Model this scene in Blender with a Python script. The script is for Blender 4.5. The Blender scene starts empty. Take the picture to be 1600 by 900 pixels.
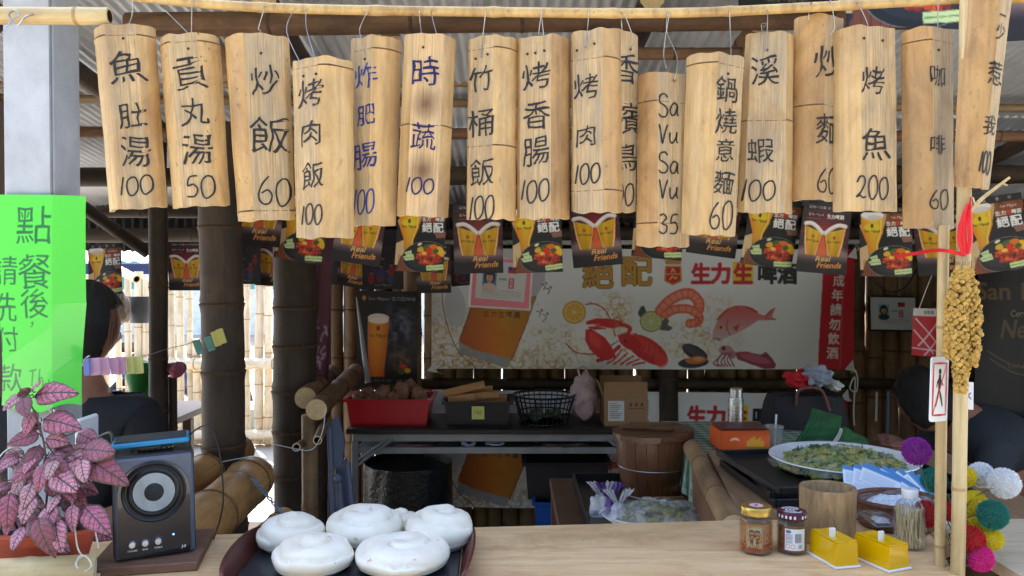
import bpy, bmesh, math, random
import numpy as np
from mathutils import Vector, Matrix, noise as mnoise

SC = bpy.context.scene
COL = SC.collection
R = math.radians
# ------------------------------------------------------------------ camera
F = 1244.0
PITCH = math.atan(20 / F)
CAMZ = 1.5
cam_d = bpy.data.cameras.new('camera'); cam_d.lens = 36 * F / 1600; cam_d.sensor_width = 36
cam_d.clip_start = 0.05; cam_d.clip_end = 2000
cam = bpy.data.objects.new('camera', cam_d); COL.objects.link(cam)
cam.location = (0, 0, CAMZ); cam.rotation_euler = (R(90) - PITCH, 0, 0)
SC.camera = cam
# ------------------------------------------------------------------ world, sun, exposure
SUN_EL, SUN_AZ = R(56), R(-28)      # azimuth clockwise from +Y: high behind the stall, a little to the left
w = bpy.data.worlds.new('World'); SC.world = w; w.use_nodes = True
nt = w.node_tree; bg = nt.nodes['Background']
sky = nt.nodes.new('ShaderNodeTexSky'); sky.sky_type = 'NISHITA'; sky.sun_disc = False
sky.sun_elevation = SUN_EL; sky.sun_rotation = SUN_AZ; sky.dust_density = 3.0; sky.air_density = 1.0; sky.ozone_density = 0.6
nt.links.new(sky.outputs[0], bg.inputs[0]); bg.inputs[1].default_value = 0.15
sl = bpy.data.lights.new('sun', 'SUN'); sl.energy = 3.0; sl.angle = R(1.5); sl.color = (1, .96, .9)
so = bpy.data.objects.new('sun', sl); COL.objects.link(so)
sd = Vector((math.sin(SUN_AZ) * math.cos(SUN_EL), math.cos(SUN_AZ) * math.cos(SUN_EL), math.sin(SUN_EL)))
so.rotation_euler = sd.to_track_quat('Z', 'Y').to_euler(); so.location = sd * 20
SC.view_settings.view_transform = 'Standard'; SC.view_settings.look = 'None'
SC.view_settings.exposure = 2.4; SC.view_settings.gamma = 1
SC.cycles.use_denoising = True
SC.cycles.max_bounces = 8; SC.cycles.diffuse_bounces = 4; SC.cycles.transparent_max_bounces = 12
SC.cycles.caustics_reflective = False; SC.cycles.caustics_refractive = False
SC.cycles.sample_clamp_indirect = 6

# ------------------------------------------------------------------ helpers
def at(px, py, Y):
    """world point seen at photo pixel (px,py) at depth Y"""
    u, v = (px - 800) / F, (450 - py) / F
    dy = math.cos(PITCH) + v * math.sin(PITCH); dz = -math.sin(PITCH) + v * math.cos(PITCH)
    k = Y / dy
    return Vector((u * k, Y, CAMZ + dz * k))
def on(px, py, z):
    u, v = (px - 800) / F, (450 - py) / F
    dy = math.cos(PITCH) + v * math.sin(PITCH); dz = -math.sin(PITCH) + v * math.cos(PITCH)
    k = (z - CAMZ) / dz
    return Vector((u * k, dy * k, z))
def lin(c):
    return tuple((x / 255 / 12.92) if x <= 10.31 else ((x / 255 + .055) / 1.055) ** 2.4 for x in c[:3])
def nlin(a):
    a = np.clip(a, 0, 1)
    return np.where(a <= .04045, a / 12.92, ((a + .055) / 1.055) ** 2.4)

WM = {}
def setp(o, parent, M):
    WM[o.name] = M
    if parent is None: o.matrix_basis = M
    else:
        o.parent = parent; o.matrix_basis = WM[parent.name].inverted() @ M
EN = (('一少惹我', '一少惹我 do not provoke me'), ('魚肚湯', '魚肚湯 fish belly soup'), ('貢丸湯', '貢丸湯 meatball soup'), ('烤肉飯', '烤肉飯 roast meat rice'), ('炒飯', '炒飯 fried rice'), ('炸肥腸', '炸肥腸 fried intestine'), ('時蔬', '時蔬 seasonal greens'),
      ('竹桶飯', '竹桶飯 bamboo tube rice'), ('烤香腸', '烤香腸 grilled sausage'), ('香檳鳥', '香檳鳥 betel bird'), ('鍋燒意麵', '鍋燒意麵 pot noodle'), ('溪蝦', '溪蝦 river shrimp'), ('炒麵', '炒麵 fried noodle'), ('烤魚', '烤魚 grilled fish'), ('咖啡', '咖啡 coffee'), ('烤肉 ', '烤肉 roast meat '))
def tag(o, label=None, cat=None, group=None, kind=None):
    if label:
        for a, b in EN:
            if a in label: label = label.replace(a, b); break
        o['label'] = label
    if cat: o['category'] = cat
    if group: o['group'] = group
    if kind: o['kind'] = kind
    return o
def thing(name, label, cat, loc=(0, 0, 0), rz=0, group=None, M=None):
    o = bpy.data.objects.new(name, None); COL.objects.link(o); o.empty_display_size = .05
    setp(o, None, M if M is not None else Matrix.Translation(Vector(loc)) @ Matrix.Rotation(rz, 4, 'Z'))
    return tag(o, label, cat, group)
def kids(o): return [c for c in o.children]
def dup(root, M, label=None, group=None):
    """copy of a thing with its parts and sub-parts"""
    def cp(o, par):
        c = o.copy(); COL.objects.link(c)
        if par is not None:
            c.parent = par; c.matrix_basis = o.matrix_basis.copy()
        for k in kids(o): cp(k, c)
        return c
    r = cp(root, None); r.matrix_basis = M; WM[r.name] = M
    if label: r['label'] = label
    if group: r['group'] = group
    return r

class MB:
    def __init__(s): s.v = []; s.f = []; s.m = []; s.T = None
    def add(s, vs, fs, mi=0):
        b = len(s.v)
        if s.T is not None: vs = [s.T @ Vector(p) for p in vs]
        s.v += [tuple(p) for p in vs]; s.f += [tuple(b + i for i in f) for f in fs]; s.m += [mi] * len(fs); return s
    def box(s, c, d, M=None, ch=.0, mi=0):
        """box centred at c, full size d, chamfered edges"""
        hx, hy, hz = d[0] / 2, d[1] / 2, d[2] / 2
        ch = min(ch, hx * .9, hy * .9, hz * .9)
        c = Vector(c)
        if ch <= 0:
            vs = [Vector((x * hx, y * hy, z * hz)) for x in (-1, 1) for y in (-1, 1) for z in (-1, 1)]
            fs = [(0, 1, 3, 2), (4, 6, 7, 5), (0, 4, 5, 1), (2, 3, 7, 6), (0, 2, 6, 4), (1, 5, 7, 3)]
        else:
            vs = []; idx = {}
            for x in (-1, 1):
                for y in (-1, 1):
                    for z in (-1, 1):
                        for a in range(3):
                            h = [hx - ch, hy - ch, hz - ch]; h[a] += ch
                            idx[(x, y, z, a)] = len(vs); vs.append(Vector((x * h[0], y * h[1], z * h[2])))
            fs = []
            for sg in (-1, 1):
                q = [(-1, -1), (1, -1), (1, 1), (-1, 1)]
                if sg < 0: q = q[::-1]
                fs.append([idx[(sg, a, b, 0)] for a, b in q]); fs.append([idx[(b, sg, a, 1)] for a, b in q]); fs.append([idx[(a, b, sg, 2)] for a, b in q])
            for a in (-1, 1):
                for b in (-1, 1):
                    fl = a * b < 0
                    for e in ([idx[(a, b, -1, 0)], idx[(a, b, -1, 1)], idx[(a, b, 1, 1)], idx[(a, b, 1, 0)]],
                              [idx[(-1, a, b, 1)], idx[(-1, a, b, 2)], idx[(1, a, b, 2)], idx[(1, a, b, 1)]],
                              [idx[(b, -1, a, 2)], idx[(b, -1, a, 0)], idx[(b, 1, a, 0)], idx[(b, 1, a, 2)]]):
                        fs.append(e if fl else e[::-1])
            for x in (-1, 1):
                for y in (-1, 1):
                    for z in (-1, 1):
                        t = [idx[(x, y, z, k)] for k in range(3)]
                        fs.append(t if x * y * z > 0 else t[::-1])
        if M is not None: vs = [M @ p for p in vs]
        return s.add([p + c for p in vs], fs, mi)
    def tube(s, pts, rad, n=8, caps=True, mi=0, closed=False):
        pts = [Vector(p) for p in pts]; k = len(pts)
        rad = list(rad) + [rad[-1]] * k if hasattr(rad, '__len__') else [rad] * k
        vs = []; fs = []; prev = None
        for i, p in enumerate(pts):
            if closed: t = pts[(i + 1) % k] - pts[i - 1]
            else: t = pts[min(i + 1, k - 1)] - pts[max(i - 1, 0)]
            t = t.normalized() if t.length > 1e-9 else Vector((0, 0, 1))
            if prev is None:
                a = Vector((1, 0, 0)) if abs(t.x) < .8 else Vector((0, 1, 0)); u = (a - t * a.dot(t)).normalized()
            else: u = (prev - t * prev.dot(t)); u = u.normalized() if u.length > 1e-6 else Vector((1, 0, 0))
            prev = u; v = t.cross(u)
            for j in range(n):
                a = 2 * math.pi * j / n; vs.append(p + (u * math.cos(a) + v * math.sin(a)) * rad[i])
        for i in range(k if closed else k - 1):
            for j in range(n):
                a, b = i * n + j, i * n + (j + 1) % n; c = ((i + 1) % k) * n
                fs.append((a, b, c + (j + 1) % n, c + j))
        if caps and not closed: fs.append(tuple(range(n))[::-1]); fs.append(tuple((k - 1) * n + j for j in range(n)))
        return s.add(vs, fs, mi)
    def lathe(s, prof, n=24, c=(0, 0, 0), mi=0, M=None, sx=1, sy=1, wob=0):
        vs = []; fs = []; mis = mi
        for r_, z in prof:
            for j in range(n):
                a = 2 * math.pi * j / n; q = 1 + (wob * mnoise.noise((math.cos(a) * 2, math.sin(a) * 2, z * 20)) if wob else 0)
                p = Vector((r_ * q * math.cos(a) * sx, r_ * q * math.sin(a) * sy, z))
                vs.append((M @ p if M is not None else p) + Vector(c))
        k = len(prof)
        for i in range(k - 1):
            for j in range(n): fs.append((i * n + j, i * n + (j + 1) % n, (i + 1) * n + (j + 1) % n, (i + 1) * n + j))
        if prof[0][0] > 1e-5 and not (k == 2 and prof[1][0] < 1e-5): fs.append(tuple(range(n))[::-1])
        if prof[-1][0] > 1e-5: fs.append(tuple((k - 1) * n + j for j in range(n)))
        return s.add(vs, fs, mi)
    def sph(s, c, r_, n=12, k=8, sc=(1, 1, 1), mi=0, wob=0, seed=0, fr=2.):
        vs = []; fs = []; c = Vector(c)
        vs.append(Vector((0, 0, -1)))
        for i in range(1, k):
            ph = -math.pi / 2 + math.pi * i / k
            for j in range(n):
                a = 2 * math.pi * j / n; vs.append(Vector((math.cos(ph) * math.cos(a), math.cos(ph) * math.sin(a), math.sin(ph))))
        vs.append(Vector((0, 0, 1)))
        for j in range(n): fs.append((0, 1 + (j + 1) % n, 1 + j))
        for i in range(k - 2):
            for j in range(n): a = 1 + i * n; fs.append((a + j, a + (j + 1) % n, a + n + (j + 1) % n, a + n + j))
        L = len(vs) - 1; a = 1 + (k - 2) * n
        for j in range(n): fs.append((a + j, a + (j + 1) % n, L))
        out = []
        for p in vs:
            q = 1 + (wob * mnoise.noise(p * fr + Vector((seed * 7.3, seed, 0))) if wob else 0)
            out.append(c + Vector((p.x * sc[0], p.y * sc[1], p.z * sc[2])) * r_ * q)
        return s.add(out, fs, mi)
    def grid(s, fn, nu, nv, mi=0):
        vs = [fn(i / nu, j / nv) for j in range(nv + 1) for i in range(nu + 1)]
        fs = [(j * (nu + 1) + i, j * (nu + 1) + i + 1, (j + 1) * (nu + 1) + i + 1, (j + 1) * (nu + 1) + i) for j in range(nv) for i in range(nu)]
        return s.add(vs, fs, mi)
    def prism(s, poly, z0, z1, mi=0):
        n = len(poly); vs = [(x, y, z0) for x, y in poly] + [(x, y, z1) for x, y in poly]
        fs = [tuple(range(n))[::-1], tuple(range(n, 2 * n))] + [(i, (i + 1) % n, n + (i + 1) % n, n + i) for i in range(n)]
        return s.add(vs, fs, mi)

def mesh_of(name, mb, mats, angle=35, inv=None):
    me = bpy.data.meshes.new(name)
    vs = mb.v if inv is None else [tuple(inv @ Vector(p)) for p in mb.v]
    me.from_pydata(vs, [], mb.f)
    if not isinstance(mats, (list, tuple)): mats = [mats]
    for m in mats: me.materials.append(m)
    if len(mats) > 1: me.polygons.foreach_set('material_index', mb.m)
    me.polygons.foreach_set('use_smooth', [True] * len(mb.f))
    me.set_sharp_from_angle(angle=R(angle)); me.update()
    return me
def obj(name, mb, mats, parent=None, M=None, label=None, cat=None, group=None, kind=None, angle=35):
    """one mesh object; geometry in world coordinates, or in the frame M when M is given"""
    if M is None:
        a = np.array(mb.v); lo, hi = a.min(0), a.max(0); c = (lo + hi) / 2
        if parent is None: c[2] = lo[2]
        M = Matrix.Translation(Vector(c)); inv = M.inverted()
    else: inv = None
    me = mesh_of(name, mb, mats, angle, inv)
    o = bpy.data.objects.new(name, me); COL.objects.link(o); setp(o, parent, M)
    return tag(o, label, cat, group, kind)
def inst(name, me, parent, M, **k):
    o = bpy.data.objects.new(name, me); COL.objects.link(o); setp(o, parent, M); return tag(o, **k)
def frame(p0, p1, up=(0, 1, 0)):
    z = (Vector(p1) - Vector(p0)).normalized(); a = Vector(up)
    if abs(a.dot(z)) > .95: a = Vector((1, 0, 0))
    x = a.cross(z).normalized(); y = z.cross(x)
    M = Matrix((x, y, z)).transposed().to_4x4(); M.translation = Vector(p0); return M
def T(*a): return Matrix.Translation(Vector(a[0] if len(a) == 1 else a))
def smooth_path(pts, n=6, closed=False):
    P = [Vector(p) for p in pts]; out = []; k = len(P)
    for i in range(k if closed else k - 1):
        if closed: p0, p1, p2, p3 = P[i - 1], P[i], P[(i + 1) % k], P[(i + 2) % k]
        else: p0, p1, p2, p3 = P[max(i - 1, 0)], P[i], P[i + 1], P[min(i + 2, k - 1)]
        for j in range(n):
            t = j / n
            out.append(.5 * ((2 * p1) + (p2 - p0) * t + (2 * p0 - 5 * p1 + 4 * p2 - p3) * t * t + (3 * p1 - p0 - 3 * p2 + p3) * t ** 3))
    if not closed: out.append(P[-1])
    return out

# ------------------------------------------------------------------ materials
MATS = {}
def _base(name):
    m = bpy.data.materials.new(name); m.use_nodes = True; n = m.node_tree.nodes
    return m, m.node_tree, n['Principled BSDF']
def N(nt, typ, **kw):
    n = nt.nodes.new(typ)
    for k, v in kw.items(): setattr(n, k, v)
    return n
def coords(nt, scale=(1, 1, 1), src='Object', rnd=True):
    tc = N(nt, 'ShaderNodeTexCoord'); mp = N(nt, 'ShaderNodeMapping'); mp.inputs['Scale'].default_value = scale
    nt.links.new(tc.outputs[src], mp.inputs[0])
    if rnd:
        oi = N(nt, 'ShaderNodeObjectInfo'); mu = N(nt, 'ShaderNodeMath', operation='MULTIPLY'); mu.inputs[1].default_value = 37.
        nt.links.new(oi.outputs['Random'], mu.inputs[0]); nt.links.new(mu.outputs[0], mp.inputs['Location'])
    return mp.outputs[0]
def noise_tex(nt, vec, scale, detail=4, rough=.6, dist=0):
    n = N(nt, 'ShaderNodeTexNoise'); n.inputs['Scale'].default_value = scale; n.inputs['Detail'].default_value = detail
    n.inputs['Roughness'].default_value = rough; n.inputs['Distortion'].default_value = dist
    nt.links.new(vec, n.inputs['Vector']); return n.outputs['Fac']
def ramp(nt, fac, stops):
    r_ = N(nt, 'ShaderNodeValToRGB'); e = r_.color_ramp.elements
    while len(e) < len(stops): e.new(.5)
    for i, (p, c) in enumerate(stops): e[i].position = p; e[i].color = (*c, 1) if len(c) == 3 else c
    nt.links.new(fac, r_.inputs[0]); return r_.outputs[0]
def mixc(nt, fac, a, b, mode='MIX'):
    m = N(nt, 'ShaderNodeMix', data_type='RGBA', blend_type=mode)
    for s_, v in ((m.inputs[0], fac), (m.inputs[6], a), (m.inputs[7], b)):
        if isinstance(v, (int, float)): s_.default_value = v
        elif isinstance(v, tuple): s_.default_value = (*v[:3], 1)
        else: nt.links.new(v, s_)
    return m.outputs[2]
def bump(nt, b, h, strength=.3, dist=.002):
    bp = N(nt, 'ShaderNodeBump'); bp.inputs['Strength'].default_value = strength; bp.inputs['Distance'].default_value = dist
    nt.links.new(h, bp.inputs['Height']); nt.links.new(bp.outputs[0], b.inputs['Normal'])
def mat(name, col, rough=.6, metal=0, var=.15, scale=12., st=(1, 1, 1), bmp=.15, bd=.002, coat=0, trans=0, ior=1.45, sss=0, alpha=1, emit=0, sheen=0, hue=None):
    """general surface: colour with blotchy variation, fine relief"""
    if name in MATS: return MATS[name]
    m, nt, b = _base(name); c = lin(col)
    v = coords(nt, st); f1 = noise_tex(nt, v, scale, 5, .65)
    lo = tuple(x * (1 - var) for x in c); hi = tuple(min(1, x * (1 + var)) for x in c)
    if hue: lo = lin(hue)
    nt.links.new(ramp(nt, f1, [(.3, lo), (.7, hi)]), b.inputs['Base Color'])
    b.inputs['Metallic'].default_value = metal
    rr = N(nt, 'ShaderNodeMapRange'); rr.inputs['To Min'].default_value = max(0.02, rough - .12); rr.inputs['To Max'].default_value = min(1, rough + .1)
    nt.links.new(f1, rr.inputs[0]); nt.links.new(rr.outputs[0], b.inputs['Roughness'])
    if bmp: bump(nt, b, noise_tex(nt, v, scale * 5, 4), bmp, bd)
    b.inputs['Coat Weight'].default_value = coat; b.inputs['Transmission Weight'].default_value = trans; b.inputs['IOR'].default_value = ior
    if sss: b.inputs['Subsurface Weight'].default_value = sss; b.inputs['Subsurface Radius'].default_value = (.02, .012, .008); b.inputs['Subsurface Scale'].default_value = .5
    b.inputs['Alpha'].default_value = alpha
    if sheen: b.inputs['Sheen Weight'].default_value = sheen
    if emit: b.inputs['Emission Color'].default_value = (*c, 1); b.inputs['Emission Strength'].default_value = emit
    MATS[name] = m; return m
def mat_bamboo(name, c1, c2, c3, rough=.45, vv=.25, spots=0.):
    """bamboo culm, grain along local z, weathered blotches, each object a little different"""
    m, nt, b = _base(name)
    g = noise_tex(nt, coords(nt, (90, 90, 2.5)), 1., 4, .6)
    bl = noise_tex(nt, coords(nt, (5, 5, 2.2)), 1.6, 5, .7, .6)
    base = ramp(nt, bl, [(.3, lin(c2)), (.55, lin(c1)), (.8, lin(c3))])
    grain = ramp(nt, g, [(.25, (.62, .58, .52)), (.5, (1, 1, 1)), (.8, (1.12, 1.1, 1.05))])
    c = mixc(nt, .8, base, grain, 'MULTIPLY')
    if name.startswith('board'):
        wz = noise_tex(nt, coords(nt, (16, 16, 5)), 1., 6, .75, .5); c = mixc(nt, ramp(nt, wz, [(.46, (0, 0, 0)), (.7, (.55, .55, .55))]), c, lin((150, 128, 100)))
        wz = noise_tex(nt, coords(nt, (30, 30, 12)), 1.3, 5, .7, .5); c = mixc(nt, ramp(nt, wz, [(.6, (0, 0, 0)), (.78, (.6, .6, .6))]), c, lin((112, 78, 46)))
    if spots:
        sp = noise_tex(nt, coords(nt, (60, 60, 30)), 2.2, 3, .7)
        c = mixc(nt, ramp(nt, sp, [(.62, (0, 0, 0)), (.70, (spots, spots, spots))]), c, lin((70, 50, 30)))
    oi = N(nt, 'ShaderNodeObjectInfo'); mr = N(nt, 'ShaderNodeMapRange'); mr.inputs['To Min'].default_value = 1 - vv; mr.inputs['To Max'].default_value = 1 + vv * .6
    nt.links.new(oi.outputs['Random'], mr.inputs[0])
    vm = N(nt, 'ShaderNodeVectorMath', operation='SCALE'); nt.links.new(c, vm.inputs[0]); nt.links.new(mr.outputs[0], vm.inputs['Scale'])
    nt.links.new(vm.outputs[0], b.inputs['Base Color'])
    rr = N(nt, 'ShaderNodeMapRange'); rr.inputs['To Min'].default_value = rough - .1; rr.inputs['To Max'].default_value = rough + .25
    nt.links.new(bl, rr.inputs[0]); nt.links.new(rr.outputs[0], b.inputs['Roughness'])
    bump(nt, b, g, .35, .0015); MATS[name] = m; return m
def mat_planed(name, c1, c2, grey, burns=(), bc=(90, 55, 30)):
    """planed bamboo flesh: fine vertical fibres, grey weather stain, optional burn marks (x,z,r in metres)"""
    m, nt, b = _base(name)
    g = noise_tex(nt, coords(nt, (260, 260, 5)), 1., 4, .7)
    s_ = noise_tex(nt, coords(nt, (22, 22, 9)), 1., 5, .65, .4)
    base = ramp(nt, g, [(.3, lin(c2)), (.6, lin(c1))])
    c = mixc(nt, ramp(nt, s_, [(.42, (0, 0, 0)), (.66, (.62, .62, .62))]), base, lin(grey))
    fib = noise_tex(nt, coords(nt, (500, 500, 14)), 1., 2, .6)
    c = mixc(nt, .9, c, ramp(nt, fib, [(.3, (.66, .63, .6)), (.48, (1, 1, 1))]), 'MULTIPLY')
    for x, z, r_ in burns:
        tc = N(nt, 'ShaderNodeTexCoord'); d = N(nt, 'ShaderNodeVectorMath', operation='DISTANCE')
        mp = N(nt, 'ShaderNodeMapping'); mp.inputs['Scale'].default_value = (1, 0, .8)
        nt.links.new(tc.outputs['Object'], mp.inputs[0]); nt.links.new(mp.outputs[0], d.inputs[0]); d.inputs[1].default_value = (x, 0, z * .8)
        c = mixc(nt, ramp(nt, d.outputs['Value'], [(r_ * .15, (.85, .85, .85)), (r_, (0, 0, 0))]), c, lin(bc))
    sm = noise_tex(nt, coords(nt, (14, 14, 7)), 1., 6, .75, .8)
    c = mixc(nt, ramp(nt, sm, [(.5, (0, 0, 0)), (.72, (.6, .6, .6))]), c, lin((150, 116, 76)))
    nt.links.new(c, b.inputs['Base Color']); b.inputs['Roughness'].default_value = .7
    bump(nt, b, g, .5, .001); MATS[name] = m; return m
def mat_wood(name, c1, c2, c3, st=(3, 40, 40), rough=.55, scale=1., coat=0, bmp=.3, stain=None):
    m, nt, b = _base(name)
    st = tuple(x * 2.4 for x in st); g = noise_tex(nt, coords(nt, st), scale, 7, .7, .6)
    big = noise_tex(nt, coords(nt, tuple(max(1, x * .12) for x in st)), scale * 1.3, 4, .6)
    base = ramp(nt, g, [(.25, lin(c2)), (.5, lin(c1)), (.75, lin(c3))])
    c = mixc(nt, ramp(nt, big, [(.35, (0, 0, 0)), (.7, (.45, .45, .45))]), base, lin(c2))
    if stain:
        s1 = noise_tex(nt, coords(nt, (5, 9, 9)), 1., 6, .7, .6); c = mixc(nt, ramp(nt, s1, [(.48, (0, 0, 0)), (.66, (.55, .55, .55))]), c, lin(stain))
        s2 = noise_tex(nt, coords(nt, (70, 90, 90)), 1., 3, .6); c = mixc(nt, ramp(nt, s2, [(.70, (0, 0, 0)), (.76, (.6, .6, .6))]), c, lin((96, 66, 44)))
        s3 = noise_tex(nt, coords(nt, (3, 160, 160)), 1., 3, .5); c = mixc(nt, ramp(nt, s3, [(.66, (0, 0, 0)), (.70, (.35, .35, .35))]), c, lin((120, 88, 60)))
    nt.links.new(c, b.inputs['Base Color'])
    rr = N(nt, 'ShaderNodeMapRange'); rr.inputs['To Min'].default_value = rough - .1; rr.inputs['To Max'].default_value = rough + .2
    nt.links.new(g, rr.inputs[0]); nt.links.new(rr.outputs[0], b.inputs['Roughness'])
    b.inputs['Coat Weight'].default_value = coat
    bump(nt, b, g, bmp, .001); MATS[name] = m; return m
def mat_print(name, rough=.55, coat=0.):
    """flat print: the colours come from the mesh's own colour attribute"""
    if name in MATS: return MATS[name]
    m, nt, b = _base(name); a = N(nt, 'ShaderNodeVertexColor', layer_name='print')
    nt.links.new(a.outputs[0], b.inputs['Base Color']); b.inputs['Roughness'].default_value = rough; b.inputs['Coat Weight'].default_value = coat
    bump(nt, b, noise_tex(nt, coords(nt), 9, 3), .1, .004)
    MATS[name] = m; return m
def mat_clear(name, col=(235, 242, 242), alpha=.16, rough=.05):
    """thin clear wall: mostly see-through, with its own sharp reflections"""
    if name in MATS: return MATS[name]
    m, nt, b = _base(name); tr = N(nt, 'ShaderNodeBsdfTransparent'); tr.inputs[0].default_value = (*lin(col), 1); gl = N(nt, 'ShaderNodeBsdfGlossy'); gl.inputs['Roughness'].default_value = rough
    lw = N(nt, 'ShaderNodeLayerWeight'); lw.inputs[0].default_value = .5; pw = N(nt, 'ShaderNodeMath', operation='POWER'); pw.inputs[1].default_value = 3.; nt.links.new(lw.outputs['Facing'], pw.inputs[0]); fr = N(nt, 'ShaderNodeMath', operation='MULTIPLY_ADD'); fr.inputs[1].default_value = .7; fr.inputs[2].default_value = .05; nt.links.new(pw.outputs[0], fr.inputs[0]); mx = N(nt, 'ShaderNodeMixShader'); nt.links.new(fr.outputs[0], mx.inputs[0]); nt.links.new(tr.outputs[0], mx.inputs[1]); nt.links.new(gl.outputs[0], mx.inputs[2])
    m2 = N(nt, 'ShaderNodeMixShader'); m2.inputs[0].default_value = alpha; b.inputs['Base Color'].default_value = (*lin(col), 1); b.inputs['Roughness'].default_value = .25
    nt.links.new(mx.outputs[0], m2.inputs[1]); nt.links.new(b.outputs[0], m2.inputs[2]); nt.links.new(m2.outputs[0], nt.nodes['Material Output'].inputs[0]); MATS[name] = m; return m
def mat_film(name, col=(240, 245, 250), alpha=.25, rough=.12, crink=40.):
    if name in MATS: return MATS[name]
    m, nt, b = _base(name); b.inputs['Base Color'].default_value = (*lin(col), 1); b.inputs['Roughness'].default_value = rough
    n = noise_tex(nt, coords(nt), crink, 4, .6, 1.)
    mr = N(nt, 'ShaderNodeMapRange'); mr.inputs['From Min'].default_value = .45; mr.inputs['From Max'].default_value = .75
    mr.inputs['To Min'].default_value = alpha * .5; mr.inputs['To Max'].default_value = min(1, alpha * 2.4)
    nt.links.new(n, mr.inputs[0]); nt.links.new(mr.outputs[0], b.inputs['Alpha']); bump(nt, b, n, .9, .004)
    b.inputs['Specular IOR Level'].default_value = .9
    MATS[name] = m; return m

# ------------------------------------------------------------------ lettering
_g = {}
def glyph(s, off=0.0, cuts=0, italic=0):
    """triangulated outline of a string in the built-in font, centred, height 1 for its own box"""
    k = (s, off, cuts, italic)
    if k in _g: return _g[k]
    c = bpy.data.curves.new('t', 'FONT'); c.body = s; c.resolution_u = 3; c.offset = off
    o = bpy.data.objects.new('t', c); COL.objects.link(o)
    me = bpy.data.meshes.new_from_object(o.evaluated_get(bpy.context.evaluated_depsgraph_get()))
    bpy.data.objects.remove(o); bpy.data.curves.remove(c)
    if cuts:
        bm = bmesh.new(); bm.from_mesh(me); bmesh.ops.subdivide_edges(bm, edges=bm.edges[:], cuts=cuts, use_grid_fill=True)
        bmesh.ops.triangulate(bm, faces=bm.faces[:]); bm.to_mesh(me); bm.free()
    v = np.array([(p.co.x, p.co.y) for p in me.vertices]); t = [tuple(p.vertices) for p in me.polygons]
    bpy.data.meshes.remove(me)
    lo, hi = v.min(0), v.max(0); v = v - (lo + hi) / 2; h = hi - lo
    if italic: v[:, 0] += v[:, 1] * italic
    _g[k] = (v, t, h); return _g[k]
ST = {'0': [[(.5, 1), (.1, .8), (0, .45), (.2, .05), (.55, 0), (.95, .25), (1, .65), (.8, .95), (.45, .98)]],
      '1': [[(.75, 1), (.5, .5), (.3, 0)]],
      '2': [[(0, .72), (.25, 1), (.7, .97), (.8, .7), (.4, .3), (0, .05), (.3, .1), (.6, 0), (1, .06)]],
      '3': [[(.05, .9), (.45, 1), (.85, .8), (.35, .52), (.9, .4), (.85, .1), (.45, 0), (0, .12)]],
      '5': [[(.95, 1), (.3, .95), (.15, .55), (.6, .6), (.95, .35), (.7, .03), (.05, .03)]],
      '6': [[(.75, 1), (.25, .7), (0, .3), (.25, .02), (.75, .02), (.95, .3), (.65, .5), (.2, .38)]],
      'S': [[(.95, .85), (.6, 1), (.1, .9), (.1, .62), (.6, .5), (1, .3), (.8, .03), (.3, 0), (0, .12)]],
      'a': [[(.85, .5), (.4, .58), (.05, .3), (.2, .02), (.6, .08), (.85, .5), (.85, .1), (1, 0)]],
      'V': [[(0, 1), (.25, .5), (.45, 0), (.7, .55), (1, 1)]],
      'u': [[(.05, .55), (.1, .1), (.4, 0), (.8, .3), (.9, .58), (.85, .2), (1, 0)]],
      'T': [[(0, .9), (1, 1)], [(.5, .95), (.35, 0)]], 'h': [[(.3, 1), (.1, 0)], [(.15, .3), (.5, .5), (.75, .35), (.8, 0)]],
      'n': [[(.15, .55), (.1, 0)], [(.12, .35), (.5, .55), (.8, .4), (.85, 0)]], 'k': [[(.2, 1), (.1, 0)], [(.8, .6), (.15, .3), (.8, 0)]],
      's': [[(.8, .5), (.3, .55), (.3, .35), (.75, .2), (.5, 0), (.05, .05)]],
      '-': [[(0, .5), (1, .45)]]}
def strokes(s, cx, cz, w, h, seed=0, adv=1.25):
    """hand-written characters as smoothed polylines, box centred on (cx,cz)"""
    rr = random.Random(seed); n = len(s); out = []
    ws = [(.55 if c == '1' else 1) for c in s]; tot = sum(ws) * adv - (adv - 1); x = 0
    for c, cw in zip(s, ws):
        sc = 1 + rr.uniform(-.08, .08); dz = rr.uniform(-.05, .05)
        grp = []; out.append(grp)
        for st in ST[c]:
            P = [Vector((cx + ((x + px * cw) / tot - .5) * w + .1 * (py - .5) * h * .4, 0, cz + ((py - .5) * sc + dz) * h)) for px, py in st]
            grp.append(smooth_path(P, 5))
        x += cw * adv
    return out
def ribbon(mb, path, wd, yf, seed=0):
    k = len(path); vs = []; fs = []; L = []
    for i, p in enumerate(path):
        t = path[min(i + 1, k - 1)] - path[max(i - 1, 0)]; t = t.normalized() if t.length > 1e-9 else Vector((1, 0, 0))
        nn = Vector((-t.z, 0, t.x)); q = wd / 2 * (1 + .3 * mnoise.noise((i * .35, seed, 0)))
        if i in (0, k - 1): q *= .55
        for sg in (-1, 1):
            v = p + nn * q * sg; vs.append((v.x, yf(v.x, v.z), v.z))
    fs = [(2 * i, 2 * i + 2, 2 * i + 3, 2 * i + 1) for i in range(k - 1)]
    mb.add(vs, fs)
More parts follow.
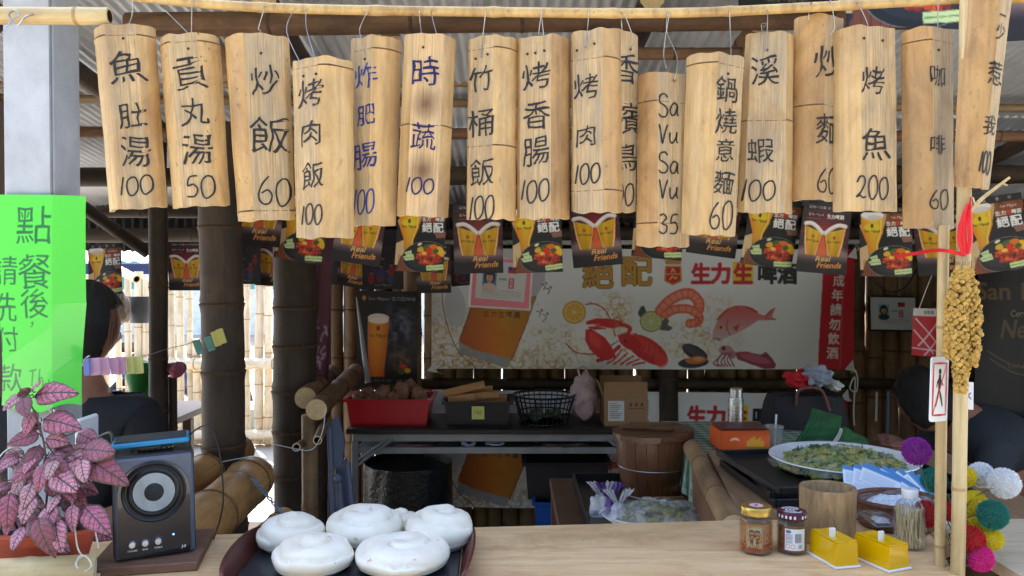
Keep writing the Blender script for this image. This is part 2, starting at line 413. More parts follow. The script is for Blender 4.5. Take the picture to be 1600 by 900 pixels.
def hand_glyph(mb, s, cx, cz, h, yf, seed=0, rot=0, off=0., amp=.048):
    v, t, hh = glyph(s, off, 1); sc = h / max(hh[1], hh[0] * .9); ca, sa = math.cos(rot), math.sin(rot); rr = random.Random(seed)
    sh = rr.uniform(-.02, .14); kx = rr.uniform(.9, 1.05); vs = []
    for x, y in v:
        nx = x + amp * mnoise.noise((x * 2.6 + seed * 3.1, y * 2.6, 1.)) * 1.6 + .02 * mnoise.noise((x * 9, y * 9, seed))
        ny = y + sh * x + amp * mnoise.noise((x * 2.6, y * 2.6 + seed * 1.7, 5.)) * 1.6 + .02 * mnoise.noise((x * 9, y * 9, seed + 9.))
        nx *= kx; X = (nx * ca - ny * sa) * sc + cx; Z = (nx * sa + ny * ca) * sc + cz
        vs.append((X, yf(X, Z), Z))
    mb.add(vs, t)

# ------------------------------------------------------------------ flat prints: colour canvas -> coloured grid mesh
class Cv:
    def __init__(s, x0, y0, x1, y1, k, bgc):
        s.x0, s.y0, s.x1, s.y1, s.k = x0, y0, x1, y1, k
        s.W, s.H = int((x1 - x0) * k), int((y1 - y0) * k)
        s.a = np.empty((s.H, s.W, 3)); s.a[:] = np.array(bgc) / 255
        s.X, s.Y = np.meshgrid(x0 + (np.arange(s.W) + .5) / k, y0 + (np.arange(s.H) + .5) / k)
    def put(s, m, col, sl=None):
        """m: 0..1 coverage; col rgb or function of X,Y"""
        sl = sl or (slice(0, s.H), slice(0, s.W))
        c = col(s.X[sl], s.Y[sl]) if callable(col) else np.array(col[:3], float)
        m = m[..., None]; s.a[sl] = s.a[sl] * (1 - m) + (c / 255) * m
    def sl(s, xa, ya, xb, yb):
        i0 = max(0, int((ya - s.y0) * s.k) - 1); i1 = min(s.H, int((yb - s.y0) * s.k) + 2)
        j0 = max(0, int((xa - s.x0) * s.k) - 1); j1 = min(s.W, int((xb - s.x0) * s.k) + 2)
        return slice(i0, max(i0, i1)), slice(j0, max(j0, j1))
    def poly(s, pts, col, al=1.):
        p = np.array(pts, float); sl = s.sl(p[:, 0].min(), p[:, 1].min(), p[:, 0].max(), p[:, 1].max())
        X, Y = s.X[sl], s.Y[sl]; ins = np.zeros(X.shape, bool); n = len(p)
        for i in range(n):
            (xa, ya), (xb, yb) = p[i], p[(i + 1) % n]
            if ya == yb: continue
            ins ^= ((ya > Y) != (yb > Y)) & (X < (xb - xa) * (Y - ya) / (yb - ya) + xa)
        s.put(ins * al, col, sl)
    def ell(s, cx, cy, rx, ry, col, rot=0, al=1., soft=0.):
        r_ = max(rx, ry) * (1 + soft); sl = s.sl(cx - r_, cy - r_, cx + r_, cy + r_); X, Y = s.X[sl] - cx, s.Y[sl] - cy
        c, q = math.cos(R(rot)), math.sin(R(rot)); d = np.sqrt(((X * c + Y * q) / rx) ** 2 + ((-X * q + Y * c) / ry) ** 2)
        m = np.clip((1 + soft - d) / soft, 0, 1) if soft else (d <= 1) * 1.
        s.put(m * al, col, sl)
    def line(s, pts, wd, col, al=1., sm=True):
        P = [Vector((p[0], p[1], 0)) for p in pts]
        if sm and len(P) > 2: P = smooth_path(P, 5)
        for a, b in zip(P[:-1], P[1:]):
            sl = s.sl(min(a.x, b.x) - wd, min(a.y, b.y) - wd, max(a.x, b.x) + wd, max(a.y, b.y) + wd)
            X, Y = s.X[sl], s.Y[sl]; dx, dy = b.x - a.x, b.y - a.y; L = dx * dx + dy * dy + 1e-9
            t = np.clip(((X - a.x) * dx + (Y - a.y) * dy) / L, 0, 1); d = np.hypot(X - a.x - t * dx, Y - a.y - t * dy)
            s.put((d < wd / 2) * al, col, sl)
    def text(s, st, cx, cy, h, col, off=.0, out=None, ow=0, rot=0, w=None, italic=0, al=1.):
        if out is not None: s.text(st, cx, cy, h, out, off + ow * .35, None, 0, rot, w, italic)
        dil = off * h * .7; v, t, hh = glyph(st, 0., 0, italic); sc = h / hh[1]; sx = sc if w is None else w / hh[0]
        c, q = math.cos(R(rot)), math.sin(R(rot)); X = v[:, 0] * sx; Y = -v[:, 1] * sc
        px = X * c - Y * q + cx; py = X * q + Y * c + cy
        sl0 = s.sl(px.min() - dil, py.min() - dil, px.max() + dil, py.max() + dil); msk = np.zeros((s.H, s.W), bool)
        for tr in t:
            x, y = px[list(tr)], py[list(tr)]; sl = s.sl(x.min(), y.min(), x.max(), y.max()); GX, GY = s.X[sl], s.Y[sl]
            if GX.size == 0: continue
            d = (x[1] - x[0]) * (y[2] - y[0]) - (x[2] - x[0]) * (y[1] - y[0])
            if abs(d) < 1e-12: continue
            a = ((x[1] - GX) * (y[2] - GY) - (x[2] - GX) * (y[1] - GY)) / d; b = ((x[2] - GX) * (y[0] - GY) - (x[0] - GX) * (y[2] - GY)) / d
            msk[sl] |= (a >= -1e-6) & (b >= -1e-6) & (a + b <= 1 + 1e-6)
        rp = int(round(dil * s.k))
        if rp > 0:
            b0 = msk.copy()
            for dy in range(-rp, rp + 1):
                for dx in range(-rp, rp + 1):
                    if dx * dx + dy * dy <= rp * rp + 1: msk |= np.roll(np.roll(b0, dy, 0), dx, 1)
        s.put(msk[sl0] * al, col, sl0)
    def nz(s, sc, seed=0, octs=4):
        """smooth value noise 0..1 over the canvas; sc = feature size in units"""
        rg = np.random.default_rng(seed); out = np.zeros((s.H, s.W)); amp = 1; tot = 0
        for o in range(octs):
            g = rg.random((int((s.y1 - s.y0) / sc) + 4, int((s.x1 - s.x0) / sc) + 4))
            fx = (s.X - s.x0) / sc; fy = (s.Y - s.y0) / sc; ix = fx.astype(int); iy = fy.astype(int); tx = fx - ix; ty = fy - iy
            tx = tx * tx * (3 - 2 * tx); ty = ty * ty * (3 - 2 * ty)
            out += amp * ((g[iy, ix] * (1 - tx) + g[iy, ix + 1] * tx) * (1 - ty) + (g[iy + 1, ix] * (1 - tx) + g[iy + 1, ix + 1] * tx) * ty)
            tot += amp; amp *= .55; sc /= 2
        return out / tot
def print_mesh(name, cv, wm, hm, nx, ny, bend=None, m='print'):
    """coloured grid in the XZ plane (x right, z up, centred at top middle), facing -Y"""
    # box-filter the canvas to vertex grid
    xi = np.linspace(0, cv.W - 1, nx + 1); yi = np.linspace(0, cv.H - 1, ny + 1)
    rx = max(0, int(cv.W / nx / 2)); ry = max(0, int(cv.H / ny / 2)); acc = 0; n = 0
    for a in range(-rx, rx + 1):
        for b in range(-ry, ry + 1):
            acc = acc + cv.a[np.clip(yi.astype(int) + b, 0, cv.H - 1)][:, np.clip(xi.astype(int) + a, 0, cv.W - 1)]; n += 1
    colr = nlin(acc / n)
    U, V = np.meshgrid(np.linspace(0, 1, nx + 1), np.linspace(0, 1, ny + 1))
    X = (U - .5) * wm; Z = -V * hm; Y = np.zeros_like(X) if bend is None else bend(U, V)
    me = bpy.data.meshes.new(name); nv = (nx + 1) * (ny + 1); nf = nx * ny
    me.vertices.add(nv); me.vertices.foreach_set('co', np.stack([X, Y, Z], -1).ravel().astype('f4'))
    I, J = np.meshgrid(np.arange(nx), np.arange(ny)); a = (J * (nx + 1) + I).ravel()
    q = np.stack([a, a + nx + 1, a + nx + 2, a + 1], -1).astype('i4')
    me.loops.add(nf * 4); me.loops.foreach_set('vertex_index', q.ravel())
    me.polygons.add(nf); me.polygons.foreach_set('loop_start', np.arange(nf, dtype='i4') * 4)
    me.update(calc_edges=True); me.polygons.foreach_set('use_smooth', [True] * nf)
    ca = me.color_attributes.new('print', 'FLOAT_COLOR', 'POINT')
    ca.data.foreach_set('color', np.concatenate([colr.reshape(-1, 3), np.ones((nv, 1))], 1).ravel().astype('f4'))
    me.materials.append(mat_print(m)); return me
# ------------------------------------------------------------------ shared materials
BAM = mat_bamboo('bamboo_weathered', (138, 111, 79), (94, 75, 55), (164, 138, 100))
BAMD = mat_bamboo('bamboo_dark', (66, 53, 42), (36, 29, 24), (100, 80, 60), .6, spots=.5)
BAML = mat_bamboo('bamboo_light', (214, 190, 138), (182, 152, 104), (230, 212, 168), .35, .15)
BAMP = mat_bamboo('bamboo_pale', (228, 214, 186), (198, 178, 142), (240, 230, 208), .45, .15)
BAMW = mat_bamboo('bamboo_wall', (140, 112, 80), (100, 79, 58), (164, 136, 100), .55)
LOG = mat_bamboo('log_brown', (128, 94, 66), (72, 52, 40), (170, 134, 98), .6, spots=.6)
ORG = mat_bamboo('bamboo_amber', (206, 158, 98), (140, 104, 66), (226, 184, 124), .45)
NODE = mat('bamboo_node', (110, 84, 56), .7, var=.4, scale=60)
NODED = mat('bamboo_node_dark', (78, 60, 44), .8, var=.4, scale=60)
NODEL = mat('bamboo_node_light', (176, 146, 100), .6, var=.3, scale=80)
CUT = mat('bamboo_cut_end', (206, 180, 136), .7, var=.2, scale=90)
HOL = mat('bamboo_hollow', (60, 44, 30), .8)
WIRE = mat('galvanised_wire', (170, 175, 180), .35, .9, var=.2, scale=50)
WIRED = mat('dark_wire', (60, 60, 62), .5, .6)
BLK = mat('black_plastic', (26, 27, 30), .38, var=.3, scale=20)
STR = mat('white_string', (228, 228, 222), .8, var=.1, scale=200)
CONC = mat('painted_concrete', (190, 194, 200), .75, var=.16, scale=9, bmp=.5, bd=.004)
WHT = mat('white_plastic', (232, 234, 238), .35, var=.05)
STEEL = mat('dark_steel', (72, 76, 82), .5, .4, var=.3, scale=9)

def culm(name, p0, p1, r0, r1=None, nodes=(), parent=None, m=None, nm=None, bend=0., n=14, seed=0, hollow=None, step=.16, **k):
    """a bamboo culm between two world points: slight bow, swollen node rings, cut ends; z of its own frame runs along it"""
    m = m or BAM; nm = nm or (NODED if m in (BAMD, LOG) else NODE); r1 = r1 or r0
    M = frame(p0, p1); L = (Vector(p1) - Vector(p0)).length
    zs = {0., L}; k_ = max(2, int(L / step))
    for i in range(k_ + 1): zs.add(L * i / k_)
    nz_ = []
    for f in nodes:
        z = f * L
        for d, q in ((-.022, .985), (-.006, 1.03), (0, 1.075), (.0035, 1.0), (.008, 1.04), (.025, .985)):
            if 0 < z + d * (r0 / .03) ** .5 < L: nz_.append((z + d * (r0 / .03) ** .5, q, abs(d) < .007))
    ar = sorted([(z, 1, False) for z in zs if all(abs(z - a[0]) > .02 for a in nz_)] + nz_)
    mb = MB(); vs = []; fs = []; ms = []
    for i, (z, q, _) in enumerate(ar):
        t = z / L; rr = (r0 + (r1 - r0) * t) * q; bx = bend * math.sin(math.pi * t); 
        ox = bx + .12 * r0 * mnoise.noise((z * 2.2, seed * 3.7, 0)); oy = .12 * r0 * mnoise.noise((z * 2.2, seed * 3.7, 9))
        for j in range(n):
            a = 2 * math.pi * j / n; rq = rr * (1 + .03 * mnoise.noise((math.cos(a), math.sin(a), z * 3 + seed)))
            vs.append((ox + rq * math.cos(a), oy + rq * math.sin(a), z))
    for i in range(len(ar) - 1):
        mi = 1 if (ar[i][2] and ar[i + 1][2]) else 0
        for j in range(n): fs.append((i * n + j, i * n + (j + 1) % n, (i + 1) * n + (j + 1) % n, (i + 1) * n + j)); ms.append(mi)
    mb.v = vs; mb.f = fs; mb.m = ms; K = len(ar)
    for end, base, rr in ((0, 0, r0), (1, (K - 1) * n, r1)):
        if hollow and end in hollow:
            inner = .72; dz = .05 if end == 0 else -.05; c = Vector(np.mean([vs[base + j] for j in range(n)], axis=0)); b = len(mb.v)
            for q, d in ((inner, 0), (inner * .96, dz)):
                for j in range(n): p = Vector(vs[base + j]) - c; mb.v.append(tuple(c + p * q + Vector((0, 0, d))))
            for j in range(n):
                j2 = (j + 1) % n; f1 = (base + j, b + j, b + j2, base + j2); f2 = (b + j, b + n + j, b + n + j2, b + j2)
                if end: f1 = f1[::-1]; f2 = f2[::-1]
                mb.f += [f1, f2]; mb.m += [2, 3]
            f = tuple(b + n + j for j in range(n)); mb.f.append(f[::-1] if end == 0 else f); mb.m.append(3)
        else:
            f = tuple(base + j for j in range(n)); mb.f.append(f[::-1] if end == 0 else f); mb.m.append(2)
    return obj(name, mb, [m, nm, CUT, HOL], parent, M, angle=40, **k)
def evn(n, a=.06, b=.94, seed=0):
    rr = random.Random(seed); return [a + (b - a) * (i + .5 + rr.uniform(-.12, .12)) / n for i in range(n)]

# ------------------------------------------------------------------ ground, sky-side surroundings
g = MB(); g.grid(lambda u, v: Vector(((u - .5) * 600, -60 + v * 500, 0)), 60, 50)
ground = obj('ground', g, mat('pale_concrete_ground', (168, 162, 152), .8, var=.12, scale=.8, bmp=.3), kind='structure')
g = MB(); g.grid(lambda u, v: Vector((-2.3 + u * 5.2, 1.2 + v * 3.6, .006 + .004 * mnoise.noise((u * 9, v * 9, 0)))), 30, 24)
obj('stall_floor', g, mat('stall_floor_dirt', (58, 50, 44), .9, var=.3, scale=5, bmp=.5), kind='structure')

# unseen dark green slope added behind the camera to block low sky light
g = MB()
def blocker_slope(u, v):
    x = (u - .5) * 90; t = v; y = -7 - 16 * t; z = 12.5 * (1 - (1 - t) ** 1.6) * (1 + .15 * mnoise.noise((x * .08, 1, 0)))
    b_ = Vector((x, y, z)); q = mnoise.noise((x * .35, y * .35, z * .35)) + .5 * mnoise.noise((x * 1.1, y * 1.1, z * 1.1)); return b_ + Vector((0, 1.0 * q, .8 * q)) * min(1, t * 6)
g.grid(lambda u, v: blocker_slope(1 - u, v), 260, 90); obj('added_sky_blocker', g, mat('sky_blocker_green', (62, 66, 52), .9, var=.4, scale=1.5, bmp=1, bd=.05), kind='structure', angle=80)

# far pale building seen through the picket gaps
b = thing('pale_building', 'pale building with teal windows beyond the bamboo picket fence', 'building', (-9.5, 20, 0))
m = MB(); m.box((-9.5, 21, 2.1), (15, 2, 4.2)); obj('wall', m, mat('pale_plaster', (242, 242, 236), .8), b)
rf = MB(); rf.box((-9.5, 20.9, 4.33), (15.8, 3, .25), ch=.03); obj('roof', rf, mat('roof_grey', (150, 152, 155), .6), b)
for i in range(7):
    x = -15.6 + i * 1.9
    wf = MB()
    for dx in (-.62, .62): wf.box((x + dx, 19.985, 1.75), (.07, .09, 1.34))
    for dz in (-.64, .64): wf.box((x, 19.985, 1.75 + dz), (1.17, .09, .07))
    wf.box((x, 19.985, 1.75), (.05, .07, 1.21)); wo = obj('window', wf, WHT, b)
    pn = MB(); pn.box((x, 19.985, 1.75), (1.16, .02, 1.2)); obj('pane', pn, mat('teal_glass', (110, 170, 170), .12, var=.2, scale=1), wo)

# bamboo picket fence beyond the open left side
fence = thing('picket_fence', 'sunlit bamboo picket fence with two rails beyond the open left side', 'fence', (-3, 7.0, 0))
rr = random.Random(4)
def picket(px, w, top, Y=7.0, d=0, m=None):
    x = at(px, 430, Y).x; r_ = w / F * Y / 2
    culm('picket', (x, Y + d, .02), (x + rr.uniform(-.02, .02), Y + d, at(px, top, Y).z), r_, r_ * .93, evn(5, seed=px), fence, m or BAMP, NODEL, n=10, seed=px)
for px, w, top in [(100, 17, 430), (120, 15, 425), (141, 16, 430), (163, 15, 425), (186, 9, 424), (200, 11, 428), (214, 14, 424), (226, 11, 436), (246, 12, 420), (268, 12, 424), (281, 12, 428), (297, 10, 425), (308, 14, 530), (322, 13, 424), (345, 13, 420),
                   (368, 12, 425), (384, 11, 410), (403, 15, 400), (418, 13, 400), (436, 13, 545), (455, 16, 410), (473, 14, 430), (487, 11, 410), (497, 9, 410), (515, 14, 410)]:
    picket(px, w, top)
for px in (150, 192, 233, 262, 293, 330, 376, 410, 428, 465, 492): picket(px, 12, 560 + (px * 7) % 30, d=.09)
for zpy, r_, ml in ((567, .052, BAMP), (678, .045, BAMP)):
    a, c = at(40, zpy, 6.9), at(560, zpy + 2, 6.9); culm('rail', a, c, r_, r_ * .9, evn(7, seed=zpy), fence, ml, NODEL, n=12)
hd = MB(); hd.box((-3.2, 7.35, .16), (4.8, .3, .32), ch=.04); obj('low_wall', hd, mat('blue_grey_kerb', (150, 170, 190), .7, var=.2, scale=5), None, label='low blue-grey concrete ledge behind the foot of the picket fence', cat='ledge')

# things standing beyond the fence
def scooter():
    t = thing('motor_scooter', 'parked scooter with blue body beyond the picket fence', 'scooter', (at(272, 560, 8).x, 8, 0))
    x0 = at(272, 560, 8).x
    for dx in (-.45, .55):
        a = MB(); a.tube([Vector((x0 + dx + .2 * math.cos(i * .5236), 8, .24 + .2 * math.sin(i * .5236))) for i in range(12)], .045, 8, closed=True)
        wh = obj('wheel', a, BLK, t); h = MB(); h.lathe([(0, -.05), (.14, -.04), (.14, .04), (0, .05)], 12, (x0 + dx, 8, .24), M=Matrix.Rotation(R(90), 4, 'X')); obj('rim', h, STEEL, wh)
    a = MB(); a.tube(smooth_path([(x0 - .45, 8, .5), (x0 - .2, 8, .62), (x0 + .05, 8, .45), (x0 + .3, 8, .34), (x0 + .42, 8, .6), (x0 + .5, 8, .92)]), [.16] * 5 + [.13] * 8 + [.1] * 8 + [.09] * 10, 10)
    obj('body', a, mat('blue_paint', (40, 60, 120), .3, coat=.5), t)
    a = MB(); a.box((x0 - .25, 8, .78), (.55, .24, .1), ch=.04); obj('saddle', a, BLK, t)
    a = MB(); a.tube([(x0 + .5, 7.7, 1.0), (x0 + .52, 8, 1.02), (x0 + .5, 8.3, 1.0)], .016, 8); obj('handlebar', a, STEEL, t)
    a = MB(); a.sph((x0 + .6, 8, .9), .08, 10, 8); obj('headlight', a, WHT, t)
scooter()
# ------------------------------------------------------------------ the stall: roof
roof = thing('roof', 'corrugated metal roof on dark timber over the stall', 'roof', (0, 3, 2))
ROOFM = None
def mk_roofmat():
    m, nt, b_ = _base('corrugated_sheet')
    f = noise_tex(nt, coords(nt, (2.5, .8, 2.5)), 1.5, 6, .7, .4); f2 = noise_tex(nt, coords(nt, (.7, .4, .7)), 1., 3)
    c = ramp(nt, f, [(.25, lin((160, 162, 162))), (.55, lin((208, 212, 216))), (.85, lin((228, 232, 236)))])
    c = mixc(nt, ramp(nt, f2, [(.6, (0, 0, 0)), (.8, (.3, .3, .3))]), c, lin((130, 112, 96)))
    nt.links.new(c, b_.inputs['Base Color']); b_.inputs['Metallic'].default_value = .1; b_.inputs['Roughness'].default_value = .48
    bump(nt, b_, f, .15); return m
ROOFM = mk_roofmat()
def rz_(Y): return 2.30 - .135 * (Y - 1.6)
def sheet(x0, x1, ya, yb, dz, parent):
    lam = .034; nx = int((x1 - x0) / lam * 7)
    mb = MB()
    def fn(u, v):
        x = x0 + (x1 - x0) * u; y = ya + (yb - ya) * v
        return Vector((x, y, rz_(y) + dz + .0045 * math.sin(2 * math.pi * x / lam) + .006 * math.sin(y * 1.7 + x0)))
    mb.grid(fn, nx, 5); mb2 = MB(); n0 = len(mb.v); mb.add([Vector(p) + Vector((0, 0, .0012)) for p in mb.v[:n0]], [tuple(i for i in f[::-1]) for f in mb.f]); 
    obj('corrugated_sheet', mb, ROOFM, parent, angle=60)
k = 0
for ya, yb, d2 in ((1.62, 3.3, 0.012), (3.22, 4.95, 0)):
    x = -3.3
    while x < 4.0:
        sheet(x, x + .82, ya, yb, d2 + (.004 if k % 2 else 0), roof); x += .80; k += 1
# rafters under the sheets and beams across
for i, (xa, xb) in enumerate(((-2.6, -2.5), (-1.35, -1.3), (-.62, -.72), (.35, .30), (.95, 1.05), (2.0, 2.1), (2.9, 2.9))):
    culm('rafter', (xa, 2.0, rz_(2.0) - .055), (xb, 4.9, rz_(4.9) - .055), .032, .03, evn(8, seed=i), roof, BAMD, n=10, seed=i)
def beam_px(name, y0l, y0r, Y, rad, m, x0=-200, x1=1800, nodes=9, seed=1, lab=None, par=None, **k):
    a, c = at(x0, y0l, Y), at(x1, y0r, Y)
    return culm(name, a, c, rad, rad * .95, evn(nodes, seed=seed), par or roof, m, seed=seed, bend=.0, label=lab, **k)
beam_px('beam', 38, 24, 2.02, .030, LOG, 200, 1700, 6, 2, step=.05)
beam_px('beam', 84, 84, 2.05, .016, LOG, 980, 1320, 3, 5)
beam_px('beam', 134, 128, 2.75, .016, BAM, -200, 900, 8, 3)
beam_px('beam', 152, 170, 2.80, .016, BAM, -200, 1700, 8, 4)
beam_px('beam', 278, 272, 3.45, .042, BAMD, -200, 1800, 9, 6)
beam_px('beam', 205, 214, 3.0, .022, LOG, -200, 1800, 9, 7)
beam_px('beam', 332, 330, 4.0, .03, BAMD, -300, 1900, 8, 8)
pp = MB(); pp.tube([at(330, 378, 4.42), at(900, 379, 4.42), at(1620, 377, 4.42)], .014, 12); obj('pipe', pp, mat('grey_pipe', (186, 190, 194), .45), None, label='pale grey pipe running across under the back of the roof', cat='pipe')
culm('beam', at(120, 368, 4.45), at(1750, 362, 4.45), .04, .04, evn(10), roof, BAMD)
# diagonal struts
culm('strut', at(268, -30, 2.35), at(362, 118, 2.35), .028, .03, (.5,), roof, LOG, seed=3)
culm('strut', at(585, -30, 2.3), at(612, 62, 2.3), .028, .026, (.4,), roof, LOG, seed=5)
culm('strut', at(128, 322, 3.7), at(232, 395, 3.9), .03, .03, (.5,), roof, BAMD, seed=7)
culm('strut', at(1185, 40, 2.2), at(1135, 110, 2.4), .03, .028, (.4,), roof, LOG, seed=5)
# dark eave strip with corrugated lower edge at the back
e = MB()
def ev(u, v):
    x = at(100, 390, 4.6).x + u * 6.2; return Vector((x, 4.56 + .012 * math.sin(x * 2 * math.pi / .05), at(0, 393, 4.56).z + v * .36 + .006 * math.sin(x * 2 * math.pi / .05 + 1)))
e.grid(ev, 900, 1); obj('eave_sheet', e, mat('dark_eave', (60, 60, 62), .6, .3, scale=6), roof, angle=70)
# light tube at the right
lt = thing('tube_light', 'white tube light fixture under the roof at the right', 'lamp', at(1500, 181, 3.1))
a = MB(); a.tube([at(1396, 178, 3.1), at(1660, 178, 3.1)], .017, 12); obj('tube', a, mat('tube_white', (238, 240, 244), .3), lt)
a = MB(); a.box(at(1530, 169, 3.13), (.66, .05, .025), ch=.004); obj('housing', a, WHT, lt)
for px in (1390, 1664):
    a = MB(); a.box(at(px, 178, 3.1), (.02, .05, .055), ch=.004); obj('end_cap', a, WHT, lt)

# ------------------------------------------------------------------ posts
def post(px0, px1, ytop, Y, m, nodes, lab, base=0., rtop=None, sd=0, **k):
    cx = (px0 + px1) / 2; r_ = (px1 - px0) / F * Y / 2; x = at(cx, 500, Y).x
    return culm('bamboo_post', (x, Y, base), (x + k.pop('lean', 0), Y, ytop), r_, r_ * .97, nodes, None, m, label=lab, cat='post', seed=sd, n=22, **k)
def nfr(pys, Y, H): return [at(0, p, Y).z / H for p in pys]
H = rz_(3.1) - .03
post(323, 389, H, 3.0, BAMD, nfr((355, 475, 580, 695, 820), 3.0, H), 'thick dark bamboo post behind the speaker, nearest of the posts', sd=1, lean=-.035)
H = rz_(3.5) - .03
post(426, 494, H, 3.5, BAMD, nfr((480, 540, 610, 672, 740), 3.5, H), 'second thick dark bamboo post beside the maroon hanging cloth', sd=2)
H = rz_(3.3)
post(233, 262, H, 3.3, BAMD, nfr((448, 560, 640, 730), 3.3, H), 'thin dark bamboo post between the person and the thick post', sd=3)
post(262, 276, at(0, 588, 3.35).z, 3.35, BAMD, (.4, .8), 'short dark stake joined to the thin dark post', sd=4)
H = rz_(4.5) - .05
post(628, 660, H, 4.42, BAMW, nfr((420, 520, 620), 4.42, H), 'brown bamboo post beside the long seafood banner', sd=5)
post(1030, 1060, H, 4.44, BAMD, nfr((590, 690), 4.44, H), 'dark post behind the long banner at the middle of the wall', sd=6)
# concrete column with a square plan
cl = MB(); Mc = T(at(78, 500, 1.82).x, 1.82, 0) @ Matrix.Rotation(R(-33), 4, 'Z')
cx = at(70, 500, 1.80).x
Mc = T(-1.0346 - .0565, 1.858, 0)
cl.box((0, 0, 1.15), (.113, .116, 2.3), ch=.005)
cl2 = obj('concrete_column', cl, CONC, None, Mc, 'pale painted concrete column at the left with the green notice on it', 'column')
# rough patch and seam of mortar
a = MB(); a.tube([Vector((.0525, -.0585, z * .1 + .95)) + Vector((.002 * mnoise.noise((z, 0, 0)), 0, 0)) for z in range(14)], .0035, 6); obj('mortar_seam', a, mat('mortar', (130, 134, 138), .9, bmp=.6), cl2, Mc)

# ------------------------------------------------------------------ back wall of split bamboo
wall = thing('slat_wall', 'back wall of upright bamboo slats with thin light gaps', 'wall', (1.0, 4.6, 0))
rr = random.Random(9); px = 512; i = 0
while px < 1760:
    wpx = rr.uniform(21, 30); gap = rr.choice([-1, -1, -1, -1, .8, 1.8]) if px < 1330 else rr.choice([-1, -1, -1, 1])
    x = at(px + wpx / 2, 430, 4.6).x; r_ = wpx / F * 4.6 / 2
    culm('bamboo_slat', (x, 4.6, 0.02), (x + rr.uniform(-.006, .006), 4.6, 1.80), r_, r_ * rr.uniform(.95, 1.0), evn(6, seed=i), wall, BAMW, n=10, seed=i)
    px += wpx + gap; i += 1
culm('rail', at(520, 600, 4.5), at(1760, 600, 4.5), .032, .03, evn(11, seed=2), wall, BAMD)
culm('rail', at(520, 432, 4.5), at(675, 432, 4.5), .02, .02, evn(3, seed=2), wall, BAMD)
pn = MB(); pn.box(at(541, 600, 4.52) - Vector((0, 0, .32)), (.2, .03, 1.9), ch=.004); 
pn = MB(); c0 = at(500, 520, 4.4); pn.box((c0.x, 4.4, .9), (.115, .05, 1.8), ch=.006); obj('upright_board', pn, mat('grey_board', (112, 116, 122), .6, var=.1, scale=6), None, label='upright grey board between the maroon cloth and the slat wall', cat='board')
# right side wall
rw = thing('side_wall', 'dark timber side wall at the far right behind the black banner', 'wall', (3.1, 3.6, 0))
for i in range(11):
    m_ = MB(); m_.box((2.62 + .002 * (i % 2), 2.6 + i * .2, .92), (.03, .19, 1.85), ch=.004); obj('plank', m_, mat_wood('dark_plank', (62, 44, 36), (40, 28, 24), (84, 60, 48), (40, 40, 3)) if i == 0 else MATS['dark_plank'], rw)
lw = thing('left_wall', 'dark timber wall at the far left edge behind the column', 'wall', (-2.6, 2.6, 0))
for i in range(9):
    m_ = MB(); m_.box((-1.72 - i * .2, 2.75 + .002 * (i % 2), 1.05), (.19, .03, 2.1), ch=.004); obj('plank', m_, MATS['dark_plank'], lw)
# blue board and white eave of the shed beyond, top of the fence
sh = thing('blue_fascia_shed', 'neighbouring shed roof edge with a dark blue fascia above the fence', 'shed', (-3.6, 8.4, 0))
a = MB(); a.grid(lambda u, v: Vector((-5.6 + u * 2.9, 8.2 + v * 1.5, 1.64 + v * .35 + .01 * math.sin(u * 2.9 / .12 * 6.283))), 200, 2); obj('roof_sheet', a, mat('pale_sheet', (190, 196, 200), .5, .2), sh, angle=60)
a = MB(); a.box((-4.15, 8.19, 1.565), (2.9, .03, .11), ch=.004); obj('fascia', a, mat('navy_paint', (26, 42, 86), .5), sh)
for x in (-5.5, -2.8):
    a = MB(); a.box((x, 8.3, .75), (.09, .09, 1.5), ch=.006); obj('leg', a, STEEL, sh)
culm('loose_pole', at(176, 416, 6.6), at(214, 436, 6.4), .035, .035, (.5,), None, BAMP, NODEL, label='cut end of a pale bamboo pole above the fence beside the blue fascia', cat='pole', hollow=(1,))
# ------------------------------------------------------------------ the front rod and the hanging menu boards
rodp = [at(205, -6, 1.5), at(420, 12, 1.5), at(800, 19, 1.5), at(1060, 20, 1.5), at(1290, 10, 1.5), at(1495, -2, 1.5), at(1700, -16, 1.5)]
def rod(path, rad, name, lab, nodes_every, **k):
    P = smooth_path(path, 24); mb = MB(); rs = []
    acc = 0; L = [0]
    for a, b in zip(P[:-1], P[1:]): L.append(L[-1] + (b - a).length)
    ms = []
    for l in L:
        d = abs((l / nodes_every + .4) % 1 - .5) * nodes_every; rs.append(rad * (1 + .16 * math.exp(-(d / .007) ** 2)))
    mb.tube(P, rs, 14); return obj(name, mb, k.pop('m', mat_bamboo('rod_bamboo', (206, 174, 114), (160, 124, 76), (226, 200, 148), .35, .1, spots=.5)), None, label=lab, cat='pole', **k)
rod(rodp, .0092, 'front_rod', 'long thin bamboo pole across the top that the menu boards hang from', .22)
culm('short_pole', at(-60, 24, 1.50), at(172, 25, 1.52), .0165, .0165, (.1, .78), None, BAML, NODEL, label='short bamboo pole with an open cut end on top of the concrete column', cat='pole', hollow=(1,), n=20)

